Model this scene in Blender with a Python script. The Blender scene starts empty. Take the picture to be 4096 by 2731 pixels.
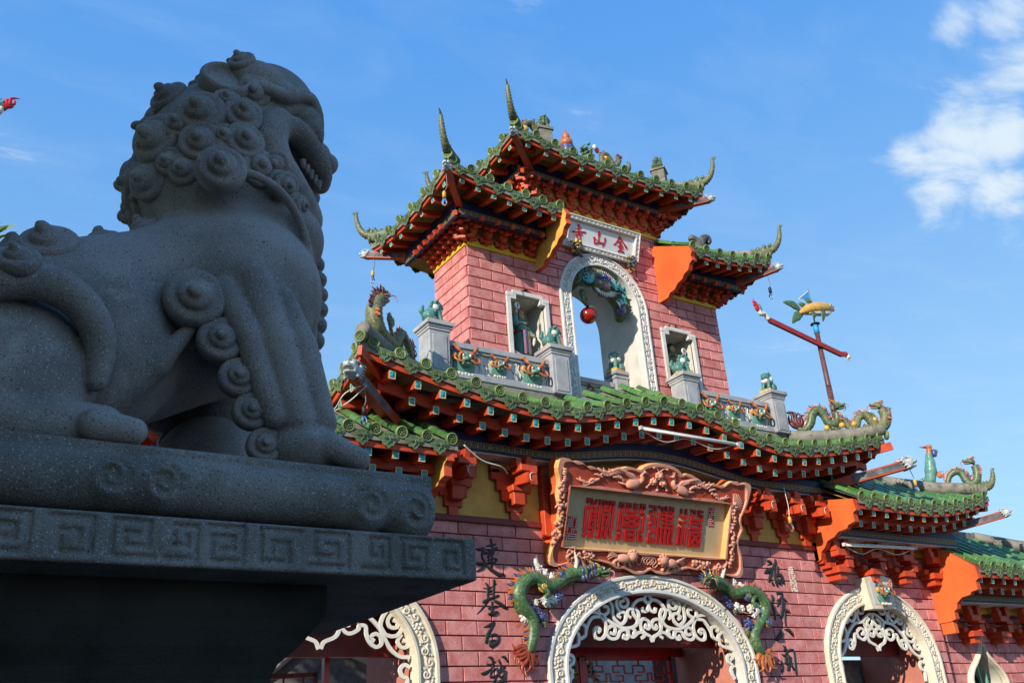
import bpy, math, random
import numpy as np
from mathutils import Vector, Matrix, Quaternion
R = math.radians
PI = math.pi
scene = bpy.context.scene
col = scene.collection
rng = random.Random(7)

# ------------------------------------------------------------------ camera
cam_data = bpy.data.cameras.new('camera')
cam_data.sensor_width = 36.0
cam_data.lens = 32.47
cam_data.clip_start = 0.05
cam_data.clip_end = 6000
cam = bpy.data.objects.new('camera', cam_data)
col.objects.link(cam)
_pi, _ya, _ro = 0.4225, 0.5907, -0.0677
_fw = Vector((math.sin(_ya) * math.cos(_pi), math.cos(_ya) * math.cos(_pi), math.sin(_pi)))
_r = Vector((math.cos(_ya), -math.sin(_ya), 0.0))
_u = _r.cross(_fw)
_r2 = _r * math.cos(_ro) + _u * math.sin(_ro)
_u2 = _u * math.cos(_ro) - _r * math.sin(_ro)
cam.matrix_world = Matrix(((_r2.x, _u2.x, -_fw.x, -10.0), (_r2.y, _u2.y, -_fw.y, -11.5), (_r2.z, _u2.z, -_fw.z, 1.5), (0, 0, 0, 1)))
scene.camera = cam

# ------------------------------------------------------------------ light
SUN_TO = Vector((-2.10, -1.0, 1.09)).normalized()      # direction towards the sun
sun_el = math.asin(SUN_TO.z)
sun_az = math.atan2(SUN_TO.x, SUN_TO.y)                # from +Y towards +X
world = bpy.data.worlds.new('World')
scene.world = world
world.use_nodes = True
wn, wl = world.node_tree.nodes, world.node_tree.links
wn.clear()
w_out = wn.new('ShaderNodeOutputWorld')
w_bg = wn.new('ShaderNodeBackground')
w_bg.inputs['Strength'].default_value = 0.15
sky = wn.new('ShaderNodeTexSky')
sky.sky_type = 'NISHITA'
sky.sun_disc = False
sky.sun_elevation = sun_el
sky.sun_rotation = sun_az
sky.altitude = 0
sky.air_density = 1.0
sky.dust_density = 0.25
sky.ozone_density = 3.0
def wnode(t, **kw):
    n = wn.new(t)
    for k, v in kw.items():
        setattr(n, k, v)
    return n
def wmath(op, a, b=None, c=None):
    n = wn.new('ShaderNodeMath'); n.operation = op
    for i, v in enumerate((a, b, c)):
        if v is None: continue
        if isinstance(v, (int, float)): n.inputs[i].default_value = v
        else: wl.new(v, n.inputs[i])
    return n.outputs[0]
wtc = wnode('ShaderNodeTexCoord')
wsep = wnode('ShaderNodeSeparateXYZ')
wl.new(wtc.outputs['Generated'], wsep.inputs[0])
# clouds lie on a high flat layer: the view direction is projected on to it
zc = wmath('MAXIMUM', wsep.outputs[2], 0.06)
cx = wmath('DIVIDE', wsep.outputs[0], zc)
cy = wmath('DIVIDE', wsep.outputs[1], zc)
wcomb = wnode('ShaderNodeCombineXYZ')
wl.new(cx, wcomb.inputs[0]); wl.new(cy, wcomb.inputs[1])
wmap = wnode('ShaderNodeMapping')
wmap.inputs['Rotation'].default_value = (0, 0, R(28))
wmap.inputs['Scale'].default_value = (2.6, 5.0, 1)
wl.new(wcomb.outputs[0], wmap.inputs[0])
wno = wnode('ShaderNodeTexNoise'); wno.inputs['Scale'].default_value = 1.25
wno.inputs['Detail'].default_value = 9; wno.inputs['Roughness'].default_value = 0.60; wno.inputs['Distortion'].default_value = 0.35
wl.new(wmap.outputs[0], wno.inputs['Vector'])
wno2 = wnode('ShaderNodeTexNoise'); wno2.inputs['Scale'].default_value = 0.35
wno2.inputs['Detail'].default_value = 3
wl.new(wmap.outputs[0], wno2.inputs['Vector'])
CLOUDS = []   # (direction, size, weight) of the cloud banks
def cloud_at(u, v):
    d = _fw + _r2 * ((u - 2048) / 3694.2) - _u2 * ((v - 1365.5) / 3694.2)
    return d.normalized()
for (d_, s_, w_) in [((0.777, 0.371, 0.509), 0.055, 0.40), ((0.755, 0.410, 0.511), 0.038, 0.34), ((0.795, 0.339, 0.503), 0.045, 0.34),
                     ((0.782, 0.404, 0.475), 0.036, 0.34), ((0.808, 0.360, 0.466), 0.042, 0.32),
                     ((0.785, 0.300, 0.540), 0.048, 0.30), ((0.760, 0.283, 0.588), 0.035, 0.28), ((0.735, 0.323, 0.596), 0.028, 0.24),
                     ((0.690, 0.360, 0.630), 0.045, 0.13), ((0.427, 0.577, 0.696), 0.050, 0.13), ((0.744, 0.562, 0.361), 0.030, 0.10),
                     ((-0.6, 0.3, 0.7), 0.16, 0.3), ((0.2, -0.75, 0.6), 0.16, 0.3), ((-0.5, -0.3, 0.8), 0.14, 0.25), ((0.9, -0.35, 0.3), 0.14, 0.3)]:
    CLOUDS.append((Vector(d_).normalized(), s_, w_))
mask = None
for (d_, s_, w_) in CLOUDS:
    vd = wnode('ShaderNodeVectorMath', operation='DISTANCE')
    wl.new(wtc.outputs['Generated'], vd.inputs[0]); vd.inputs[1].default_value = d_
    e = wmath('MULTIPLY', vd.outputs['Value'], 1.0 / s_)
    e = wmath('MULTIPLY', e, e)
    e = wmath('MULTIPLY', e, -1.0)
    e = wmath('EXPONENT', e)
    e = wmath('MULTIPLY', e, w_)
    mask = e if mask is None else wmath('MAXIMUM', mask, e)
dens = wmath('ADD', wno.outputs[0], mask)
dens = wmath('ADD', dens, wmath('MULTIPLY', wno2.outputs[0], 0.10))
wr = wnode('ShaderNodeMapRange'); wr.interpolation_type = 'SMOOTHSTEP'
wr.inputs['From Min'].default_value = 0.66; wr.inputs['From Max'].default_value = 0.98
wl.new(dens, wr.inputs['Value'])
# thin high veil
wv = wnode('ShaderNodeMapRange')
wv.inputs['From Min'].default_value = 0.46; wv.inputs['From Max'].default_value = 0.9
wv.inputs['To Max'].default_value = 0.16
wl.new(wno.outputs[0], wv.inputs['Value'])
cl_amt = wmath('MAXIMUM', wr.outputs[0], wv.outputs[0])
cl_amt = wmath('MULTIPLY', cl_amt, 0.92)
wmix = wnode('ShaderNodeMix', data_type='RGBA')
wl.new(cl_amt, wmix.inputs['Factor'])
# the clear air of that day: the physical sky, mixed with its own zenith-to-horizon blue
wz = wnode('ShaderNodeMapRange'); wz.interpolation_type = 'SMOOTHSTEP'
wz.inputs['From Min'].default_value = 0.02; wz.inputs['From Max'].default_value = 0.80
wl.new(wsep.outputs[2], wz.inputs['Value'])
wgr = wnode('ShaderNodeMix', data_type='RGBA')
wl.new(wz.outputs[0], wgr.inputs['Factor'])
wgr.inputs['A'].default_value = (2.1, 3.6, 4.7, 1); wgr.inputs['B'].default_value = (0.42, 1.92, 5.0, 1)
wsk = wnode('ShaderNodeMix', data_type='RGBA'); wsk.inputs['Factor'].default_value = 0.75
wl.new(sky.outputs[0], wsk.inputs['A']); wl.new(wgr.outputs['Result'], wsk.inputs['B'])
wl.new(wsk.outputs['Result'], wmix.inputs['A'])
wmix.inputs['B'].default_value = (3.9, 4.5, 5.0, 1)
wl.new(wmix.outputs['Result'], w_bg.inputs['Color'])
wl.new(w_bg.outputs[0], w_out.inputs['Surface'])

sun_data = bpy.data.lights.new('sun', 'SUN')
sun_data.energy = 4.6
sun_data.angle = R(0.53)
sun_data.color = (1.0, 0.90, 0.76)
sun = bpy.data.objects.new('sun', sun_data)
col.objects.link(sun)
sun.rotation_mode = 'QUATERNION'
sun.rotation_quaternion = SUN_TO.to_track_quat('Z', 'Y')
sun.location = (-30, -28, 30)

scene.view_settings.view_transform = 'Standard'
scene.view_settings.look = 'None'
scene.view_settings.exposure = 0.4
scene.view_settings.gamma = 1.0
scene.view_settings.use_curve_mapping = False
scene.render.engine = 'CYCLES'
scene.cycles.use_denoising = True
scene.cycles.max_bounces = 6
scene.cycles.diffuse_bounces = 4
scene.cycles.glossy_bounces = 3
scene.cycles.caustics_reflective = False
scene.cycles.caustics_refractive = False

# ------------------------------------------------------------------ materials
MATS = {}
def M(name, c1, c2=None, rough=0.6, scale=6.0, bump=0.15, bscale=70.0, rnd=0.12, spec=0.4, c3=None, t3=0.62, w3=0.06, metal=0.0, coat=0.0,
      speck=None, speck_scale=160.0, speck_t=0.62, speck2=None, bdist=0.01, tcol=None, world=False, lo=0.38, hi=0.66, alpha=None, mosaic=None):
    m = bpy.data.materials.new(name); m.use_nodes = True
    n, l = m.node_tree.nodes, m.node_tree.links
    bs = n['Principled BSDF']
    bs.inputs['Roughness'].default_value = rough
    bs.inputs['Metallic'].default_value = metal
    bs.inputs['Specular IOR Level'].default_value = spec
    bs.inputs['Coat Weight'].default_value = coat
    bs.inputs['Coat Roughness'].default_value = 0.15
    tc = n.new('ShaderNodeTexCoord'); oi = n.new('ShaderNodeObjectInfo')
    vm = n.new('ShaderNodeVectorMath'); vm.operation = 'MULTIPLY_ADD'
    cmb = n.new('ShaderNodeCombineXYZ')
    for i in range(3): l.new(oi.outputs['Random'], cmb.inputs[i])
    l.new(cmb.outputs[0], vm.inputs[0]); vm.inputs[1].default_value = (37, 53, 71)
    if world:
        ge = n.new('ShaderNodeNewGeometry'); l.new(ge.outputs['Position'], vm.inputs[2]); vm.inputs[1].default_value = (0, 0, 0)
    else:
        l.new(tc.outputs['Object'], vm.inputs[2])
    def noise(s, d=4, r_=0.55):
        q = n.new('ShaderNodeTexNoise'); q.inputs['Scale'].default_value = s; q.inputs['Detail'].default_value = d
        q.inputs['Roughness'].default_value = r_
        l.new(vm.outputs[0], q.inputs['Vector']); return q.outputs[0]
    def mix(f, a, b, mode='MIX'):
        q = n.new('ShaderNodeMix'); q.data_type = 'RGBA'; q.blend_type = mode
        if isinstance(f, float): q.inputs['Factor'].default_value = f
        else: l.new(f, q.inputs['Factor'])
        for s_, v in (('A', a), ('B', b)):
            if isinstance(v, tuple): q.inputs[s_].default_value = (*v[:3], 1)
            else: l.new(v, q.inputs[s_])
        return q.outputs['Result']
    def rng_(v, a, b, o0=0.0, o1=1.0):
        q = n.new('ShaderNodeMapRange'); q.inputs['From Min'].default_value = a; q.inputs['From Max'].default_value = b
        q.inputs['To Min'].default_value = o0; q.inputs['To Max'].default_value = o1
        l.new(v, q.inputs['Value']); return q.outputs[0]
    c2 = c2 or tuple(v * 0.78 for v in c1)
    cur = mix(rng_(noise(scale), lo, hi), c1, c2)
    if c3:
        cur = mix(rng_(noise(scale * 2.3, 6, 0.62), t3, t3 + w3), cur, c3)
    if speck:
        cur = mix(rng_(noise(speck_scale, 2, 0.6), speck_t, speck_t + 0.05), cur, speck)
    if speck2:
        cur = mix(rng_(noise(speck_scale * 0.8, 2, 0.6), 0.40, 0.34), cur, speck2)
    if mosaic:
        vo = n.new('ShaderNodeTexVoronoi'); vo.inputs['Scale'].default_value = mosaic; l.new(vm.outputs[0], vo.inputs['Vector'])
        ve = n.new('ShaderNodeTexVoronoi'); ve.feature = 'DISTANCE_TO_EDGE'; ve.inputs['Scale'].default_value = mosaic; l.new(vm.outputs[0], ve.inputs['Vector'])
        sx_ = n.new('ShaderNodeSeparateColor'); l.new(vo.outputs['Color'], sx_.inputs[0])
        cur = mix(rng_(sx_.outputs[0], 0.55, 1.0, 0, 0.75), cur, tuple(min(1, v * 1.7 + .06) for v in c1))
        cur = mix(rng_(sx_.outputs[1], 0.55, 1.0, 0, 0.75), cur, tuple(v * 0.4 for v in c1))
        cur = mix(rng_(ve.outputs['Distance'], 0.10, 0.02, 0, 0.8), cur, (0.10, 0.09, 0.07))
    if rnd:
        hs = n.new('ShaderNodeHueSaturation')
        l.new(rng_(oi.outputs['Random'], 0, 1, 1 - rnd, 1 + rnd), hs.inputs['Value'])
        l.new(cur, hs.inputs['Color']); cur = hs.outputs[0]
    l.new(cur, bs.inputs['Base Color'])
    if bump:
        bp = n.new('ShaderNodeBump'); bp.inputs['Strength'].default_value = bump; bp.inputs['Distance'].default_value = bdist
        l.new(noise(bscale, 5, 0.6), bp.inputs['Height']); l.new(bp.outputs[0], bs.inputs['Normal'])
    MATS[name] = m
    return m

M('granite', (0.335, 0.295, 0.280), (0.175, 0.155, 0.146), rough=0.85, scale=3, bump=0.55, bscale=150, bdist=0.006, rnd=0.0, spec=0.25,
  speck=(0.52, 0.49, 0.46), speck_scale=210, speck_t=0.62, speck2=(0.10, 0.092, 0.085), c3=(0.40, 0.375, 0.35), t3=0.60, w3=0.15, world=True)
M('granite_shade', (0.055, 0.05, 0.046), (0.03, 0.028, 0.026), rough=0.9, scale=4, bump=0.5, bscale=120, rnd=0, spec=0.15, world=True)  # shade below the slab painted into the stone colour of waist and base
M('granite_band', (0.275, 0.245, 0.228), (0.15, 0.138, 0.125), rough=0.9, scale=4, bump=0.7, bscale=130, bdist=0.007, rnd=0.0, spec=0.2,
  speck=(0.52, 0.49, 0.46), speck_scale=210, speck_t=0.62, speck2=(0.08, 0.073, 0.066), c3=(0.17, 0.145, 0.115), t3=0.55, w3=0.12, world=True)
M('brick', (0.66, 0.275, 0.255), (0.52, 0.155, 0.14), rough=0.85, scale=5, bump=0.25, bscale=120, rnd=0.12, spec=0.2, speck=(0.78, 0.50, 0.47), speck_scale=120, speck_t=0.62,
  c3=(0.44, 0.09, 0.08), t3=0.58, w3=0.12, speck2=(0.40, 0.11, 0.10))
M('mortar', (0.17, 0.016, 0.015), (0.11, 0.012, 0.012), rough=0.8, scale=3, bump=0.2, rnd=0)
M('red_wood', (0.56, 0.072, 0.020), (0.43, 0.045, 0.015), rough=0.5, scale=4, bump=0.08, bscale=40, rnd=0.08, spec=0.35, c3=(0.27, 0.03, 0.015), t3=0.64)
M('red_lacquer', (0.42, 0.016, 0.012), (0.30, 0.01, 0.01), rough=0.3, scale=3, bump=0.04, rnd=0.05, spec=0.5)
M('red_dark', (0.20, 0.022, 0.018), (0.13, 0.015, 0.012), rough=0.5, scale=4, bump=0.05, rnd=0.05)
M('orange_paint', (0.72, 0.135, 0.028), (0.60, 0.10, 0.022), rough=0.6, scale=1.5, bump=0.08, bscale=30, rnd=0, c3=(0.50, 0.09, 0.03), t3=0.66, w3=0.1)
M('yellow_paint', (0.66, 0.40, 0.085), (0.50, 0.27, 0.045), rough=0.65, scale=2.5, bump=0.08, bscale=30, rnd=0.0, c3=(0.42, 0.25, 0.08), t3=0.62, w3=0.12)
M('yellow_bright', (0.80, 0.49, 0.03), (0.66, 0.38, 0.03), rough=0.5, scale=3, bump=0.05, rnd=0)
M('navy', (0.012, 0.020, 0.085), (0.008, 0.012, 0.05), rough=0.5, scale=4, bump=0.04, rnd=0)
M('gold', (0.46, 0.32, 0.11), (0.34, 0.23, 0.08), rough=0.5, scale=20, bump=0.05, rnd=0.05)
M('cream_edge', (0.74, 0.60, 0.33), (0.70, 0.48, 0.16), rough=0.55, scale=6, bump=0.05, rnd=0.05)
M('teal', (0.018, 0.33, 0.36), (0.015, 0.26, 0.28), rough=0.35, scale=10, bump=0.05, rnd=0.15, spec=0.5)
M('tile_green', (0.028, 0.150, 0.050), (0.105, 0.185, 0.035), rough=0.25, scale=9, bump=0.12, bscale=50, rnd=0.35, spec=0.55, c3=(0.20, 0.19, 0.125), t3=0.585, w3=0.08, coat=0.2)
M('tile_old', (0.075, 0.135, 0.055), (0.155, 0.195, 0.075), rough=0.45, scale=14, bump=0.35, bscale=80, rnd=0.25, spec=0.4, c3=(0.165, 0.16, 0.13), t3=0.555, w3=0.10)
M('tile_rim', (0.20, 0.25, 0.055), (0.12, 0.19, 0.05), rough=0.4, scale=14, bump=0.2, rnd=0.2, c3=(0.24, 0.21, 0.11), t3=0.6)
M('roof_mortar', (0.25, 0.23, 0.19), (0.13, 0.13, 0.10), rough=0.95, scale=5, bump=0.4, bscale=40, rnd=0.1, c3=(0.06, 0.06, 0.055), t3=0.58, w3=0.12)
M('stone_grey', (0.40, 0.41, 0.42), (0.28, 0.29, 0.30), rough=0.85, scale=4, bump=0.3, bscale=140, rnd=0.06, speck=(0.55, 0.56, 0.57), speck_scale=140, speck2=(0.2, 0.2, 0.21), spec=0.2)
M('stone_white', (0.66, 0.64, 0.60), (0.54, 0.52, 0.48), rough=0.8, scale=3, bump=0.2, bscale=50, rnd=0.03, c3=(0.50, 0.44, 0.34), t3=0.62, w3=0.12, spec=0.25)
M('stone_cream', (0.74, 0.67, 0.55), (0.62, 0.54, 0.40), rough=0.75, scale=2.5, bump=0.15, bscale=50, rnd=0.03, c3=(0.55, 0.42, 0.26), t3=0.64, w3=0.12, spec=0.25)
M('plaster', (0.60, 0.57, 0.50), (0.48, 0.46, 0.40), rough=0.9, scale=2.5, bump=0.25, bscale=50, rnd=0)
M('white_paint', (0.78, 0.74, 0.66), (0.70, 0.65, 0.55), rough=0.5, scale=4, bump=0.08, rnd=0.03)
M('marble', (0.74, 0.75, 0.75), (0.64, 0.65, 0.66), rough=0.5, scale=3, bump=0.05, rnd=0)
M('black_relief', (0.020, 0.021, 0.021), (0.012, 0.012, 0.012), rough=0.42, scale=10, bump=0.08, rnd=0)
M('ink_red', (0.50, 0.012, 0.014), (0.42, 0.01, 0.01), rough=0.4, scale=10, bump=0.04, rnd=0)
M('terracotta', (0.72, 0.34, 0.235), (0.60, 0.26, 0.175), rough=0.65, scale=5, bump=0.12, bscale=60, rnd=0)
M('terracotta_red', (0.50, 0.085, 0.04), (0.42, 0.06, 0.03), rough=0.6, scale=5, bump=0.08, rnd=0)
M('sign_yellow', (0.80, 0.47, 0.19), (0.76, 0.40, 0.13), rough=0.6, scale=3, bump=0.05, rnd=0)
M('beige', (0.58, 0.45, 0.26), (0.52, 0.39, 0.21), rough=0.8, scale=4, bump=0.3, bscale=180, rnd=0)
M('pink_plaster', (0.50, 0.185, 0.13), (0.42, 0.14, 0.10), rough=0.85, scale=2, bump=0.2, bscale=40, rnd=0, c3=(0.56, 0.24, 0.18), t3=0.6)
M('glaze_green', (0.055, 0.125, 0.045), (0.13, 0.165, 0.06), mosaic=36, rough=0.42, scale=22, bump=0.35, bscale=60, rnd=0.15, spec=0.5, c3=(0.24, 0.21, 0.11), t3=0.64)
M('glaze_olive', (0.12, 0.145, 0.055), (0.18, 0.175, 0.075), mosaic=34, rough=0.5, scale=18, bump=0.35, bscale=60, rnd=0.15, c3=(0.06, 0.06, 0.045), t3=0.6)
M('glaze_leaf', (0.065, 0.165, 0.04), (0.035, 0.10, 0.03), rough=0.35, scale=30, bump=0.4, bscale=70, rnd=0.1, spec=0.5, mosaic=38, c3=(0.30, 0.34, 0.18), t3=0.66)
M('glaze_teal', (0.085, 0.235, 0.20), (0.05, 0.15, 0.135), rough=0.45, scale=18, bump=0.15, bscale=60, rnd=0.1, spec=0.5, c3=(0.34, 0.38, 0.30), t3=0.66)
M('glaze_jade', (0.13, 0.30, 0.24), (0.07, 0.21, 0.165), rough=0.3, scale=14, bump=0.15, rnd=0.1, spec=0.5, c3=(0.45, 0.43, 0.33), t3=0.64)
M('glaze_orange', (0.52, 0.16, 0.04), (0.36, 0.09, 0.03), rough=0.45, scale=14, bump=0.12, rnd=0.12, spec=0.5)
M('glaze_rust', (0.34, 0.055, 0.016), (0.22, 0.03, 0.012), rough=0.35, scale=12, bump=0.12, rnd=0.12, spec=0.5)
M('glaze_yellow', (0.66, 0.40, 0.08), (0.55, 0.27, 0.04), rough=0.35, scale=10, bump=0.12, rnd=0.1, spec=0.5)
M('glaze_blue', (0.045, 0.065, 0.27), (0.03, 0.04, 0.16), mosaic=45, rough=0.35, scale=20, bump=0.15, rnd=0.12, spec=0.6, c3=(0.22, 0.25, 0.42), t3=0.66)
M('glaze_purple', (0.10, 0.012, 0.016), (0.06, 0.008, 0.01), rough=0.4, scale=14, bump=0.15, rnd=0.1)
M('glaze_white', (0.74, 0.70, 0.61), (0.62, 0.57, 0.47), rough=0.3, scale=14, bump=0.15, rnd=0.06, spec=0.5)
M('glaze_pink', (0.50, 0.22, 0.25), (0.38, 0.17, 0.22), rough=0.35, scale=14, bump=0.12, rnd=0.1)
M('glaze_skin', (0.62, 0.36, 0.15), (0.52, 0.27, 0.10), rough=0.45, scale=10, bump=0.08, rnd=0)
M('glaze_turquoise', (0.06, 0.42, 0.44), (0.04, 0.30, 0.36), rough=0.3, scale=14, bump=0.12, rnd=0.1, spec=0.5)
M('head_white', (0.52, 0.55, 0.53), (0.22, 0.27, 0.27), rough=0.55, scale=20, bump=0.4, bscale=50, rnd=0.06, c3=(0.05, 0.06, 0.06), t3=0.60, w3=0.08)
M('beam_dark', (0.055, 0.055, 0.058), (0.16, 0.16, 0.16), rough=0.7, scale=6, bump=0.2, rnd=0.05, c3=(0.25, 0.04, 0.02), t3=0.66)
M('ball_red', (0.36, 0.014, 0.006), (0.20, 0.006, 0.004), rough=0.16, scale=4, bump=0.03, rnd=0, spec=0.6)
M('pole_brown', (0.14, 0.05, 0.038), (0.10, 0.035, 0.03), rough=0.45, scale=6, bump=0.05, rnd=0)
M('pole_red', (0.36, 0.022, 0.018), (0.27, 0.015, 0.012), rough=0.45, scale=6, bump=0.05, rnd=0)
M('sky_blue_paint', (0.035, 0.33, 0.72), (0.03, 0.27, 0.60), rough=0.5, scale=6, bump=0.05, rnd=0)
M('black', (0.012, 0.012, 0.012), (0.008, 0.008, 0.008), rough=0.5, bump=0, rnd=0)
M('wire', (0.20, 0.19, 0.17), (0.12, 0.12, 0.11), rough=0.6, bump=0, rnd=0)
M('wire_white', (0.62, 0.60, 0.55), (0.5, 0.5, 0.45), rough=0.6, bump=0, rnd=0)
M('tube_grey', (0.55, 0.57, 0.58), (0.42, 0.44, 0.46), rough=0.4, scale=12, bump=0.05, rnd=0)
M('socket_yellow', (0.64, 0.38, 0.06), (0.5, 0.27, 0.04), rough=0.45, bump=0, rnd=0)
M('leaf', (0.075, 0.155, 0.020), (0.040, 0.095, 0.014), rough=0.45, scale=6, bump=0.05, rnd=0.2, spec=0.4, world=True)
M('leaf_light', (0.20, 0.27, 0.030), (0.12, 0.19, 0.022), rough=0.45, scale=5, bump=0.05, rnd=0.2, spec=0.4, world=True)
M('bark', (0.12, 0.095, 0.07), (0.07, 0.055, 0.04), rough=0.9, scale=8, bump=0.5, bscale=30, rnd=0)
M('paving', (0.13, 0.115, 0.10), (0.095, 0.085, 0.075), rough=0.9, scale=0.8, bump=0.2, bscale=12, rnd=0, world=True)
M('lattice_green', (0.18, 0.40, 0.29), (0.13, 0.32, 0.23), rough=0.45, scale=6, bump=0.05, rnd=0)
M('grey_roof', (0.24, 0.235, 0.225), (0.13, 0.13, 0.125), rough=0.9, scale=6, bump=0.3, rnd=0.1)
M('shade_house_wall', (0.62, 0.46, 0.20), (0.52, 0.37, 0.15), rough=0.85, scale=1.2, bump=0.15, rnd=0)
M('fur_dark', (0.03, 0.03, 0.03), rough=0.6, bump=0, rnd=0)
g_ = bpy.data.materials.new('glass'); g_.use_nodes = True
_b = g_.node_tree.nodes['Principled BSDF']
_b.inputs['Transmission Weight'].default_value = 1.0; _b.inputs['Roughness'].default_value = 0.02; _b.inputs['IOR'].default_value = 1.45
_b.inputs['Base Color'].default_value = (0.95, 0.97, 1, 1)
MATS['glass'] = g_
def mats(*names): return [MATS[n] for n in names]
# ------------------------------------------------------------------ mesh helpers
def V(*a): return Vector(a)
class MB:
    """collects faces; build() links them as one mesh object"""
    def __init__(self): self.v = []; self.f = []; self.m = []; self.s = []
    def add(self, vs, fs, m=0, smooth=False):
        o = len(self.v); self.v.extend([tuple(p) for p in vs])
        for f in fs:
            self.f.append([i + o for i in f]); self.m.append(m); self.s.append(smooth)
        return self
    def box(self, c, s, m=0, rot=None, bev=0.0, taper=1.0):
        x, y, z = s[0] / 2, s[1] / 2, s[2] / 2
        if bev <= 0:
            p = [(-x * taper, -y * taper, -z), (x * taper, -y * taper, -z), (x * taper, y * taper, -z), (-x * taper, y * taper, -z), (-x, -y, z), (x, -y, z), (x, y, z), (-x, y, z)]
            f = [(0, 3, 2, 1), (4, 5, 6, 7), (0, 1, 5, 4), (1, 2, 6, 5), (2, 3, 7, 6), (3, 0, 4, 7)]
        else:
            b = bev; p = []; idx = {}
            for sx in (-1, 1):
                for sy in (-1, 1):
                    for sz in (-1, 1):
                        for k in range(3):
                            q = [sx * (x - b), sy * (y - b), sz * (z - b)]
                            q[k] = (sx * x, sy * y, sz * z)[k]
                            idx[(sx, sy, sz, k)] = len(p); p.append(tuple(q))
            f = []
            I = lambda sx, sy, sz, k: idx[(sx, sy, sz, k)]
            for s_ in (-1, 1):
                a = [I(s_, -1, -1, 0), I(s_, 1, -1, 0), I(s_, 1, 1, 0), I(s_, -1, 1, 0)]; f.append(a if s_ > 0 else a[::-1])
                a = [I(-1, s_, -1, 1), I(-1, s_, 1, 1), I(1, s_, 1, 1), I(1, s_, -1, 1)]; f.append(a if s_ > 0 else a[::-1])
                a = [I(-1, -1, s_, 2), I(1, -1, s_, 2), I(1, 1, s_, 2), I(-1, 1, s_, 2)]; f.append(a if s_ > 0 else a[::-1])
            for s1 in (-1, 1):
                for s2 in (-1, 1):
                    a = [I(s1, s2, -1, 0), I(s1, s2, 1, 0), I(s1, s2, 1, 1), I(s1, s2, -1, 1)]; f.append(a if s1 * s2 < 0 else a[::-1])
                    a = [I(s1, -1, s2, 0), I(s1, 1, s2, 0), I(s1, 1, s2, 2), I(s1, -1, s2, 2)]; f.append(a if s1 * s2 > 0 else a[::-1])
                    a = [I(-1, s1, s2, 1), I(1, s1, s2, 1), I(1, s1, s2, 2), I(-1, s1, s2, 2)]; f.append(a if s1 * s2 < 0 else a[::-1])
                    for s3 in (-1, 1):
                        a = [I(s1, s2, s3, 0), I(s1, s2, s3, 1), I(s1, s2, s3, 2)]; f.append(a if s1 * s2 * s3 > 0 else a[::-1])
        if rot is not None: p = [rot @ Vector(q) for q in p]
        p = [(q[0] + c[0], q[1] + c[1], q[2] + c[2]) for q in p]
        return self.add(p, f, m)
    def b2(self, lo, hi, m=0, bev=0.0):
        return self.box([(a + b) / 2 for a, b in zip(lo, hi)], [abs(b - a) for a, b in zip(lo, hi)], m, None, bev)
    def beam(self, a, b, w, h, m=0, up=(0, 0, 1), endm=None, rim=None, h2=None):
        a, b = Vector(a), Vector(b); d = (b - a).normalized(); s = d.cross(Vector(up)).normalized(); u = s.cross(d)
        p = []
        for q, hh in ((a, h), (b, h2 or h)):
            p += [q - s * w / 2 - u * hh / 2, q + s * w / 2 - u * hh / 2, q + s * w / 2 + u * hh / 2, q - s * w / 2 + u * hh / 2]
        self.add(p, [(0, 1, 5, 4), (1, 2, 6, 5), (2, 3, 7, 6), (3, 0, 4, 7), (7, 4, 5, 6)], m)
        if rim is None: self.add(p[:4], [(3, 2, 1, 0)], m if endm is None else endm)
        else:   # painted end: pale rim round a small raised panel
            o = p[:4]; k = rim[0]; i_ = [q + ((a - q) * k) for q in o]
            self.add(o + i_, [(1, 0, 4, 5), (2, 1, 5, 6), (3, 2, 6, 7), (0, 3, 7, 4)], rim[1])
            ap = a - d * 0.012
            self.add(i_ + [ap], [(1, 0, 4), (2, 1, 4), (3, 2, 4), (0, 3, 4)], endm)
        return self
    def prism(self, poly, o, ax, ay, d, m=0, mside=None, mback=None):
        """polygon (2-D) in the plane of ax, ay through o, extruded by the vector d"""
        o, ax, ay, d = Vector(o), Vector(ax), Vector(ay), Vector(d); n = len(poly)
        p = [o + ax * x + ay * y for x, y in poly]; q = [v + d for v in p]
        flip = ax.cross(ay).dot(d) > 0
        F = list(range(n)); B = [i + n for i in range(n)]
        self.add(p + q, [F[::-1] if flip else F], m); k = len(self.v) - 2 * n
        self.f.append([i + k for i in (B if flip else B[::-1])]); self.m.append(m if mback is None else mback); self.s.append(False)
        for i in range(n):
            j = (i + 1) % n; a = [i, j, j + n, i + n]
            self.f.append([t + k for t in (a if flip else a[::-1])]); self.m.append(m if mside is None else mside); self.s.append(False)
        return self
    def tube(self, path, rad, n=8, m=0, cap=True, smooth=True, squash=None):
        path = [Vector(p) for p in path]; N = len(path)
        if isinstance(rad, (int, float)): rad = [rad] * N
        t = [(path[min(i + 1, N - 1)] - path[max(i - 1, 0)]).normalized() for i in range(N)]
        ref = Vector((0, 0, 1)) if abs(t[0].z) < 0.9 else Vector((0, 1, 0))
        s = t[0].cross(ref).normalized(); vs = []
        for i in range(N):
            s = (s - t[i] * s.dot(t[i])).normalized(); u = s.cross(t[i])
            for k in range(n):
                a = 2 * PI * k / n; e = s * math.cos(a) + u * math.sin(a)
                if squash: e = Vector((e.x * squash[0], e.y * squash[1], e.z * squash[2]))
                vs.append(path[i] + e * rad[i])
        fs = [(i * n + k, i * n + (k + 1) % n, (i + 1) * n + (k + 1) % n, (i + 1) * n + k) for i in range(N - 1) for k in range(n)]
        if cap: fs += [list(range(n))[::-1], list(range((N - 1) * n, N * n))]
        return self.add(vs, fs, m, smooth)
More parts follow.
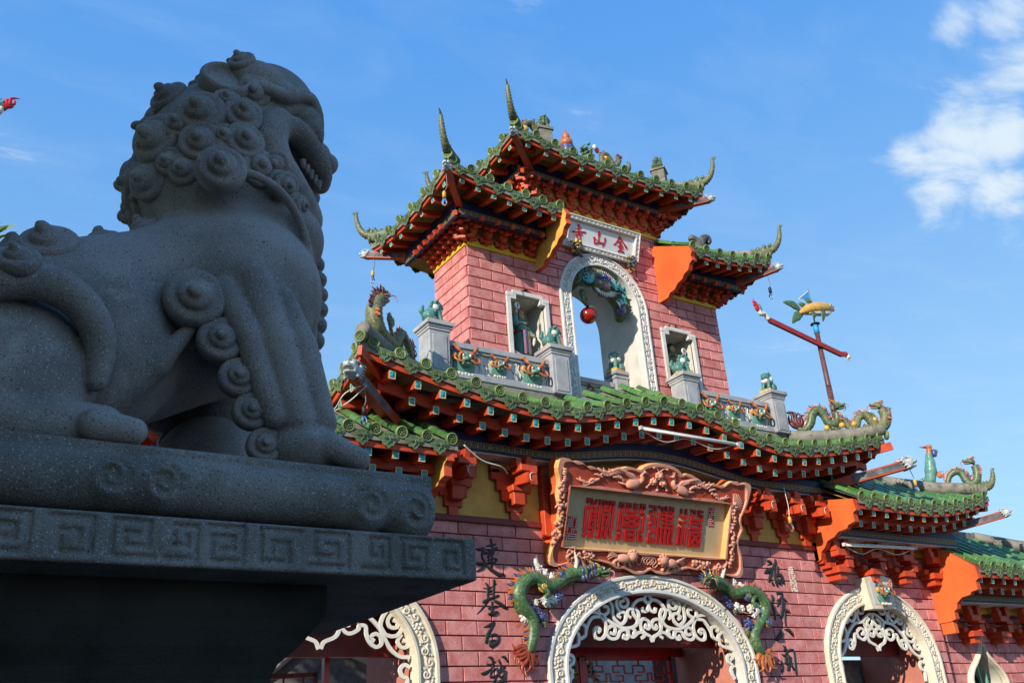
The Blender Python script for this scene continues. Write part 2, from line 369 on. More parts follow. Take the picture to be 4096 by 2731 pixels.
    def ribbon(self, path, w, th, nrm=(0, -1, 0), m=0):
        """flat band of width w lying in the plane with normal nrm, thickness th behind it"""
        path = [Vector(p) for p in path]; N = len(path); nr = Vector(nrm).normalized()
        if isinstance(w, (int, float)): w = [w] * N
        vs = []
        for i in range(N):
            t = (path[min(i + 1, N - 1)] - path[max(i - 1, 0)]).normalized(); s = t.cross(nr).normalized()
            vs += [path[i] - s * w[i] / 2, path[i] + s * w[i] / 2, path[i] + s * w[i] / 2 - nr * th, path[i] - s * w[i] / 2 - nr * th]
        fs = []
        for i in range(N - 1):
            a, b = 4 * i, 4 * i + 4
            for k in range(4): fs.append((a + k, b + k, b + (k + 1) % 4, a + (k + 1) % 4))
        fs += [(0, 1, 2, 3), (4 * N - 1, 4 * N - 2, 4 * N - 3, 4 * N - 4)]
        return self.add(vs, fs, m)
    def lathe(self, prof, o=(0, 0, 0), ax=(0, 0, 1), n=16, m=0, smooth=True, mi=None):
        ax = Vector(ax).normalized(); o = Vector(o)
        s = ax.orthogonal().normalized(); u = ax.cross(s); vs = []
        for r_, h in prof:
            for k in range(n):
                a = 2 * PI * k / n; vs.append(o + ax * h + (s * math.cos(a) + u * math.sin(a)) * max(r_, 1e-4))
        for i in range(len(prof) - 1):
            fs = [(i * n + k, i * n + (k + 1) % n, (i + 1) * n + (k + 1) % n, (i + 1) * n + k) for k in range(n)]
            if i == 0: base = len(self.v); self.v.extend([tuple(p) for p in vs])
            for f in fs:
                self.f.append([t + base for t in f]); self.m.append(mi[i] if mi else m); self.s.append(smooth)
        for idx, rev in ((0, True), (len(prof) - 1, False)):
            f = [base + idx * n + k for k in range(n)]
            self.f.append(f[::-1] if rev else f); self.m.append((mi[min(idx, len(mi) - 1)] if mi else m)); self.s.append(False)
        return self
    def ball(self, c, r_, m=0, nu=10, nv=7, rot=None):
        if isinstance(r_, (int, float)): r_ = (r_, r_, r_)
        vs = []; 
        for j in range(1, nv):
            b = PI * j / nv - PI / 2
            for i in range(nu):
                a = 2 * PI * i / nu; vs.append(Vector((math.cos(b) * math.cos(a) * r_[0], math.cos(b) * math.sin(a) * r_[1], math.sin(b) * r_[2])))
        vs += [Vector((0, 0, -r_[2])), Vector((0, 0, r_[2]))]
        if rot is not None: vs = [rot @ p for p in vs]
        vs = [p + Vector(c) for p in vs]
        fs = [(j * nu + i, j * nu + (i + 1) % nu, (j + 1) * nu + (i + 1) % nu, (j + 1) * nu + i) for j in range(nv - 2) for i in range(nu)]
        L = len(vs) - 2
        fs += [(L, (i + 1) % nu, i) for i in range(nu)] + [(L + 1, (nv - 2) * nu + i, (nv - 2) * nu + (i + 1) % nu) for i in range(nu)]
        return self.add(vs, fs, m, True)
    def cone(self, a, b, ra, rb=0.0, n=8, m=0): return self.tube([a, b], [ra, max(rb, 0.002)], n, m, True, n > 6)
    def loft(self, rows, m=0, smooth=True, close=False):
        n = len(rows[0]); vs = [p for r_ in rows for p in r_]
        K = n if close else n - 1
        fs = [(i * n + k, i * n + (k + 1) % n, (i + 1) * n + (k + 1) % n, (i + 1) * n + k) for i in range(len(rows) - 1) for k in range(K)]
        return self.add(vs, fs, m, smooth)
    def data(self, name, mt):
        me = bpy.data.meshes.new(name); me.from_pydata(self.v, [], self.f)
        for x in mt: me.materials.append(x)
        me.polygons.foreach_set('material_index', self.m)
        me.polygons.foreach_set('use_smooth', self.s); me.update(); return me
    def build(self, name, mt, parent=None, **kw):
        return link(name, self.data(name, mt), parent, **kw)
LOC = {}
def link(name, data, parent=None, mw=None, label=None, kind=None):
    o = bpy.data.objects.new(name, data); col.objects.link(o)
    if parent is not None:
        o.parent = parent
        root = parent
        while root.parent is not None: root = root.parent
        if parent.parent is None and root.name in LOC: o.matrix_parent_inverse = Matrix.Translation(-LOC[root.name])
    if mw is not None: o.matrix_basis = mw
    if label: o['label'] = label
    if kind: o['kind'] = kind
    return o
def thing(name, label, cat, loc=(0, 0, 0), group=None, world=True):
    """an Empty at the thing's base; world=True: children are given in world coordinates"""
    o = bpy.data.objects.new(name, None); col.objects.link(o); o.empty_display_size = 0.2
    o.location = loc; tag(o, label, cat, group)
    if world: LOC[o.name] = Vector(loc)
    return o
def tag(o, label=None, cat=None, group=None, kind=None):
    if label: o['label'] = label
    if cat: o['category'] = cat
    if group: o['group'] = group
    if kind: o['kind'] = kind
    return o
def copy_tree(o, parent=None):
    c = o.copy(); col.objects.link(c); c.parent = parent
    for ch in list(o.children): copy_tree(ch, c)
    return c
def frame(o, x, y, z):
    """matrix with the given axes and origin"""
    return Matrix(((x[0], y[0], z[0], o[0]), (x[1], y[1], z[1], o[1]), (x[2], y[2], z[2], o[2]), (0, 0, 0, 1)))
def smooth_path(pts, n=6):
    """Catmull-Rom through pts"""
    P = [Vector(p) for p in pts]; out = []
    for i in range(len(P) - 1):
        a, b, c, d = P[max(i - 1, 0)], P[i], P[i + 1], P[min(i + 2, len(P) - 1)]
        for k in range(n):
            t = k / n
            out.append(0.5 * ((2 * b) + (c - a) * t + (2 * a - 5 * b + 4 * c - d) * t * t + (3 * b - a - 3 * c + d) * t ** 3))
    out.append(P[-1]); return out
def lerp_list(vals, n):
    out = []
    for i in range(n):
        t = i / max(n - 1, 1) * (len(vals) - 1); k = min(int(t), len(vals) - 2); out.append(vals[k] + (vals[k + 1] - vals[k]) * (t - k))
    return out

# ------------------------------------------------------------------ sculpting with distance fields
import openvdb
class Sculpt:
    def __init__(self, lo, hi, res):
        self.lo = np.array(lo, np.float32); self.res = res
        self.n = np.ceil((np.array(hi) - np.array(lo)) / res).astype(int) + 1
        self.d = np.full(self.n, 1.0, np.float32)
        self.ax = [self.lo[k] + np.arange(self.n[k], dtype=np.float32) * res for k in range(3)]
    def _blk(self, lo, hi):
        sl = []
        for k in range(3):
            a = int(max(0, math.floor((lo[k] - self.lo[k]) / self.res))); b = int(min(self.n[k], math.ceil((hi[k] - self.lo[k]) / self.res) + 1))
            if b <= a: return None
            sl.append(slice(a, b))
        return tuple(sl)
    def _op(self, sl, e, k, op):
        d = self.d[sl]
        if op == 'u':
            if k > 0:
                h = np.clip(0.5 + 0.5 * (d - e) / k, 0, 1); self.d[sl] = d + (e - d) * h - k * h * (1 - h)
            else: self.d[sl] = np.minimum(d, e)
        else:
            if k > 0:
                h = np.clip(0.5 - 0.5 * (d + e) / k, 0, 1); self.d[sl] = d + (-e - d) * h + k * h * (1 - h)
            else: self.d[sl] = np.maximum(d, -e)
    def _g(self, sl): return np.meshgrid(self.ax[0][sl[0]], self.ax[1][sl[1]], self.ax[2][sl[2]], indexing='ij', sparse=True)
    def ell(self, c, r_, k=0.03, rot=None, op='u'):
        if isinstance(r_, (int, float)): r_ = (r_, r_, r_)
        mr = max(r_) if rot is not None else 0; pad = k + 3 * self.res
        ext = [mr] * 3 if rot is not None else r_
        sl = self._blk([c[i] - ext[i] - pad for i in range(3)], [c[i] + ext[i] + pad for i in range(3)])
        if sl is None: return self
        X, Y, Z = self._g(sl); X = X - c[0]; Y = Y - c[1]; Z = Z - c[2]
        if rot is not None:
            m = np.array(rot.to_matrix() if hasattr(rot, 'to_matrix') else rot).T
            X, Y, Z = m[0, 0] * X + m[0, 1] * Y + m[0, 2] * Z, m[1, 0] * X + m[1, 1] * Y + m[1, 2] * Z, m[2, 0] * X + m[2, 1] * Y + m[2, 2] * Z
        k0 = np.sqrt((X / r_[0]) ** 2 + (Y / r_[1]) ** 2 + (Z / r_[2]) ** 2)
        k1 = np.sqrt((X / r_[0] ** 2) ** 2 + (Y / r_[1] ** 2) ** 2 + (Z / r_[2] ** 2) ** 2)
        self._op(sl, (k0 * (k0 - 1) / np.maximum(k1, 1e-6)).astype(np.float32), k, op); return self
    def cap(self, a, b, ra, rb=None, k=0.03, op='u'):
        rb = ra if rb is None else rb; mr = max(ra, rb); pad = mr + k + 3 * self.res
        sl = self._blk([min(a[i], b[i]) - pad for i in range(3)], [max(a[i], b[i]) + pad for i in range(3)])
        if sl is None: return self
        X, Y, Z = self._g(sl); ab = [b[i] - a[i] for i in range(3)]; L = sum(v * v for v in ab) + 1e-9
        t = np.clip(((X - a[0]) * ab[0] + (Y - a[1]) * ab[1] + (Z - a[2]) * ab[2]) / L, 0, 1)
        e = np.sqrt((X - a[0] - t * ab[0]) ** 2 + (Y - a[1] - t * ab[1]) ** 2 + (Z - a[2] - t * ab[2]) ** 2) - (ra + (rb - ra) * t)
        self._op(sl, e.astype(np.float32), k, op); return self
    def path(self, pts, rad, k=0.02, op='u', n=0):
        if n: 
            rad = lerp_list(rad, (len(pts) - 1) * n + 1) if not isinstance(rad, (int, float)) else rad
            pts = smooth_path(pts, n)
        if isinstance(rad, (int, float)): rad = [rad] * len(pts)
        for i in range(len(pts) - 1): self.cap(pts[i], pts[i + 1], rad[i], rad[i + 1], k if i == 0 else max(k * 0.5, 0.004) if op == 'u' else k, op)
        return self
    def box(self, lo, hi, r_=0.01, k=0.0, op='u'):
        pad = k + r_ + 3 * self.res
        sl = self._blk([v - pad for v in lo], [v + pad for v in hi])
        if sl is None: return self
        G = self._g(sl); c = [(a + b) / 2 for a, b in zip(lo, hi)]; h = [(b - a) / 2 - r_ for a, b in zip(lo, hi)]
        q = [np.abs(G[i] - c[i]) - h[i] for i in range(3)]
        e = np.sqrt(np.maximum(q[0], 0) ** 2 + np.maximum(q[1], 0) ** 2 + np.maximum(q[2], 0) ** 2) + np.minimum(np.maximum(q[0], np.maximum(q[1], q[2])), 0) - r_
        self._op(sl, e.astype(np.float32), k, op); return self
    def at(self, p):
        i = [int(min(max(round((p[k] - self.lo[k]) / self.res), 1), self.n[k] - 2)) for k in range(3)]
        return float(self.d[i[0], i[1], i[2]])
    def grad(self, p):
        i = [int(min(max(round((p[k] - self.lo[k]) / self.res), 2), self.n[k] - 3)) for k in range(3)]; g = []
        for k in range(3):
            a = list(i); b = list(i); a[k] += 2; b[k] -= 2; g.append(self.d[tuple(a)] - self.d[tuple(b)])
        return Vector([float(v) for v in g]).normalized()
    def surf(self, x, z, y0, y1, n=300):
        """first surface point met going from y0 to y1 at (x, z)"""
        for i in range(n):
            y = y0 + (y1 - y0) * i / n
            if self.at((x, y, z)) < 0: return y
        return None
    def blur(self, it=1):
        for _ in range(it):
            for k in range(3):
                a = np.roll(self.d, 1, k); b = np.roll(self.d, -1, k); self.d = 0.25 * a + 0.5 * self.d + 0.25 * b
        return self
    def arrays(self):
        bg = 4 * self.res
        g = openvdb.FloatGrid(bg); g.copyFromArray(np.clip(self.d, -bg, bg))
        g.transform = openvdb.createLinearTransform(voxelSize=1.0)
        v, q = g.convertToQuads(isovalue=0.0)
        return v * self.res + self.lo, q
    def data(self, name, mt):
        v, q = self.arrays(); me = bpy.data.meshes.new(name)
        me.vertices.add(len(v)); me.vertices.foreach_set('co', v.astype(np.float32).ravel())
        me.loops.add(len(q) * 4); me.loops.foreach_set('vertex_index', q[:, ::-1].astype(np.int32).ravel())
        me.polygons.add(len(q)); me.polygons.foreach_set('loop_start', np.arange(0, len(q) * 4, 4, dtype=np.int32))
        me.polygons.foreach_set('use_smooth', np.ones(len(q), bool))
        for x in mt: me.materials.append(x)
        me.update(calc_edges=True); me.validate(); return me
    def build(self, name, mt, parent=None, **kw): return link(name, self.data(name, mt), parent, **kw)
# ------------------------------------------------------------------ ground
mb = MB(); mb.add([(-400, -400, 0), (400, -400, 0), (400, 400, 0), (-400, 400, 0)], [(0, 1, 2, 3)])
ground = mb.build('ground', mats('paving')); ground['kind'] = 'structure'

GATE = thing('temple_gate', 'pink brick temple gate tower with green tiled roofs and big central arch', 'gate', (0, 0, 0))
WING_R = thing('side_gate', 'lower pink brick side gate with small arch, right of the central arch', 'gate', (5.8, 0, 0))
WING_L = thing('side_gate', 'lower side gate half hidden behind the stone lion pedestal', 'gate', (-5.8, 0, 0))
END_R = thing('end_wing', 'lowest pink brick wing with pointed window at the right picture edge', 'wing', (9.5, 0, 0))

BRICK_DATA = {}
def brick_piece(parent, o, ax, nr, al, bl, at, bt, z0, z1, name='brick', stuff=None):
    """one brick: bottom edge al..bl at z0, top edge at..bt at z1, proud of the wall"""
    g = 0.0085; D = 0.030; c = 0.006
    key = (round(bl - al, 3), round(at - al, 3), round(bt - al, 3), round(z1 - z0, 3), tuple(ax))
    lo = [(g, g), (bl - al - g, g), (bt - al - g, z1 - z0 - g), (at - al + g, z1 - z0 - g)]
    ctr = (sum(p[0] for p in lo) / 4, sum(p[1] for p in lo) / 4)
    def ins(p):
        dx, dz = ctr[0] - p[0], ctr[1] - p[1]
        return (p[0] + (c if dx > 0 else -c), p[1] + (c if dz > 0 else -c))
    AX, NR = Vector(ax), Vector(nr)
    def P(q, d): return AX * q[0] + Vector((0, 0, q[1])) + NR * d
    vs = [P(q, -0.01) for q in lo] + [P(q, D - c) for q in lo] + [P(ins(q), D) for q in lo]
    fs = [(8, 9, 10, 11)] + [(i, (i + 1) % 4, 4 + (i + 1) % 4, 4 + i) for i in range(4)] + [(4 + i, 4 + (i + 1) % 4, 8 + (i + 1) % 4, 8 + i) for i in range(4)]
    if AX.cross(Vector((0, 0, 1))).dot(NR) < 0: fs = [f[::-1] for f in fs]
    pos = Vector(o) + AX * al; pos.z = z0
    if stuff is not None:
        stuff.add([p + pos for p in vs], fs); return
    if key not in BRICK_DATA:
        m_ = MB(); m_.add(vs, fs); BRICK_DATA[key] = m_.data('brick', mats('brick'))
    j = Matrix.Translation(pos + NR * rng.uniform(-0.002, 0.003))
    link(name, BRICK_DATA[key], parent, mw=j)
def brick_panel(parent, o, ax, nr, u0, u1, z0, z1, zrow, H, B, uoff, holes=(), zfine=2.15, parity=0):
    stuff = MB(); zt = zrow + H * math.ceil((z1 - zrow) / H)
    row = round((zrow - zt) / H)
    z = zt
    while z > z0 + 0.02:
        zb, zz = max(z - H, z0), min(z, z1)
        k = round((zrow - (z - H)) / H)          # 0 for the row standing on zrow
        off = uoff + (B / 2 if (k + parity) % 2 else 0)
        i = math.floor((u0 - off) / B)
        while off + i * B < u1 - 0.01:
            a, b = max(off + i * B, u0), min(off + (i + 1) * B, u1); i += 1
            if b - a < 0.03 or zz - zb < 0.03: continue
            pcs = [(a, b, a, b)]
            for h in holes:
                h0, h1 = h(zb), h(zz)
                if h0 is None and h1 is None: continue
                if h1 is None: c_ = sum(h0) / 2; h1 = (c_, c_)
                if h0 is None: c_ = sum(h1) / 2; h0 = (c_, c_)
                nx = []
                for (al, bl, at, bt) in pcs:
                    if bl <= h0[0] and bt <= h1[0] or al >= h0[1] and at >= h1[1]: nx.append((al, bl, at, bt)); continue
                    L = (al, min(bl, h0[0]), at, min(bt, h1[0])); Rr = (max(al, h0[1]), bl, max(at, h1[1]), bt)
                    for q in (L, Rr):
                        wl_, wt_ = q[1] - q[0], q[3] - q[2]
                        if max(wl_, wt_) < 0.04: continue
                        q = list(q)
                        if q is not None and wl_ < 0.02:
                            mid = min(max((q[0] + q[1]) / 2, al), bl); q[0], q[1] = (al, al + 0.02) if q[0] == al else (bl - 0.02, bl)
                        if wt_ < 0.02:
                            q[2], q[3] = (at, at + 0.02) if q[2] == at else (bt - 0.02, bt)
                        nx.append(tuple(q))
                pcs = nx
            for (al, bl, at, bt) in pcs:
                brick_piece(parent, o, ax, nr, al, bl, at, bt, zb, zz, stuff=stuff if z - H < zfine else None)
        z -= H
    if stuff.v:
        s_ = stuff.build('lower_bricks', mats('brick'), parent); s_['kind'] = 'stuff'
def arch_hole(cx, a, b, cz):
    def h(z):
        if z <= cz: return (cx - a, cx + a)
        t = (z - cz) / b
        if t >= 1: return None
        w = a * math.sqrt(1 - t * t); return (cx - w, cx + w)
    return h
def rect_hole(x0, x1, z0, z1):
    return lambda z: (x0, x1) if z0 - 1e-4 <= z <= z1 + 1e-4 else None
def arch_curve(cx, a, b, cz, z0, n=40):
    pts = [(cx - a, z0)]
    for i in range(n + 1):
        t = PI - PI * i / n; pts.append((cx + a * math.cos(t), cz + b * math.sin(t)))
    pts.append((cx + a, z0)); return pts
def wall_with_arch(parent, name, mt, u0, u1, z0, z1, y, cx, a, b, cz, zb, m=0, extra=None):
    """wall face with an arched opening whose foot is at zb"""
    w = MB(); c = arch_curve(cx, a, b, cz, zb)[1:-1]
    def q(x0, x1, za, zb_): w.add([(x0, y, za), (x1, y, za), (x1, y, zb_), (x0, y, zb_)], [(0, 1, 2, 3)], m)
    q(u0, cx - a, z0, z1); q(cx + a, u1, z0, z1)
    if zb > z0: q(cx - a, cx + a, z0, zb)
    for i in range(len(c) - 1):
        (xa, za), (xb, zb2) = c[i], c[i + 1]
        w.add([(xa, y, za), (xb, y, zb2), (xb, y, z1), (xa, y, z1)], [(0, 1, 2, 3)], m)
    return w.build(name, mt, parent)
def reveal(parent, name, mt, curve, y0, y1, m=0):
    w = MB(); w.loft([[(x, y0, z) for x, z in curve], [(x, y1, z) for x, z in curve]], m, True)
    return w.build(name, mt, parent)
def arch_trim(parent, mt, inner, outer, y, prof, name='arch_trim'):
    w = MB(); n = len(inner)
    rows = []
    for (t, d) in prof:
        rows.append([(inner[i][0] + (outer[i][0] - inner[i][0]) * t, y + d, inner[i][1] + (outer[i][1] - inner[i][1]) * t) for i in range(n)])
    for i in range(len(rows) - 1): w.loft([rows[i], rows[i + 1]], 0, False)
    return w.build(name, mt, parent)
TRIM = [(0, 0.12), (0, -0.095), (0.03, -0.105), (0.13, -0.105), (0.16, -0.072), (0.80, -0.072), (0.84, -0.10), (0.96, -0.10), (1.0, -0.085), (1.0, 0.03)]
def spiral2(cx, cz, r_, turns, a0, sgn, n=18, r_end=0.12):
    return [(cx + r_ * (1 - (1 - r_end) * i / n) * math.cos(a0 + sgn * 2 * PI * turns * i / n), cz + r_ * (1 - (1 - r_end) * i / n) * math.sin(a0 + sgn * 2 * PI * turns * i / n)) for i in range(n + 1)]
def band_carving(parent, mt, inner, outer, y, step, z_min=1.6, th=0.017, name='carving', seed=1):
    """vine scrolls and blossoms in relief along the middle of an arch band"""
    w = MB(); rg = random.Random(seed)
    mid = [((a[0] + b[0]) / 2, (a[1] + b[1]) / 2, math.hypot(b[0] - a[0], b[1] - a[1])) for a, b in zip(inner, outer)]
    # resample by length
    P = []; acc = 0.0; nxt = step / 2
    for i in range(len(mid) - 1):
        (x0, z0, w0), (x1, z1, w1) = mid[i], mid[i + 1]; L = math.hypot(x1 - x0, z1 - z0)
        while acc + L > nxt:
            t = (nxt - acc) / L; P.append((x0 + (x1 - x0) * t, z0 + (z1 - z0) * t, w0 + (w1 - w0) * t, math.atan2(z1 - z0, x1 - x0))); nxt += step
        acc += L
    for i, (x, z, bw, an) in enumerate(P):
        if z < z_min: continue
        s = 1 if i % 2 else -1; r_ = bw * 0.20
        ca, sa = math.cos(an), math.sin(an)
        def T(p, d): return (x + p[0] * ca - p[1] * sa, y - 0.072 - d, z + p[0] * sa + p[1] * ca)
        if i % 5 == 2:
            for k in range(6):
                a = 2 * PI * k / 6; w.ball(T((math.cos(a) * r_ * .8, math.sin(a) * r_ * .8), 0.004), (r_ * .45, 0.016, r_ * .45), 0, 6, 4)
            w.ball(T((0, 0), 0.012), (r_ * .4, 0.02, r_ * .4), 0, 6, 4)
        else:
            sp = spiral2(0, s * r_ * .45, r_ * .95, 1.35, -s * PI * .75, s, 14)
            w.tube([T(p, 0.006) for p in [(-step * .55, -s * r_ * .7)] + sp], th * bw / 0.3, 5)
            for k in range(3):
                a = rg.uniform(0, 6.28); q = (step * .36 + math.cos(a) * r_ * .4, -s * r_ * .75 + math.sin(a) * r_ * .3)
                w.ball(T(q, 0.004), (r_ * .38, 0.016, r_ * .26), 0, 6, 4, Matrix.Rotation(-an - a, 3, 'Y'))
    return w.build(name, mt, parent)

# ---------------- central bay
BH, BL, ZR, UO = 0.2, 0.4913, 4.468, -3.456
C_IN, C_OUT = (0.0, 1.75, 1.14, 2.60), (0.0, 2.10, 1.43, 2.60)
wall_c = wall_with_arch(GATE, 'lower_wall', mats('mortar'), -4.16, 4.16, 0, 4.66, 0.0, 0, 1.92, 1.28, 2.6, 0)
brick_panel(wall_c, (0, 0, 0), (1, 0, 0), (0, -1, 0), -4.16, 4.16, 0.0, 4.655, ZR, BH, BL, UO, [arch_hole(0, 1.92, 1.28, 2.6)])
ci, co = arch_curve(*C_IN, 0.0), arch_curve(*C_OUT, 0.0)
tr = arch_trim(GATE, mats('stone_white'), ci, co, 0.0, TRIM)
band_carving(tr, mats('stone_cream'), ci, co, 0.0, 0.155, seed=3)
# portal passage: side walls, lintel, ceiling
mb = MB()
for s in (-1, 1):
    mb.b2((s * 1.74, 0.12, 0), (s * 2.1, 1.5, 4.3), 0)
mb.b2((-1.74, 0.5, 3.00), (1.74, 0.62, 4.3), 1); mb.b2((-1.74, 0.63, 3.9), (1.74, 1.6, 4.3), 1)
mb.b2((-2.1, 0.13, 3.8), (2.1, 0.5, 4.35), 0)
mb.build('passage', mats('pink_plaster', 'red_dark'), GATE)
# frieze above the bricks
mb = MB(); mb.b2((-4.16, -0.03, 4.72), (4.16, 0.06, 6.0), 0); mb.build('frieze', mats('yellow_paint'), GATE)
mb = MB(); mb.b2((-4.18, -0.075, 4.64), (4.18, 0.0, 4.735), 0, 0.008); mb.build('rail_beam', mats('red_dark'), GATE)
for s in (-1, 1):
    mb = MB(); mb.b2((s * 1.87, -0.16, 4.5), (s * 2.02, -0.02, 5.72), 0, 0.01); mb.build('pilaster', mats('red_wood'), GATE)

# ---------------- side gates and end wing
def side_gate(T, s):
    cx = s * 5.48; u0, u1 = sorted((s * 4.16, s * 7.45))
    w = wall_with_arch(T, 'lower_wall', mats('mortar'), u0, u1, 0, 4.72, 0.0, cx, 1.46, 1.225, 2.65, 0)
    brick_panel(w, (0, 0, 0), (1, 0, 0), (0, -1, 0), u0, u1, 0.0, 4.70, ZR, BH, BL, UO, [arch_hole(cx, 1.46, 1.225, 2.65)])
    i_, o_ = arch_curve(cx, 1.29, 1.08, 2.65, 0), arch_curve(cx, 1.63, 1.39, 2.65, 0)
    t_ = arch_trim(T, mats('stone_cream'), i_, o_, 0.0, [(a, b * 1.15) for a, b in TRIM])
    band_carving(t_, mats('stone_cream'), i_, o_, -0.01, 0.15, seed=5)
    m_ = MB()
    for q in (-1, 1): m_.b2((cx + q * 1.29, 0.12, 0), (cx + q * 1.6, 1.5, 4.2), 0)
    m_.b2((cx - 1.29, 0.55, 2.86), (cx + 1.29, 0.67, 4.2), 1); m_.b2((cx - 1.5, 0.13, 3.8), (cx + 1.5, 0.55, 4.2), 0)
    m_.build('passage', mats('pink_plaster', 'red_dark'), T)
    # return wall at the outer end
    e = s * 7.45
    m_ = MB(); m_.b2((e - 0.02 * s, 0.0, 0), (e, 0.5, 4.7), 0); m_.build('return_wall', mats('brick'), T)
    mb_ = MB(); mb_.b2((u0, -0.05, 4.69), (u1, 0.05, 4.82), 0); mb_.build('frieze', mats('yellow_bright'), T)
    return cx
side_gate(WING_R, 1); side_gate(WING_L, -1)
# keystone with a dragon mask on the visible side arch
mb = MB()
mb.prism([(-0.31, 3.60), (0.36, 3.62), (0.42, 4.16), (0.2, 4.22), (-0.15, 4.21), (-0.38, 4.16)], (5.46, -0.26, 0), (1, 0, 0), (0, 0, 1), (0, 0.24, 0), 0)
kst = mb.build('keystone', mats('stone_cream'), WING_R)
mb = MB(); mb.prism([(-0.22, 3.68), (0.28, 3.69), (0.33, 4.10), (-0.27, 4.10)], (5.46, -0.266, 0), (1, 0, 0), (0, 0, 1), (0, 0.02, 0), 0)
mb.build('keystone_panel', mats('stone_white'), kst)
# end wing wall with ogee window
def ogee(cx, z0, w, h, n=12):
    """pointed onion outline, left half from the foot to the tip, then the right half"""
    L = [(-0.80, 0.0), (-0.88, 0.10), (-1.0, 0.22), (-0.98, 0.36), (-0.80, 0.50), (-0.52, 0.62), (-0.28, 0.74), (-0.12, 0.86), (0.0, 1.0)]
    L = [(p.x, p.z) for p in smooth_path([(a, 0, b) for a, b in L], 3)]
    pts = [(cx + x * w, z0 + z * h) for x, z in L] + [(cx - x * w, z0 + z * h) for x, z in L[-2::-1]]
    return pts
OGX = 8.79
og_i, og_o = ogee(OGX, 2.0, 0.56, 1.05), ogee(OGX, 1.94, 0.67, 1.22)
mb = MB()
Y2 = 0.15
def ogee_half(z):
    if z < 1.94 or z > 3.16: return None
    for i in range(len(og_o) // 2):
        (x0, z0), (x1, z1) = og_o[i], og_o[i + 1]
        if z0 <= z <= z1: 
            x = x0 + (x1 - x0) * (z - z0) / max(z1 - z0, 1e-6) + 0.06; return (min(x, OGX - 0.01), max(2 * OGX - x, OGX + 0.01))
    return None
w2 = MB()
w2.add([(7.45, Y2, 0), (11.4, Y2, 0), (11.4, Y2, 1.95), (7.45, Y2, 1.95)], [(0, 1, 2, 3)])
w2.add([(7.45, Y2, 3.15), (11.4, Y2, 3.15), (11.4, Y2, 3.66), (7.45, Y2, 3.66)], [(0, 1, 2, 3)])
hz = len(og_o) // 2
for i in range(hz):
    (x0, z0), (x1, z1) = og_o[i], og_o[i + 1]; x0 += 0.05; x1 += 0.05
    w2.add([(7.45, Y2, z0), (x0, Y2, z0), (x1, Y2, z1), (7.45, Y2, z1)], [(0, 1, 2, 3)])
    w2.add([(2 * OGX - x0, Y2, z0), (11.4, Y2, z0), (11.4, Y2, z1), (2 * OGX - x1, Y2, z1)], [(0, 1, 2, 3)])
w2 = w2.build('lower_wall', mats('mortar'), END_R)
brick_panel(w2, (0, Y2, 0), (1, 0, 0), (0, -1, 0), 7.45, 10.6, 0.0, 3.66, ZR, BH, BL, UO + 0.1, [ogee_half])
ogw = arch_trim(END_R, mats('stone_cream'), og_i, og_o, Y2, [(0, 0.02), (0, -0.10), (0.25, -0.125), (0.6, -0.12), (0.75, -0.09), (1, -0.08), (1, 0.02)], 'window_frame')
reveal(END_R, 'window_reveal', mats('plaster'), og_i, Y2, Y2 + 0.5)
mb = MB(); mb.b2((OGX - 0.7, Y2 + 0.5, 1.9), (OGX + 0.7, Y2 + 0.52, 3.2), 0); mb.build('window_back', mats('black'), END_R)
mb = MB()
mb.b2((OGX - 0.02, Y2 + .1, 2.0), (OGX + 0.02, Y2 + .14, 2.95), 0); mb.b2((OGX - 0.55, Y2 + .1, 2.22), (OGX + 0.55, Y2 + .14, 2.27), 0)
mb.b2((OGX + 0.2, Y2 + .1, 2.0), (OGX + 0.24, Y2 + .14, 2.55), 0); mb.b2((OGX - 0.26, Y2 + .1, 2.0), (OGX - 0.22, Y2 + .14, 2.8), 0)
mb.build('window_bars', mats('lattice_green'), END_R)

# ---------------- tower body
TY, TB = 0.30, 1.42            # front and back planes
T_H, T_B, T_ZR = 0.1955, 0.4747, 9.341
T_IN, T_OUT = (0.0, 0.77, 0.77, 9.03), (0.0, 1.02, 1.02, 9.03)
NI = [(-2.10, -1.38, 7.62, 8.78), (1.38, 2.10, 7.62, 8.78)]
tw = MB()
def fq(x0, x1, z0, z1): tw.add([(x0, TY, z0), (x1, TY, z0), (x1, TY, z1), (x0, TY, z1)], [(0, 1, 2, 3)])
for (a, b, c_, d) in NI:
    s = 1 if a > 0 else -1
    lo, hi = (0.9, 2.9) if s > 0 else (-2.9, -0.9)
    fq(lo, a, 6.4, 10.3); fq(b, hi, 6.4, 10.3); fq(a, b, 6.4, c_); fq(a, b, d, 10.3)
cc = arch_curve(0, 0.9, 0.9, 9.03, 6.4)[1:-1]
for i in range(len(cc) - 1):
    (xa, za), (xb, zb2) = cc[i], cc[i + 1]; tw.add([(xa, TY, za), (xb, TY, zb2), (xb, TY, 10.3), (xa, TY, 10.3)], [(0, 1, 2, 3)])
fq(-1.5, 1.5, 10.3, 11.0)
for x in (-2.9, 2.9): tw.add([(x, TY, 6.4), (x, TB, 6.4), (x, TB, 10.3), (x, TY, 10.3)], [(3, 2, 1, 0) if x > 0 else (0, 3, 2, 1)][:1] if False else [(0, 1, 2, 3)])
for x in (-1.5, 1.5): tw.add([(x, TY, 10.3), (x, TB, 10.3), (x, TB, 12.0), (x, TY, 12.0)], [(0, 1, 2, 3)])
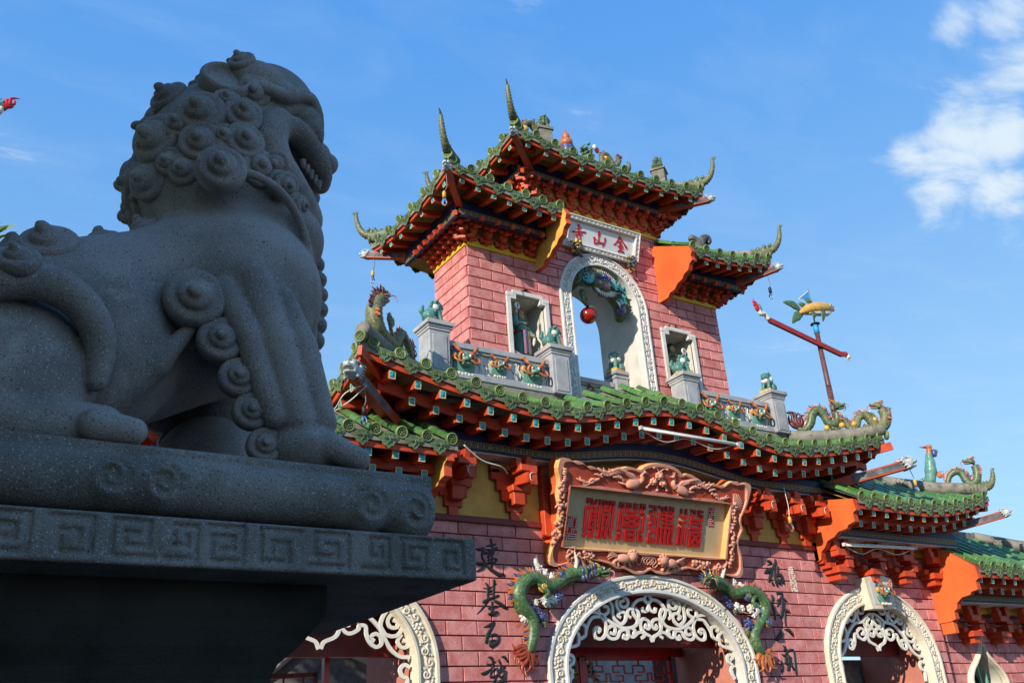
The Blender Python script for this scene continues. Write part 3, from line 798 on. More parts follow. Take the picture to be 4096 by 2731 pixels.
# back wall with the same arch
for i in range(len(cc) - 1):
    (xa, za), (xb, zb2) = cc[i], cc[i + 1]; tw.add([(xa, TB, za), (xb, TB, zb2), (xb, TB, 11.0), (xa, TB, 11.0)], [(3, 2, 1, 0)])
for (lo, hi) in ((-2.9, -0.9), (0.9, 2.9)): tw.add([(lo, TB, 6.4), (hi, TB, 6.4), (hi, TB, 10.3), (lo, TB, 10.3)], [(3, 2, 1, 0)])
tower_wall = tw.build('tower_wall', mats('mortar'), GATE)
holes = [arch_hole(0, 0.90, 0.90, 9.03)] + [rect_hole(a - 0.04, b + 0.04, c_, d + 0.04) for a, b, c_, d in NI]
brick_panel(tower_wall, (0, TY, 0), (1, 0, 0), (0, -1, 0), -2.926, 2.926, 6.75, 9.60, T_ZR, T_H, T_B, -2.904, holes)
brick_panel(tower_wall, (0, TY, 0), (1, 0, 0), (0, -1, 0), -1.55, 1.55, 9.60, 10.78, T_ZR, T_H, T_B, -2.904, [arch_hole(0, 0.90, 0.90, 9.03)])
brick_panel(tower_wall, (-2.9, TY, 0), (0, 1, 0), (-1, 0, 0), 0.0, TB - TY, 6.75, 9.60, T_ZR, T_H, T_B, 0.0, parity=0)
ti, to = arch_curve(*T_IN, 6.4), arch_curve(*T_OUT, 6.4)
ttr = arch_trim(GATE, mats('stone_white'), ti, to, TY, [(a, b * 0.75) for a, b in TRIM], 'arch_trim')
band_carving(ttr, mats('stone_white'), ti, to, TY + 0.018, 0.125, 6.9, 0.016, seed=8)
reveal(GATE, 'arch_reveal', mats('plaster'), ti, TY + 0.09, TB + 0.02)
for (a, b, c_, d) in NI:
    # niche box and its shouldered stone frame
    w = MB(); yb = TY + 0.50
    w.add([(a, TY, c_), (a, yb, c_), (a, yb, d), (a, TY, d)], [(0, 1, 2, 3)]); w.add([(b, TY, c_), (b, yb, c_), (b, yb, d), (b, TY, d)], [(3, 2, 1, 0)])
    w.add([(a, yb, c_), (b, yb, c_), (b, yb, d), (a, yb, d)], [(0, 1, 2, 3)]); w.add([(a, TY, d), (b, TY, d), (b, yb, d), (a, yb, d)], [(0, 1, 2, 3)])
    w.add([(a, TY, c_), (b, TY, c_), (b, yb, c_), (a, yb, c_)], [(3, 2, 1, 0)])
    nb = w.build('niche', mats('plaster'), GATE)
    w = MB(); y0 = TY - 0.07; y1 = TY + 0.02; t = 0.075; q = 0.11
    w.b2((a - t, y0, c_), (a + 0.0, y1, d - 0.04)); w.b2((b, y0, c_), (b + t, y1, d - 0.04))
    w.b2((a + q * .45, y0 - .004, d), (b - q * .45, y1, d + t)); 
    for s_, e in ((1, a), (-1, b)):
        w.b2((e - (0.0 if s_ > 0 else q), y0 - 0.002, d - 0.10), (e + (q if s_ > 0 else 0.0), y1, d - 0.001))
        w.b2((e - s_ * t, y0 - .006, d - 0.055), (e + s_ * q * .5, y1 - .002, d + 0.02))
    w.build('niche_frame', mats('stone_white'), nb)
# ------------------------------------------------------------------ roof pieces shared by every roof
def _disc():
    m = MB(); prof = [(0.0, 0.03), (0.086, 0.03), (0.088, -0.012), (0.080, -0.024), (0.070, -0.024), (0.066, -0.012), (0.020, -0.012)]
    m.lathe([(r_, h) for r_, h in prof], ax=(0, 1, 0), n=18, mi=[0, 0, 1, 1, 1, 0, 0])
    # medallion in relief
    for k in range(5):
        a = 2 * PI * k / 5 + 0.3
        m.tube([(0.045 * math.cos(a + q), -0.014, 0.045 * math.sin(a + q)) if j else (0.016 * math.cos(a), -0.016, 0.016 * math.sin(a)) for j, q in enumerate((0, 0.1, 0.7, 1.1))], 0.0065, 4, 0, smooth=True)
    m.ball((0, -0.014, 0), (0.016, 0.01, 0.016), 0, 6, 4)
    return m.data('tile_end_disc', mats('tile_old', 'tile_rim'))
def _barrel():
    m = MB(); n = 8
    def arc(r_, y): return [(r_ * math.cos(PI * k / n), y, r_ * math.sin(PI * k / n) * 0.95 - 0.005) for k in range(n, -1, -1)]
    rows = [arc(0.080, 0.0), arc(0.081, 0.06), arc(0.074, 0.065), arc(0.070, 1.04)]
    m.loft(rows[:2], 1, True); m.loft(rows[1:3], 1, False); m.loft(rows[2:], 0, True)
    m.add(arc(0.080, 0.0), [list(range(n + 1))[::-1]], 1)
    return m.data('barrel_tile', mats('tile_green', 'tile_rim'))
def _drip(broken=False, seed=0):
    rg = random.Random(seed); L = [(-0.175, 0.02), (-0.178, -0.02), (-0.160, -0.055), (-0.135, -0.062), (-0.128, -0.095), (-0.095, -0.105), (-0.080, -0.140), (-0.045, -0.150), (0.0, -0.185)]
    pts = L + [(-x, z) for x, z in L[-2::-1]]
    if broken: pts = [(x * (1 - 0.25 * rg.random()), z * (1 - 0.3 * rg.random())) if z < -0.05 else (x, z) for x, z in pts]
    m = MB(); n = len(pts)
    def cv(x): return -0.030 + 1.1 * x * x          # the plate bellies outwards
    F = [(x, cv(x), z) for x, z in pts]; Fi = [(x * .82, cv(x * .82) + 0.006, z * .80 - 0.004) for x, z in pts]; Bk = [(x, cv(x) + 0.022, z) for x, z in pts]
    m.add(F + Fi + Bk, [(i, i + n, (i + 1) % n + n, (i + 1) % n) for i in range(n)] + [(i, (i + 1) % n, (i + 1) % n + 2 * n, i + 2 * n) for i in range(n)], 0)
    for i in range(n // 2):
        m.add([Fi[i], Fi[i + 1], Fi[n - 2 - i], Fi[n - 1 - i]], [(0, 3, 2, 1)] if i < n // 2 else [], 0)
        m.add([Bk[i], Bk[i + 1], Bk[n - 2 - i], Bk[n - 1 - i]], [(0, 1, 2, 3)], 0)
    for s in (-1, 1):
        m.tube([(s * x, cv(x) - 0.0, z) for x, z in spiral2(0.065, -0.045, 0.036, 1.2, 0.5, 1, 8)], 0.006, 4)
    m.tube([(0, -0.028, -0.03), (0.02, -0.03, -0.08), (-0.012, -0.026, -0.11), (0, -0.024, -0.14)], 0.007, 4)
    return m.data('drip_tile', mats('tile_old'))
DISC, BARREL = _disc(), _barrel()
DRIPS = [_drip(), _drip(), _drip(), _drip(), _drip(True, 3)]
def eave_side(rf, P, cols, tmax, seg=0.30, drip_ends=True, skip_last=False, rows_max=9, jit=0.0):
    """tile columns, end discs and drip tiles along one eave; P(s, t) is the roof surface"""
    ds = 0.02
    for i, s in enumerate(cols):
        p = P(s, 0.0); a = (P(s + ds, 0) - P(s - ds, 0)).normalized()
        up = (P(s, 0.06) - p).normalized(); n = a.cross(up).normalized()
        if n.z < 0: a, n = -a, -n
        y = n.cross(a).normalized()           # up the slope
        if y.dot(up) < 0: a = -a; y = n.cross(a).normalized()
        lift = n * 0.03
        tl = Matrix.Rotation(R(rng.uniform(-7, 7)), 4, 'Y') @ Matrix.Rotation(R(rng.uniform(-3, 5)), 4, 'X')
        fl = Vector((y.x, y.y, y.z * 0.45)).normalized(); zz = a.cross(fl)
        link('tile_end_disc', DISC, rf, mw=frame(p + lift + Vector((0, 0, 0.005)), a, fl, zz) @ tl)
        tm = tmax(s)
        L = sum((P(s, tm * (k + 1) / 8) - P(s, tm * k / 8)).length for k in range(8))
        k_ = max(1, min(rows_max, int(round(L / seg))))
        if tm > 0.03:
            for k in range(k_):
                q0, q1 = P(s, tm * k / k_), P(s, tm * (k + 1) / k_); d = (q1 - q0); ln = d.length; d.normalize()
                nn = a.cross(d).normalized()
                link('barrel_tile', BARREL, rf, mw=frame(q0 + nn * (0.026 + rng.uniform(-.004, .004)), a, d * ln, nn))
        if i + 1 < len(cols):
            sm = (s + cols[i + 1]) / 2; p2 = P(sm, 0); a2 = (P(sm + ds, 0) - P(sm - ds, 0)).normalized()
            if a2.dot(a) < 0: a2 = -a2
            out = -Vector((y.x, y.y, 0)).normalized()
            zz = Vector((0, 0, 1)); zz = (zz - a2 * zz.dot(a2)).normalized(); yy = zz.cross(a2)
            w = abs(cols[i + 1] - s) / 0.40
            tilt = Matrix.Rotation(R(14 + rng.uniform(-4, 4)), 4, 'X') @ Matrix.Rotation(R(rng.uniform(-3, 3)), 4, 'Y')
            link('drip_tile', DRIPS[rng.randrange(5)], rf, mw=frame(p2 + out * 0.015 + Vector((0, 0, -0.012)), a2 * w, yy, zz * 1.05) @ tilt)
def roof_deck(rf, sides, name='roof_deck', mt=('roof_mortar', 'yellow_paint')):
    """the bed under the tiles and the boarded underside; sides = [(P, s0, s1, tmax, ns)]"""
    w = MB()
    for (P, s0, s1, tmax, ns) in sides:
        S = [s0 + (s1 - s0) * i / ns for i in range(ns + 1)]
        for off, m, fl in ((-0.02, 0, False), (-0.115, 1, True)):
            rows = []
            for j in range(5):
                rows.append([P(s, max(tmax(s), 0.002) * j / 4) + Vector((0, 0, off)) for s in S])
            w.loft(rows, m, True)
        w.loft([[P(s, 0) + Vector((0, 0, -0.02)) for s in S], [P(s, 0) + Vector((0, 0, -0.115)) for s in S]], 0)
    return w.build(name, mats(*mt), rf)
def curved_board(parent, name, mt, S, pos, thick, h, m=0):
    """board following pos(s) -> (point at the middle of its outer face, outward unit vector)"""
    w = MB(); rows = [[], [], [], []]
    for s in S:
        p, o = pos(s); p = Vector(p); o = Vector(o)
        hh = h(s) if callable(h) else h
        for k, (a, b) in enumerate(((0, .5), (0, -.5), (-thick, -.5), (-thick, .5))): rows[k].append(p + o * a + Vector((0, 0, b * hh)))
    for k in range(4): w.loft([rows[k], rows[(k + 1) % 4]], m)
    w.add([r_[0] for r_ in rows], [(0, 1, 2, 3)], m); w.add([r_[-1] for r_ in rows], [(3, 2, 1, 0)], m)
    return w.build(name, mats(mt), parent)
def key_strip(parent, S0, S1, pos, h, cell=0.105, th=0.006, name='key_pattern'):
    """Greek-key cells in thin gold relief; pos(s) -> (point on the strip's lower edge, outward)"""
    w = MB(); n = max(1, int(round(abs(S1 - S0) / cell))); ds = (S1 - S0) / n
    G = [(0.06, 0.0), (0.06, 1.0), (0.94, 1.0), (0.94, 0.0), (0.34, 0.0), (0.34, 0.66), (0.66, 0.66), (0.66, 0.33)]
    bw = 0.13
    for i in range(n):
        mir = i % 2; g = [((1 - x) if mir else x, z) for x, z in G]
        for (xa, za), (xb, zb) in zip(g, g[1:]):
            if xa == xb: lo, hi = (xa - bw / 2, min(za, zb) - bw / 2), (xa + bw / 2, max(za, zb) + bw / 2)
            else: lo, hi = (min(xa, xb) - bw / 2, za - bw / 2), (max(xa, xb) + bw / 2, za + bw / 2)
            q = []
            for (x, z) in ((lo[0], lo[1]), (hi[0], lo[1]), (hi[0], hi[1]), (lo[0], hi[1])):
                s = S0 + (i + 0.03 + 0.94 * x) * ds; p, o = pos(s); q.append(Vector(p) + Vector(o) * th + Vector((0, 0, z * h)))
            w.add(q, [(0, 1, 2, 3)])
    return w.build(name, mats('gold'), parent)
def rafter(parent, a, b, w=0.10, h=0.115, name='rafter', h2=None):
    m = MB(); m.beam(a, b, w, h, 0, endm=2, rim=(0.22, 1), h2=h2); return m.build(name, mats('red_wood', 'cream_edge', 'teal'), parent)
def frange(a, b, n): return [a + (b - a) * i / (n - 1) for i in range(n)]
def horn_tail(parent, base, d, size=1.0, name='ridge_tail', mt=('glaze_olive', 'glaze_green')):
    """upswept ringed tail at a roof corner with a fringed tip; d is the outward horizontal direction"""
    d = Vector(d).normalized(); b = Vector(base); up = Vector((0, 0, 1)); w = MB()
    P = [b - d * 0.34 + up * 0.03, b - d * 0.12, b + d * 0.12 * size + up * 0.05 * size, b + d * 0.30 * size + up * 0.22 * size, b + d * 0.40 * size + up * 0.46 * size, b + d * 0.44 * size + up * 0.70 * size]
    Q = smooth_path(P, 7); rad = lerp_list([0.09, 0.085, 0.07, 0.055, 0.045, 0.03], len(Q)); rad = [r_ * (1.2 if i % 2 else 0.88) for i, r_ in enumerate(rad)]
    w.tube(Q, rad, 10, 0)
    for i in range(len(Q) - 1):                     # ring scales along the outer side
        if i % 2 == 0 and i > 6: w.ball(Q[i] - d * rad[i] * .2 + up * 0.0, (rad[i] * 1.1, rad[i] * 1.1, 0.022), 1, 8, 4)
    tip = Q[-1]
    for k in range(-2, 3):
        a = k * 0.32; w.cone(tip - d * 0.01, tip + d * (0.16 * math.sin(a) + 0.03) * size + up * 0.14 * math.cos(a) * size, 0.024, 0.004, 6, 1)
    # leaf curls where the tail leaves the ridge
    sd = d.cross(up)
    for k, (u_, v_, r_) in enumerate(((-0.10, 0.10, 0.075), (0.02, 0.13, 0.06), (-0.24, 0.11, 0.07), (-0.06, 0.20, 0.05), (0.10, 0.22, 0.045))):
        w.ball(b + d * u_ * size + up * v_ * size, (r_ * .8, r_ * .8, r_), 1, 8, 5)
    return w.build(name, mats(*mt), parent)
def corner_beam(parent, a, b, w=0.12, h=0.15, head=0.13, name='corner_beam'):
    """hip beam under a corner, its tip carved as a pale beast head"""
    m = MB(); a, b = Vector(a), Vector(b); m.beam(b, a, w, h, 0); d = (b - a).normalized(); s = d.cross(Vector((0, 0, 1))).normalized(); u = s.cross(d)
    for sg in (-1, 1): m.beam(b + s * sg * (w / 2 + .002) - d * .02 , a + (b - a) * 0.35 + s * sg * (w / 2 + 0.002), 0.004, h * 0.72, 1)
    o = m.build(name, mats('red_wood', 'beam_dark'), parent)
    r_ = head; sc = Sculpt([-r_ * 1.4] * 3, [r_ * 1.4] * 3, r_ / 11)
    sc.ell((0.02 * 0, 0, 0), (r_ * .72, r_ * .62, r_ * .72), 0.01)
    sc.ell((r_ * .55, 0, r_ * .02), (r_ * .50, r_ * .42, r_ * .26), 0.02); sc.ell((r_ * .42, 0, -r_ * .42), (r_ * .45, r_ * .34, r_ * .17), 0.015)
    sc.ell((r_ * .62, 0, -r_ * .22), (r_ * .4, r_ * .5, r_ * .10), 0.008, op='s')
    for sg in (-1, 1):
        sc.ell((r_ * .38, sg * r_ * .36, r_ * .34), r_ * .19, 0.005); sc.ell((r_ * .95, sg * r_ * .15, r_ * .14), r_ * .14, 0.01)
        sc.path([(r_ * .5, sg * r_ * .35, r_ * .55), (r_ * .1, sg * r_ * .55, r_ * .62), (-r_ * .4, sg * r_ * .6, r_ * .75)], [r_ * .12, r_ * .12, r_ * .06], 0.01)
        for k in range(5): sc.cap((-r_ * .1 - .12 * r_ * k, sg * r_ * .5, -r_ * .5 + k * .28 * r_), (-r_ * .6 - .12 * r_ * k, sg * r_ * .72, -r_ * .6 + k * .34 * r_), r_ * .15, r_ * .06, 0.01)
    hd = sc.build('beast_head', mats('head_white'), parent)
    hd.matrix_basis = frame(b + d * head * 0.45 + u * 0.015, d, s * -1, u)
    return o

# ------------------------------------------------------------------ main roof over the central bay
def z_main(x):
    c = x - 0.2
    z = 6.20
    if abs(c) < 2.45: z += 0.385 * (0.5 + 0.5 * math.cos(PI * c / 2.45)) ** 0.92
    k = (abs(x) - 2.7) / 2.75
    if k > 0: z += 0.50 * k ** 1.35
    return z
XE, YE, HX, HY, ZT = 5.45, -1.10, 4.15, -0.12, 6.68
def z_top(x):
    c = x - 0.2
    return 6.66 + (0.56 * (0.5 + 0.5 * math.cos(PI * c / 2.3)) if abs(c) < 2.3 else 0.0)
def P_front(x, t): return V(x, YE + (HY - YE) * t, z_main(x) + (z_top(x) - z_main(x)) * (0.85 * t + 0.15 * t * t))
def tm_front(x): return 1.0 if abs(x) < HX else max(0.0, (XE - abs(x)) / (XE - HX))
def z_side(y): return 6.33 + 0.36 * max(0.0, (-y + 0.1) / 1.2) ** 1.5 if y < 0.1 else 6.33
def P_left(y, t): return V(-XE + (XE - HX) * t, y, z_side(y) + (ZT - z_side(y)) * (0.85 * t + 0.15 * t * t))
def P_right(y, t): q = P_left(y, t); return V(-q.x, q.y, q.z)
def tm_side(y): return 1.0 if y > HY else max(0.0, (y - YE) / (HY - YE))
MAIN_ROOF = roof_deck(GATE, [(P_front, -XE, XE, tm_front, 60), (P_left, YE, 2.4, tm_side, 14), (P_right, YE, 2.4, tm_side, 14)], 'main_roof')
cols_front = frange(-5.27, 5.33, 28)
eave_side(MAIN_ROOF, P_front, cols_front, tm_front)
eave_side(MAIN_ROOF, P_left, [-0.93 + 0.385 * i for i in range(8)], tm_side)
eave_side(MAIN_ROOF, P_right, [-0.93 + 0.385 * i for i in range(8)], tm_side)
# terrace behind the balustrade
mb = MB(); mb.b2((-HX, -0.10, 6.5), (HX, 2.6, 6.86)); mb.build('terrace', mats('roof_mortar'), GATE)
FR = (0, -1, 0)
S = frange(-XE + .03, XE - .03, 61)
curved_board(MAIN_ROOF, 'eave_board', 'red_wood', S, lambda s: ((s, YE + 0.035, z_main(s) - 0.125), FR), 0.035, 0.15)
S2 = frange(-XE + .42, XE - .42, 55)
curved_board(MAIN_ROOF, 'eave_board', 'red_wood', S2, lambda s: ((s, -0.72, z_main(s) - 0.31), FR), 0.05, 0.16)
S3 = frange(-4.6, 4.6, 49)
def z_navy(x): return z_main(max(-2.8, min(2.8, x))) - 0.505 if abs(x - .2) > 2.6 else z_main(x) - 0.505 - 0.14 * (0.5 + 0.5 * math.cos(PI * (x - .2) / 2.6))
curved_board(MAIN_ROOF, 'navy_fascia', 'navy', S3, lambda s: ((s, -0.40, z_navy(s) + 0.045), FR), 0.06, 0.25)
key_strip(MAIN_ROOF, -4.58, 4.58, lambda s: ((s, -0.40, z_navy(s) - 0.045), FR), 0.085, 0.108)
curved_board(MAIN_ROOF, 'soffit_board', 'stone_white', S3, lambda s: ((s, -0.36, z_navy(s) - 0.09), FR), 0.4, 0.02)
S4 = frange(-4.9, 4.9, 40)
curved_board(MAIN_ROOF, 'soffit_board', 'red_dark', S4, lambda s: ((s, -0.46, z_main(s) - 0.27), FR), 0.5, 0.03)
xr = [-4.95 + 0.3835 * i for i in range(27)]
for x in xr:
    z = z_main(x)
    rafter(MAIN_ROOF, (x, -1.02, z - 0.275), (x, -0.45, z - 0.19))
for x in [-4.55 + 0.3735 * i for i in range(25)]:
    z = z_main(x)
    rafter(MAIN_ROOF, (x, -0.80, z - 0.432), (x, -0.36, z - 0.38))
for s in (-1, 1):
    for y in (-0.6, -0.2, 0.2, 0.6, 1.0, 1.4, 1.8):
        rafter(MAIN_ROOF, (s * (XE - 0.09), y, z_side(y) - 0.275), (s * (XE - 0.75), y, z_side(y) - 0.18))
        if y > -.5: rafter(MAIN_ROOF, (s * (XE - 0.42), y + .15, z_side(y) - 0.43), (s * (XE - 0.9), y + .15, z_side(y) - 0.38))
    Sy = frange(YE + 0.02, 2.3, 20)
    curved_board(MAIN_ROOF, 'eave_board', 'red_wood', Sy, lambda q: ((s * (XE - 0.035), q, z_side(q) - 0.125), (s, 0, 0)), 0.035, 0.15)
    curved_board(MAIN_ROOF, 'eave_board', 'red_wood', frange(-0.7, 2.3, 20), lambda q: ((s * (XE - 0.42), q, z_side(q) - 0.31), (s, 0, 0)), 0.05, 0.16)
    mb = MB(); mb.b2((s * 4.55, -0.4, 5.55), (s * 4.62, 2.2, 6.1)); mb.build('navy_fascia', mats('navy'), MAIN_ROOF)
    # hip ridge from the terrace post out to the corner
    w = MB(); A, B_ = V(s * 3.98, -0.04, 6.84), V(s * 5.42, -1.12, 6.80)
    Q = smooth_path([A, A.lerp(B_, .5) + V(0, 0, -0.05), A.lerp(B_, .85), B_ + V(s * .03, -.03, .05)], 5)
    w.tube(Q, lerp_list([0.13, 0.13, 0.12, 0.10], len(Q)), 8, 0, squash=(1, 1, 1.1)); w.build('hip_ridge', mats('roof_mortar'), MAIN_ROOF)
    if s > 0: horn_tail(MAIN_ROOF, (s * 5.42, -1.12, 6.86), (s * .8, -.6, 0), 0.5)
    link('tile_end_disc', DISC, MAIN_ROOF, mw=frame((s * 5.48, -1.16, 6.72), (s * .6, .8 * 1, 0) if s < 0 else (.6, .8, 0), (-s * .8, .6, 0.25), (0, 0, 1)))
    corner_beam(MAIN_ROOF, (s * 4.45, -0.25, 5.82), (s * 5.62, -1.28, 6.10), 0.13, 0.17, 0.17)
    # corner cap of the eave boards
    mb = MB(); mb.beam((s * 4.7, -0.5, z_main(4.7) - .22), (s * 5.5, -1.2, 6.50), 0.05, 0.15, 0); mb.build('hip_rafter', mats('red_wood'), MAIN_ROOF)

# brackets of the central bay: stepped fans of blocks with outreaching arms
def bay_bracket(parent, x, zt=5.56, mirror=1):
    w = MB(); steps = [(0.80, 5.40), (0.62, 5.24), (0.46, 5.08), (0.30, 4.93), (0.16, 4.80)]
    for i, (wd, z) in enumerate(steps): w.b2((x - wd / 2, -0.12 + 0.008 * i, z - 0.085), (x + wd / 2, -0.031, z + 0.075), 0, 0.006)
    w.b2((x - .40, -0.12, 5.42), (x - .26, -0.031, zt), 0); w.b2((x + .26, -0.12, 5.42), (x + .40, -0.031, zt), 0)
    w.b2((x - 0.10, -0.24, 4.92), (x + 0.10, -0.10, 5.14), 0, 0.01); w.box((x, -0.17, 5.17), (0.26, 0.2, 0.10), 0, None, 0.01)
    # hexagon-ended arm reaching out
    hexa = [(-0.14, -0.055), (-0.05, -0.11), (0.14, -0.11), (0.14, 0.11), (-0.05, 0.11), (-0.14, 0.055)]
    w.beam((x, -0.62, 5.235), (x, -0.10, 5.30), 0.16, 0.15, 0); 
    w.prism([(0.07 * a, b) for a, b in ((-1, -.04), (-.3, -.10), (1, -.10), (1, .10), (-.3, .10), (-1, .04))], (x, -0.635, 5.23), (1, 0, 0), (0, 0, 1), (0, 0.10, 0), 0)
    w.box((x, -0.40, 5.40), (0.30, 0.30, 0.10), 0, None, 0.01); w.box((x - .13, -0.38, 5.50), (0.09, 0.2, 0.12), 0); w.box((x + .13, -0.38, 5.50), (0.09, 0.2, 0.12), 0)
    w.beam((x + 0.02, -0.52, 5.52), (x + 0.02, -0.2, 5.60), 0.08, 0.12, 0)
    w.tube([(x - .02, -0.645, 5.16), (x - .06, -0.645, 5.20), (x - .06, -0.645, 5.27), (x - .02, -0.645, 5.30), (x + .05, -0.645, 5.30)], 0.006, 4, 1)
    return w.build('bracket', mats('red_wood', 'white_paint'), parent)
for x in (-3.55, -2.5, 2.55, 3.30, 3.92): bay_bracket(GATE, x)

# ------------------------------------------------------------------ side gate roofs
def step_gable(parent, x, th, poly, inner_yellow, s, name='gable_board', colr='orange_paint'):
    """stepped end board of a roof; poly in (y, z); the side facing the roof is yellow"""
    w = MB(); w.prism(poly, (x, 0, 0), (0, 1, 0), (0, 0, 1), (th, 0, 0), 0, 1, 2)
    # prism's first cap faces away from +th; choose colours by side
    if s > 0: mm = (colr, 'red_wood', 'yellow_paint')
    else: mm = ('yellow_paint', 'red_wood', colr)
    if not inner_yellow: mm = (colr, 'red_wood', colr)
    return w.build(name, mats(*mm), parent)
def wing_bracket(parent, x, zb, y0=0.0, sc=1.0):
    """cross-and-fork bracket: a foot block, two spreading tiers and a pair of posts up to the fascia"""
    w = MB(); B = lambda cx, cy, cz, sx, sy, sz: w.box((x + cx * sc, y0 + cy, zb + cz * sc), (sx * sc, sy, sz * sc), 0, None, 0.006)
    B(0, -0.16, 0.06, 0.20, 0.30, 0.13); B(0, -0.20, 0.17, 0.34, 0.34, 0.11); B(-0.17, -0.12, 0.26, 0.14, 0.24, 0.10); B(0.17, -0.24, 0.28, 0.17, 0.30, 0.14)
    B(0.16, -0.28, 0.40, 0.22, 0.26, 0.06); B(0.0, -0.33, 0.47, 0.32, 0.18, 0.12); B(-0.12, -0.33, 0.57, 0.12, 0.16, 0.12); B(0.13, -0.35, 0.57, 0.12, 0.16, 0.12)
    B(-0.25, -0.08, 0.36, 0.12, 0.16, 0.12); B(-0.14, -0.34, 0.70, 0.11, 0.12, 0.18); B(0.14, -0.36, 0.70, 0.11, 0.12, 0.18); B(-.30, -0.06, 0.52, 0.1, 0.12, 0.36)
    return w.build('bracket', mats('red_wood'), parent)
def wing_roof(T, s, x0, x1, ye, ze0, rise, yt, zt, hx, dz, nm, ncol, gx, gable, brackets, xb0, x_fascia, full=True):
    """roof of a lower bay; s = +1 right, -1 left; x given for the right-hand side"""
    def ze(x): q = (abs(x) - (x1 - 2.3)) / 2.3; return ze0 + (rise * q ** 1.7 if q > 0 else 0)
    def P(x, t): return V(x, ye + (yt - ye) * t, ze(x) + (zt - ze(x)) * (0.9 * t + 0.1 * t * t))
    def tm(x): return 1.0 if abs(x) < hx else max(0.0, (x1 - abs(x)) / (x1 - hx))
    def Ps(y, t): return V(s * (x1 - (x1 - hx) * t), y, zs(y) + (zt - zs(y)) * (0.9 * t + 0.1 * t * t))
    def zs(y): return ze0 + 0.1 + (rise - .1) * max(0.0, 1 - (y - ye) / 1.3) ** 1.6
    def tms(y): return 1.0 if y > yt else max(0.0, (y - ye) / (yt - ye))
    rf = roof_deck(T, [(P, s * x0, s * x1, tm, 30), (Ps, ye, 2.2, tms, 10)] if full else [(P, s * x0, s * x1, tm, 24)], nm)
    cols = [s * (x0 + 0.10 + (x1 - x0 - 0.28) * i / (ncol - 1)) for i in range(ncol)]
    eave_side(rf, P, cols, tm)
    if full: eave_side(rf, Ps, [ye + 0.2 + 0.385 * i for i in range(8)], tms)
    Sx = frange(s * x0, s * x1, 31)
    curved_board(rf, 'eave_board', 'red_wood', Sx, lambda q: ((q, ye + 0.035, ze(q) - 0.125), FR), 0.035, 0.15)
    curved_board(rf, 'eave_board', 'red_wood', frange(s * (x0 + .1), s * (x1 - .36), 31), lambda q: ((q, ye + 0.36, ze(q) - 0.29), FR), 0.05, 0.13)
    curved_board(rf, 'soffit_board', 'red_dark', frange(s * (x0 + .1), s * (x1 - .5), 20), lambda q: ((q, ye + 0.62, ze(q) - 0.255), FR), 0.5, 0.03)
    n1 = ncol
    for i in range(n1):
        x = s * (x0 + 0.12 + (x1 - x0 - 0.16) * i / (n1 - 1)); z = ze(x); rafter(rf, (x, ye + 0.08, z - 0.245), (x, ye + 0.6, z - 0.17), 0.095, 0.11)
    for i in range(n1 - 1):
        x = s * (x0 + 0.36 + (x1 - x0 - 0.60) * i / (n1 - 2)); z = ze(x); rafter(rf, (x, ye + 0.30, z - 0.395), (x, ye + 0.75, z - 0.34), 0.095, 0.11)
    yf = ye + 0.60; zf = ze0 - 0.47; xa, xb = s * xb0, s * x_fascia
    curved_board(rf, 'navy_fascia', 'navy', [xa, xb] if s > 0 else [xb, xa], lambda q: ((q, yf, zf + 0.03), FR), 0.06, 0.27)
    key_strip(rf, min(xa, xb), max(xa, xb), lambda q: ((q, yf, zf - 0.055), FR), 0.085, 0.118)
    mb = MB(); mb.b2((min(xa, xb), yf, zf - 0.115), (max(xa, xb), 0.0, zf - 0.100)); mb.build('soffit_board', mats('stone_white'), rf)
    step_gable(rf, gx, 0.12 * s, gable, True, 1)
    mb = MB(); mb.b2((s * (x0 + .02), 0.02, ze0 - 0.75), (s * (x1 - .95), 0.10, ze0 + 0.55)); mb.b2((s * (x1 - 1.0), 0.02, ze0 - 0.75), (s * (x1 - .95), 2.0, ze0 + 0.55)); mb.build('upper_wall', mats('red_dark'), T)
    for x in brackets: wing_bracket(T, s * x, ze0 - 1.30, 0.15 if x > 7.45 else 0.0)
    if full:
        for y in (-0.7, -0.3, 0.1, 0.5, 0.9): rafter(rf, (s * (x1 - 0.08), y, zs(y) - 0.245), (s * (x1 - 0.7), y, zs(y) - 0.17))
        curved_board(rf, 'eave_board', 'red_wood', frange(ye + .02, 2.1, 16), lambda q: ((s * (x1 - 0.035), q, zs(q) - 0.125), (s, 0, 0)), 0.035, 0.15)
        w = MB(); A, B_ = V(s * (hx - .1), yt, zt + 0.06), V(s * (x1 - .03), ye - 0.02, ze(x1) + 0.10)
        Q = smooth_path([A, A.lerp(B_, .5) + V(0, 0, -0.05), A.lerp(B_, .85) + V(0, 0, .0), B_], 5)
        w.tube(Q, lerp_list([0.14, 0.14, 0.12, 0.10], len(Q)), 8); w.build('hip_ridge', mats('roof_mortar'), rf)
        horn_tail(rf, B_ + V(0, 0, .05), (s * .75, -.66, 0), 0.48)
        corner_beam(rf, (s * (x1 - 1.1), ye + 0.95, ze0 - 0.33), (s * (x1 + 0.12), ye - 0.12, ze0 - 0.02), 0.11, 0.14, 0.13)
        # ridge running back into the wall
        w = MB(); w.b2((s * (x0 + .3), yt - 0.12, zt - 0.05), (s * hx, yt + 0.12, zt + 0.14)); w.build('top_ridge', mats('roof_mortar'), rf)
    return rf, P, ze
GAB1 = [(0.10, 5.62), (-1.10, 5.37), (-1.13, 5.16), (-1.05, 5.12), (-1.05, 4.97), (-0.90, 4.94), (-0.86, 4.885), (-0.66, 4.87), (-0.55, 4.80), (-0.38, 4.76), (-0.30, 4.66), (-0.20, 4.60), (-0.16, 4.46), (0.0, 4.46), (0.10, 4.50)]
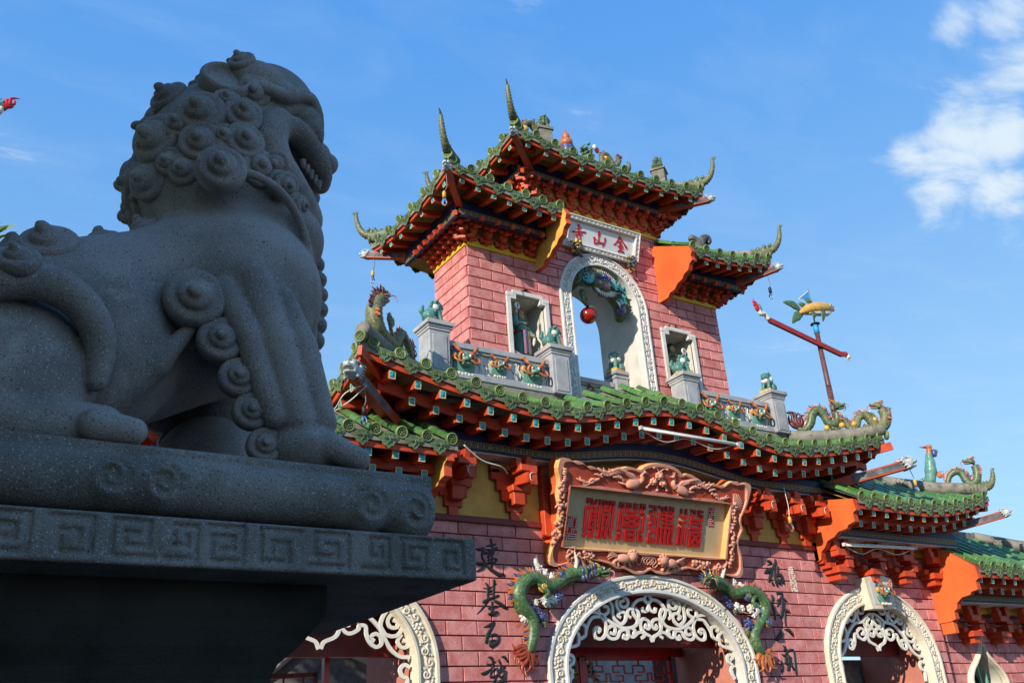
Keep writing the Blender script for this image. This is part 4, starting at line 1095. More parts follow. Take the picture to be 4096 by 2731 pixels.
WR_ROOF, P_WR, ze_WR = wing_roof(WING_R, 1, 4.18, 8.42, -1.15, 5.40, 0.40, 0.30, 6.28, 7.15, 0, 'wing_roof', 12, 4.10, GAB1, (4.45, 5.40, 6.36, 7.28), 4.3, 7.85)
GAB1L = [(y, z) for y, z in GAB1]
WL_ROOF, P_WL, ze_WL = wing_roof(WING_L, -1, 4.05, 8.42, -1.15, 5.42, 0.40, 0.30, 6.28, 7.15, 0, 'wing_roof', 12, -4.10, GAB1L, (4.45, 5.40, 6.36, 7.28), 4.3, 7.85)
GAB2 = [(0.25, 5.12), (-0.60, 4.70), (-1.08, 4.33), (-1.10, 4.10), (-1.02, 4.06), (-1.02, 3.90), (-0.88, 3.88), (-0.84, 3.83), (-0.66, 3.81), (-0.52, 3.72), (-0.50, 3.62), (-0.42, 3.58), (-0.42, 3.44), (-0.30, 3.40), (0.25, 3.40)]
WE_ROOF, P_WE, ze_WE = wing_roof(END_R, 1, 7.48, 11.9, -1.10, 4.33, 0.36, 0.55, 5.35, 10.4, 0, 'wing_roof', 12, 7.40, GAB2, (8.35, 9.35, 10.3), 7.6, 10.9)
mb = MB(); mb.b2((7.42, -0.32, 3.18), (7.56, -0.05, 3.40), 0, 0.01); mb.build('bracket', mats('orange_paint'), END_R)
mb = MB(); mb.b2((7.5, -0.02, 3.62), (11.4, 0.14, 3.76)); mb.build('frieze', mats('yellow_bright'), END_R)

# ------------------------------------------------------------------ tower roofs
def small_bracket(parent, x, y, zb, out, along, h, reach, wd=0.24, seed=0):
    """tiers of crossing blocks that step out from the wall up to the fascia"""
    w = MB(); o, a = Vector(out), Vector(along); b = Vector((x, y, zb)); rg = random.Random(seed)
    rot = Matrix((a, -o, (0, 0, 1))).transposed()
    n = 4
    for i in range(n):
        t = (i + 0.5) / n; c = b + o * (reach * t * 0.92) + V(0, 0, h * t)
        w.box(c, (0.075, reach * 0.42, h / n * 0.62), 0, rot, 0.004)              # arm out
        ww = wd * (0.55 + 0.45 * ((i + 1) % 2))
        w.box(c + V(0, 0, h / n * 0.40) + o * 0.02, (ww, 0.07, h / n * 0.55), 0, rot, 0.004)   # cross arm
        for sg in (-1, 1): w.box(c + a * sg * (ww / 2 - 0.02) + V(0, 0, h / n * 0.75) + o * 0.02, (0.062, 0.085, h / n * 0.42), 0, rot, 0.004)
    tip = b + o * (reach * 1.02) + V(0, 0, h * 0.80)
    w.beam(tip + o * 0.11 + V(0, 0, -0.05), tip - o * 0.12 + V(0, 0, 0.05), 0.062, 0.075, 0)
    w.box(b + o * reach * .62 + V(0, 0, h * .93), (0.05, 0.03, h * 0.32), 1, rot)
    return w.build('bracket', mats('red_wood', 'stone_white'), parent)
def tower_roof(nm, s, xin, xout, ye, yb, ze0, rise, yr, zr, hx, fas_y, fas_z, fas_x, ncol, nside, wall_y, wz, wall_x, zb, bh):
    """s = -1 left, +1 right, 0 the top roof (symmetric, xin ignored)"""
    yc = (ye + yb) / 2; hd = (yb - ye) / 2
    def ze(x): q = (abs(x) - (xout - 1.8)) / 1.8; return ze0 + (rise * q ** 1.8 if q > 0 else 0)
    def zs(y): return ze0 + 0.08 + (rise - .08) * (abs(y - yc) / hd) ** 2
    def Pf(x, t): return V(x, ye + (yr - ye) * t, ze(x) + (zr - ze(x)) * (0.8 * t + 0.2 * t * t))
    def Pb(x, t): q = Pf(x, t); return V(q.x, 2 * yc - q.y, q.z)
    def tmf(x): return 1.0 if abs(x) < hx else max(0.0, (xout - abs(x)) / (xout - hx))
    def mkside(sg):
        def Ps(y, t): return V(sg * (xout - (xout - hx) * t), y, zs(y) + (zr - zs(y)) * (0.8 * t + 0.2 * t * t))
        return Ps
    def tms(y): return max(0.0, 1 - abs(y - yc) / hd)
    sgs = (s,) if s else (-1, 1)
    x0, x1 = (s * xin, s * xout) if s else (-xout, xout)
    sides = [(Pf, x0, x1, tmf, 30), (Pb, x0, x1, tmf, 30)] + [(mkside(g), ye, yb, tms, 14) for g in sgs]
    rf = roof_deck(GATE, sides, nm)
    a0, a1 = (s * (xin + 0.07), s * (xout - 0.06)) if s else (-xout + .06, xout - .06)
    eave_side(rf, Pf, frange(a0, a1, ncol), tmf, rows_max=3)
    eave_side(rf, Pb, frange(a0, a1, ncol), lambda x: min(0.25, tmf(x)), rows_max=1)
    for g in sgs: eave_side(rf, mkside(g), frange(ye + 0.38, yb - 0.30, nside), tms, rows_max=3)
    Sx = frange(min(x0, x1), max(x0, x1), 25)
    curved_board(rf, 'eave_board', 'red_wood', Sx, lambda q: ((q, ye + 0.035, ze(q) - 0.115), FR), 0.03, 0.13)
    nr = ncol if s else ncol - 1
    for i in range(nr):
        x = (s * (xin + 0.16 + (xout - xin - 0.45) * i / (nr - 1))) if s else (-xout + .32 + (2 * xout - .64) * i / (nr - 1))
        rafter(rf, (x, ye + 0.07, ze(x) - 0.205), (x, ye + 0.62, ze(x) - 0.09), 0.09, 0.10)
    for g in sgs:
        Ps = mkside(g)
        curved_board(rf, 'eave_board', 'red_wood', frange(ye + .02, yb - .02, 20), lambda q: ((g * (xout - 0.035), q, zs(q) - 0.115), (g, 0, 0)), 0.03, 0.13)
        for i in range(nside + 1):
            y = ye + 0.30 + (yb - ye - 0.6) * i / nside
            rafter(rf, (g * (xout - 0.07), y, zs(y) - 0.205), (g * (xout - 0.62), y, zs(y) - 0.09), 0.09, 0.10)
        # fascia on the flank
        w = MB(); w.b2((g * (fas_x - 0.05), fas_y, fas_z - 0.02), (g * fas_x, 2 * yc - fas_y, fas_z + 0.30)); w.build('navy_fascia', mats('navy'), rf)
        key_strip(rf, 2 * yc - fas_y - .05, fas_y + .05, lambda q: ((g * fas_x, q, fas_z + 0.015), (g, 0, 0)), 0.085, 0.115)
        for i in range(6):
            y = wall_y + 0.08 + (2 * yc - 2 * wall_y - 0.16) * i / 5
            small_bracket(rf, g * wall_x, y, zb, (g, 0, 0), (0, 1, 0), bh, fas_x - wall_x - 0.04, seed=i)
        # diagonal cluster under the corner
        small_bracket(rf, g * (wall_x + .02), wall_y - .02, zb, (g * .707, -.707, 0), (.707, g * .707, 0), bh, (fas_x - wall_x) * 1.25, 0.34, 5)
        for (yy, sg2) in ((ye, -1), (yb, 1)):
            dd = V(g * .74, sg2 * .67, 0).normalized()
            cor = V(g * (xout - 0.02), yy - sg2 * 0.02, ze(xout))
            w = MB(); top = V(g * (hx), yr if sg2 < 0 else 2 * yc - yr, zr + 0.02)
            Q = smooth_path([top, top.lerp(cor, .5) + V(0, 0, -0.04), cor + V(0, 0, .10)], 6)
            w.tube(Q, lerp_list([0.11, 0.10, 0.09], len(Q)), 8); w.build('hip_ridge', mats('roof_mortar'), rf)
            horn_tail(rf, cor + V(0, 0, 0.15), dd, 0.74)
            link('tile_end_disc', DISC, rf, mw=frame(cor + dd * 0.04 + V(0, 0, .09), dd.cross(V(0, 0, 1)), -dd, V(0, 0, 1)))
            corner_beam(rf, V(g * (fas_x - .25), wall_y - .2 if sg2 < 0 else 2 * yc - wall_y + .2, fas_z + 0.12), cor + dd * 0.10 + V(0, 0, -0.24), 0.10, 0.12, 0.11)
    # front fascia
    f0, f1 = (s * (xin + .02), s * fas_x) if s else (-fas_x, fas_x)
    w = MB(); w.b2((min(f0, f1), fas_y, fas_z - 0.02), (max(f0, f1), fas_y + 0.05, fas_z + 0.30)); w.build('navy_fascia', mats('navy'), rf)
    key_strip(rf, min(f0, f1) + .02, max(f0, f1) - .02, lambda q: ((q, fas_y, fas_z + 0.015), FR), 0.085, 0.115)
    b0, b1 = (s * (xin + 0.14), s * (wall_x - .05)) if s else (-wall_x + .05, wall_x - .05)
    nb = 5 if s else 11
    for i in range(nb):
        small_bracket(rf, b0 + (b1 - b0) * i / (nb - 1), wall_y, zb, FR, (1, 0, 0), bh, wall_y - fas_y - 0.04, seed=i + 9)
    # scalloped yellow plate at the foot of the brackets
    g0, g1 = sorted((b0 - (.12 * s if s else .1), b1 + (.05 * s if s else .1)))
    w = MB(); w.b2((g0, wall_y - 0.05, zb - 0.045), (g1, wall_y + .01, zb + 0.02))
    for i in range(int((g1 - g0) / 0.31)):
        cx_ = g0 + 0.16 + 0.31 * i; w.prism([(-.1, 0), (.1, 0), (.05, .07), (.02, .10), (-.02, .10), (-.05, .07)], (cx_, wall_y - 0.045, zb + .02), (1, 0, 0), (0, 0, 1), (0, .05, 0))
    w.build('bracket_plate', mats('yellow_bright'), rf)
    if s:
        w = MB(); w.b2((s * wall_x, wall_y, zb - 0.045), (s * (wall_x + .05), 2 * yc - wall_y, zb + 0.02)); 
        for i in range(4):
            w.prism([(-.1, 0), (.1, 0), (.05, .07), (.02, .10), (-.02, .10), (-.05, .07)], (s * (wall_x + .045), wall_y + .15 + .28 * i, zb + .02), (0, 1, 0), (0, 0, 1), (-s * .05, 0, 0))
        w.build('bracket_plate', mats('yellow_bright'), rf)
    # yellow backing behind the brackets
    w = MB()
    if s: w.b2((s * xin, wall_y - .01, zb), (s * wall_x, wall_y + .02, fas_z + .3)); w.b2((s * (wall_x - .02), wall_y, zb), (s * (wall_x + .012), 2 * yc - wall_y, fas_z + .3))
    else: w.b2((-wall_x, wall_y - .028, zb), (wall_x, wall_y + .02, fas_z + .3))
    w.build('bracket_back', mats('yellow_paint'), rf)
    return rf
for s in (-1, 1):
    rf = tower_roof('tower_roof', s, 1.48, 3.74, -0.66, 2.36, 10.16, 0.28, 0.85, 11.12, 2.35, -0.14, 9.83, 3.30, 7, 6, 0.29, 0, 2.9, 9.575, 0.36)
    GT = [(0.28, 10.62), (-0.70, 10.12), (-0.77, 9.98), (-0.72, 9.90), (-0.75, 9.80), (-0.66, 9.76), (-0.60, 9.65), (-0.48, 9.62), (-0.42, 9.55), (-0.28, 9.52), (-0.18, 9.44), (-0.04, 9.43), (0.02, 9.36), (0.28, 9.36)]
    step_gable(rf, s * 1.40, 0.10 * s, GT, True, 1)
TOP_ROOF = tower_roof('top_roof', 0, 0, 2.27, -0.51, 2.21, 11.55, 0.19, 0.85, 12.5, 1.1, 0.05, 11.25, 1.80, 12, 6, 0.29, 0, 1.50, 10.82, 0.52)
mb = MB(); mb.b2((-1.1, 0.73, 12.45), (1.1, 0.97, 12.72)); mb.build('top_ridge', mats('roof_mortar'), TOP_ROOF)
# ------------------------------------------------------------------ lettering and scroll work: outlines in metres on their own planes
SEAL = [[[(-1.36,0.964),(-1.367,1.014),(-1.294,1.017),(-1.277,0.954),(-1.282,0.9),(-1.369,0.893),(-1.38,0.839),(-1.364,0.542),(-1.346,0.516),(-1.344,0.479),(-1.366,0.451)],[(-1.279,0.965),(-1.205,0.971),(-1.199,1.015)],[(-1.224,0.894),(-1.184,0.897)],[(-1.285,0.83),(-1.2,0.826),(-1.203,0.697),(-1.284,0.697),(-1.285,0.83)],[(-1.283,0.756),(-1.243,0.759)],[(-1.284,0.697),(-1.29,0.584),(-1.205,0.579),(-1.208,0.515),(-1.262,0.511),(-1.259,0.453),(-1.206,0.456)],[(-1.231,0.636),(-1.191,0.639)],[(-1.124,0.451),(-1.094,0.474),(-1.093,0.56),(-1.117,0.601),(-1.123,1.01),(-1.055,1.011),(-1.035,0.931),(-0.981,0.935),(-0.986,1.011)],[(-1.04,0.92),(-1.024,0.861),(-0.934,0.858),(-0.916,1.006),(-0.86,1.005),(-0.849,0.62),(-0.876,0.575),(-0.871,0.499),(-0.85,0.452)],[(-1.042,0.451),(-1.035,0.796),(-0.945,0.792),(-0.939,0.711),(-0.965,0.704),(-0.964,0.65),(-0.922,0.647)],[(-0.955,0.591),(-0.94,0.543),(-0.973,0.53),(-0.97,0.471),(-0.947,0.451)]],[[(-0.732,0.944),(-0.727,1.005),(-0.671,1.004),(-0.664,0.873),(-0.72,0.869),(-0.72,0.596),(-0.662,0.584),(-0.656,0.459),(-0.718,0.449),(-0.723,0.525)],[(-0.583,0.984),(-0.586,1.006),(-0.522,1.005),(-0.52,0.945),(-0.583,0.94),(-0.581,0.88),(-0.395,0.877),(-0.391,0.944),(-0.434,0.946),(-0.436,1.007),(-0.386,1.005)],[(-0.48,0.871),(-0.481,0.832)],[(-0.647,0.803),(-0.327,0.811),(-0.333,0.666),(-0.638,0.656),(-0.647,0.803)],[(-0.647,0.803),(-0.333,0.666)],[(-0.327,0.811),(-0.638,0.656)],[(-0.231,0.94),(-0.242,1.011),(-0.308,1.012),(-0.302,0.884),(-0.235,0.873),(-0.228,0.591),(-0.3,0.591),(-0.292,0.448),(-0.227,0.447),(-0.232,0.524)],[(-0.565,0.596),(-0.394,0.596),(-0.393,0.448),(-0.564,0.453),(-0.565,0.596)],[(-0.56,0.519),(-0.397,0.519)]],[[(-0.123,1.009),(-0.005,1.007),(-0.001,0.934),(-0.095,0.921),(-0.09,0.793),(-0.06,0.793)],[(-0.012,0.861),(0.003,0.811),(0.001,0.727),(-0.099,0.715),(-0.096,0.648)],[(-0.003,0.66),(0.007,0.594),(-0.085,0.576),(-0.087,0.443),(0.009,0.438),(0.006,0.51)],[(0.395,0.885),(0.222,0.884),(0.086,0.896),(0.083,0.772),(0.091,0.431)],[(0.076,1.008),(0.152,1.002),(0.16,0.947),(0.236,0.941)],[(0.22,1.019),(0.229,0.963),(0.325,0.948),(0.315,1.015),(0.369,1.008),(0.379,0.896)],[(0.227,0.952),(0.248,0.671)],[(0.164,0.823),(0.24,0.817)],[(0.248,0.863),(0.368,0.866),(0.369,0.81),(0.257,0.807)],[(0.169,0.745),(0.251,0.745),(0.395,0.744),(0.394,0.596),(0.389,0.483),(0.419,0.434)],[(0.216,0.68),(0.158,0.671),(0.157,0.609),(0.18,0.526),(0.158,0.43)],[(0.233,0.67),(0.243,0.603),(0.236,0.502),(0.255,0.43)],[(0.247,0.677),(0.33,0.671),(0.335,0.593),(0.322,0.507),(0.337,0.429)]],[[(0.545,1.005),(0.559,0.961),(0.546,0.897),(0.588,0.871),(0.649,0.876),(0.675,0.912),(0.65,0.973),(0.66,1.009)],[(0.522,0.804),(0.608,0.793),(0.69,0.81)],[(0.601,0.787),(0.609,0.434)],[(0.528,0.719),(0.54,0.634),(0.542,0.475),(0.525,0.435)],[(0.697,0.713),(0.689,0.616),(0.686,0.484),(0.708,0.44)],[(0.769,1.006),(0.855,1.001),(0.85,0.931),(0.781,0.926),(0.784,0.857),(1.026,0.863),(1.023,0.933),(0.944,0.932),(0.941,1.007),(1.021,1.002)],[(0.777,0.799),(1.012,0.798),(1.017,0.712),(0.782,0.713),(0.777,0.799)],[(0.792,0.651),(1.011,0.648),(1.019,0.441),(0.793,0.439),(0.792,0.651)],[(0.792,0.651),(1.019,0.441)],[(1.011,0.648),(0.793,0.439)]]]
SIGN_OUT = [[(-2.052,1.567),(-1.973,1.589),(-1.89,1.585),(-1.793,1.554),(-1.695,1.572),(-1.606,1.54),(-1.532,1.5),(-1.432,1.517),(-1.324,1.487),(-1.216,1.457),(-1.095,1.469),(-0.997,1.513),(-0.876,1.533),(-0.758,1.58),(-0.631,1.579),(-0.5,1.557),(-0.417,1.615),(-0.313,1.661),(-0.169,1.691),(0.018,1.703),(0.214,1.672),(0.339,1.612),(0.405,1.561),(0.497,1.599),(0.618,1.581),(0.767,1.515),(0.917,1.448),(1.056,1.468),(1.197,1.481),(1.344,1.457),(1.44,1.511),(1.495,1.562),(1.599,1.571),(1.729,1.546),(1.853,1.573),(1.943,1.55),(1.976,1.469),(1.952,1.344),(1.928,1.22),(1.864,1.078),(1.816,0.968),(1.83,0.878),(1.888,0.776),(1.824,0.636),(1.808,0.529),(1.879,0.413),(1.937,0.311),(1.965,0.191),(1.994,0.072),(1.944,-0.02),(1.776,-0.02),(1.606,0.003),(1.457,0.034),(1.268,0.069),(1.106,0.077),(0.95,0.055),(0.75,0.075),(0.6,0.039),(0.434,-0.012),(0.231,-0.049),(0.059,-0.028),(-0.041,0.017),(-0.178,-0.046),(-0.357,-0.067),(-0.472,-0.024),(-0.585,0.012),(-0.726,0.006),(-0.839,0.055),(-1.001,0.088),(-1.194,0.106),(-1.363,0.104),(-1.537,0.035),(-1.734,0.025),(-1.857,-0.02),(-1.973,-0.006),(-2.007,0.104),(-1.991,0.21),(-1.966,0.303),(-1.892,0.401),(-1.884,0.507),(-1.909,0.612),(-1.913,0.745),(-1.95,0.875),(-1.987,1.005),(-1.988,1.165),(-2.017,1.296),(-2.07,1.425)]]
SIGN_IN = [[(-1.809,1.182),(1.541,1.188),(1.555,0.268),(-1.799,0.28)]]
STAMPS = [[(-1.688,0.728),(-1.52,0.727),(-1.513,0.573),(-1.687,0.567)],[(-1.701,0.546),(-1.518,0.552),(-1.499,0.378),(-1.683,0.38)],[(1.166,1.076),(1.299,1.079),(1.293,0.78),(1.18,0.787)]]
SIGN_REL = [[(-0.593,1.336),(-0.437,1.506),(-0.338,1.459),(-0.722,1.464),(-0.782,1.276)],[(-0.052,1.544),(-0.192,1.359),(0.013,1.364)],[(-0.428,0.159),(-0.631,0.19),(-0.934,0.215)],[(-0.098,0.148)],[(-1.527,0.182),(-1.208,0.2)]]
TOWER_TXT = [[[(-0.555,0.477,0.038),(-0.549,0.43,0.057),(-0.548,0.381,0.038),(-0.525,0.288,0.034)],[(-0.612,0.393,0.015),(-0.545,0.395,0.03),(-0.496,0.442,0.019)],[(-0.689,0.308,0.03),(-0.547,0.336,0.034),(-0.386,0.364,0.031)],[(-0.621,0.262,0.015),(-0.533,0.286,0.027),(-0.459,0.304,0.023)],[(-0.504,0.293,0.023),(-0.492,0.219,0.023),(-0.493,0.156,0.03),(-0.536,0.174,0.011)],[(-0.593,0.23,0.023),(-0.549,0.213,0.034),(-0.562,0.182,0.015)]],[[(-0.077,0.452,0.035),(-0.067,0.405,0.066),(-0.069,0.341,0.027),(-0.056,0.23,0.031)],[(-0.182,0.321,0.035),(-0.163,0.262,0.031),(-0.147,0.202,0.031),(-0.057,0.237,0.039),(0.041,0.246,0.031),(0.064,0.23,0.031),(0.031,0.183,0.019)],[(0.071,0.36,0.035),(0.084,0.32,0.031),(0.063,0.244,0.016)],[(-0.154,0.299,0.011),(-0.082,0.267,0.011)]],[[(0.427,0.473,0.044),(0.376,0.374,0.032),(0.322,0.297,0.032),(0.293,0.29,0.02)],[(0.438,0.447,0.056),(0.517,0.372,0.024),(0.576,0.32,0.04),(0.617,0.279,0.036)],[(0.396,0.35,0.024),(0.464,0.377,0.028)],[(0.447,0.369,0.048),(0.457,0.192,0.04)],[(0.386,0.276,0.02),(0.506,0.311,0.024)],[(0.41,0.181,0.032),(0.484,0.195,0.036),(0.547,0.184,0.036)],[(0.519,0.278,0.028),(0.47,0.238,0.016)]]]
TS = [[(-0.837,0.589),(0.852,0.64),(0.943,0.006),(-0.925,0.013)],[(-0.822,0.527),(0.742,0.533),(0.767,0.133),(-0.843,0.108)]]
CALLI = [[[(-2.911,4.426,0.046),(-2.913,4.391,0.061),(-2.896,4.274,0.038),(-2.929,4.011,0.045)],[(-3.003,4.32,0.023),(-2.925,4.331,0.046),(-2.842,4.354,0.038)],[(-3.037,4.211,0.045),(-2.955,4.236,0.053),(-2.821,4.299,0.046)],[(-2.984,4.165,0.038),(-2.875,4.226,0.038)],[(-2.987,4.117,0.022),(-2.896,4.142,0.026),(-2.832,4.132,0.038),(-2.934,4.051,0.03)],[(-2.981,4.083,0.019),(-2.907,4.101,0.019)],[(-3.139,4.25,0.03),(-3.05,4.272,0.068),(-3.078,4.195,0.045),(-3.074,4.14,0.037),(-3.045,4.087,0.045),(-3.09,3.996,0.044),(-3.179,3.952,0.029)],[(-3.173,4.067,0.03),(-3.134,4.055,0.059),(-3.046,4.059,0.037),(-2.969,4.002,0.06),(-2.876,3.945,0.067),(-2.797,3.914,0.071),(-2.739,3.93,0.045)]],[[(-3.046,3.789,0.029),(-3.008,3.75,0.051),(-3.016,3.623,0.051),(-3.012,3.551,0.044),(-3.121,3.429,0.032),(-3.203,3.359,0.018)],[(-2.9,3.828,0.059),(-2.914,3.727,0.052),(-2.924,3.573,0.044)],[(-3.086,3.714,0.022),(-2.986,3.718,0.029),(-2.87,3.782,0.03)],[(-2.991,3.637,0.029),(-2.919,3.646,0.029)],[(-2.988,3.684,0.026),(-2.924,3.693,0.026)],[(-3.096,3.528,0.051),(-2.995,3.571,0.044),(-2.841,3.622,0.037)],[(-2.917,3.547,0.044),(-2.84,3.516,0.059),(-2.747,3.465,0.063),(-2.71,3.463,0.026)],[(-2.958,3.526,0.036),(-2.965,3.42,0.044),(-2.952,3.374,0.043)],[(-3.019,3.445,0.036),(-2.89,3.475,0.029)],[(-3.023,3.366,0.036),(-2.944,3.371,0.058),(-2.879,3.396,0.036)]],[[(-3.112,3.179,0.021),(-3.016,3.206,0.057),(-2.935,3.247,0.054),(-2.996,3.155,0.057),(-3.064,3.057,0.064),(-3.076,2.987,0.06)],[(-3.009,3.071,0.043),(-2.93,3.084,0.05),(-2.876,3.053,0.058),(-2.905,2.982,0.064),(-3.001,2.936,0.064),(-3.014,2.994,0.043),(-2.934,3.013,0.029)]],[[(-3.057,2.784,0.035),(-3.004,2.771,0.056),(-2.984,2.708,0.049),(-3.012,2.639,0.035),(-3.131,2.572,0.062),(-3.192,2.579,0.021)],[(-3.085,2.696,0.028),(-3.017,2.689,0.035),(-2.953,2.721,0.035)],[(-2.889,2.746,0.043),(-2.862,2.676,0.042),(-2.899,2.588,0.035),(-3.0,2.453,0.042)],[(-2.847,2.79,0.018),(-2.792,2.783,0.05),(-2.748,2.726,0.032)],[(-2.942,2.639,0.028),(-3.023,2.589,0.035),(-3.034,2.527,0.042),(-2.932,2.551,0.035),(-2.801,2.657,0.035)],[(-2.827,2.619,0.035),(-2.824,2.55,0.042),(-2.888,2.526,0.035),(-2.927,2.639,0.035)],[(-2.789,2.6,0.035),(-2.803,2.506,0.035)],[(-2.923,2.464,0.049),(-2.837,2.469,0.077)]],[[(2.81,4.399,0.049),(2.874,4.386,0.079),(2.912,4.357,0.049),(2.815,4.329,0.034)],[(3.019,4.421,0.065),(3.004,4.361,0.079),(2.926,4.279,0.059),(2.837,4.15,0.078),(2.767,4.047,0.058)],[(2.689,4.182,0.029),(2.776,4.217,0.102),(2.865,4.26,0.078)],[(2.986,4.337,0.049),(2.94,4.201,0.059),(2.935,4.045,0.058),(2.96,3.969,0.054)],[(3.055,4.293,0.064),(3.029,4.237,0.059),(3.001,4.173,0.049)],[(2.986,4.156,0.059),(3.089,4.161,0.089),(3.105,4.091,0.079),(3.133,4.022,0.049)],[(2.981,4.094,0.069),(3.022,4.033,0.108)],[(2.832,4.041,0.048),(2.853,3.988,0.053)]],[[(2.772,3.801,0.048),(2.794,3.756,0.077),(2.746,3.656,0.057),(2.773,3.544,0.076),(2.759,3.401,0.056)],[(2.915,3.837,0.048),(3.03,3.848,0.078),(2.995,3.755,0.058),(2.894,3.714,0.048)],[(3.021,3.771,0.087),(3.14,3.705,0.034)],[(2.871,3.622,0.038),(2.938,3.707,0.058)],[(3.04,3.756,0.078),(2.995,3.625,0.101),(2.979,3.564,0.086),(2.911,3.434,0.057)],[(3.077,3.551,0.082),(3.15,3.53,0.034)],[(3.029,3.542,0.058),(3.0,3.391,0.048),(2.997,3.293,0.033)]],[[(2.847,3.208,0.057),(2.858,3.164,0.099),(2.75,3.089,0.098),(2.699,3.059,0.046)],[(2.954,3.232,0.028),(3.06,3.211,0.086),(3.114,3.159,0.076),(3.136,3.115,0.024)]],[[(2.848,2.957,0.037),(2.883,2.921,0.079),(2.838,2.877,0.042)],[(2.775,2.826,0.028),(2.839,2.796,0.056),(2.895,2.84,0.047),(2.949,2.877,0.047),(3.064,2.892,0.056),(3.084,2.84,0.056),(3.066,2.694,0.065),(3.049,2.549,0.065),(3.053,2.484,0.042)],[(2.743,2.724,0.023),(2.737,2.638,0.069),(2.711,2.559,0.064)],[(2.864,2.767,0.065),(2.841,2.68,0.074),(2.94,2.68,0.056),(2.975,2.767,0.056)],[(2.929,2.804,0.056),(2.916,2.673,0.056),(2.858,2.579,0.069)],[(2.957,2.658,0.056),(3.001,2.578,0.051)]]]
STRIP = [[(3.31,4.325),(3.469,4.332),(3.47,3.886),(3.324,3.881)]]
TRAC1 = [[(0.04,3.752),(-0.041,3.715),(-0.06,3.646),(0.016,3.597)],[(-0.049,3.665),(-0.167,3.655),(-0.273,3.602),(-0.335,3.514),(-0.316,3.428),(-0.247,3.344)],[(0.007,3.597),(-0.025,3.497),(-0.112,3.476),(-0.136,3.531)],[(-0.239,3.344),(-0.29,3.27),(-0.393,3.232),(-0.555,3.218),(-0.708,3.263),(-0.855,3.333),(-0.941,3.391),(-1.015,3.426),(-1.151,3.447),(-1.304,3.443),(-1.415,3.393)],[(-0.319,3.514),(-0.419,3.5),(-0.447,3.413),(-0.396,3.378)],[(-0.237,3.356),(-0.215,3.443),(-0.27,3.516)],[(-0.999,3.426),(-1.001,3.534),(-0.912,3.621),(-0.801,3.63),(-0.733,3.541),(-0.737,3.395),(-0.669,3.312),(-0.579,3.278),(-0.488,3.352),(-0.492,3.437),(-0.569,3.46),(-0.64,3.409),(-0.597,3.374)],[(-0.999,3.426),(-0.909,3.404),(-0.824,3.454),(-0.83,3.526),(-0.9,3.531)],[(-0.601,3.459),(-0.652,3.555),(-0.622,3.654),(-0.52,3.694),(-0.415,3.635),(-0.444,3.548),(-0.543,3.533),(-0.583,3.594),(-0.497,3.633)],[(-1.005,3.378),(-1.13,3.364),(-1.217,3.279),(-1.275,3.173),(-1.298,3.103),(-1.393,3.055),(-1.43,3.124),(-1.513,3.181),(-1.588,3.169),(-1.625,3.099),(-1.59,3.019)],[(-1.275,3.173),(-1.297,3.243),(-1.384,3.271),(-1.433,3.229),(-1.408,3.189)],[(-1.43,3.124),(-1.426,3.032),(-1.463,2.963),(-1.614,2.928),(-1.675,2.905)],[(-0.972,3.391),(-0.894,3.273),(-0.913,3.13),(-0.999,3.058),(-1.105,3.069),(-1.124,3.163),(-1.071,3.222),(-1.014,3.188),(-1.049,3.152)],[(-0.872,3.201),(-0.897,3.13),(-0.829,3.06),(-0.702,3.073),(-0.626,3.169),(-0.527,3.194),(-0.473,3.123),(-0.514,3.062),(-0.576,3.074),(-0.554,3.116)],[(-0.872,3.201),(-0.772,3.251),(-0.716,3.204),(-0.741,3.132),(-0.818,3.143)],[(-0.465,3.183),(-0.459,3.111),(-0.382,3.087),(-0.276,3.149),(-0.193,3.162),(-0.151,3.114),(-0.206,3.077)],[(-0.395,3.22),(-0.336,3.184),(-0.361,3.124)],[(0.003,3.03),(-0.039,3.097),(-0.146,3.15),(-0.211,3.259),(-0.163,3.358),(-0.066,3.347),(-0.011,3.274),(-0.062,3.212),(-0.116,3.236),(-0.094,3.273)],[(-1.674,2.781),(-1.625,2.826),(-1.556,2.792),(-1.564,2.713),(-1.643,2.657),(-1.594,2.579),(-1.65,2.457)],[(-1.619,2.747),(-1.674,2.781)]]
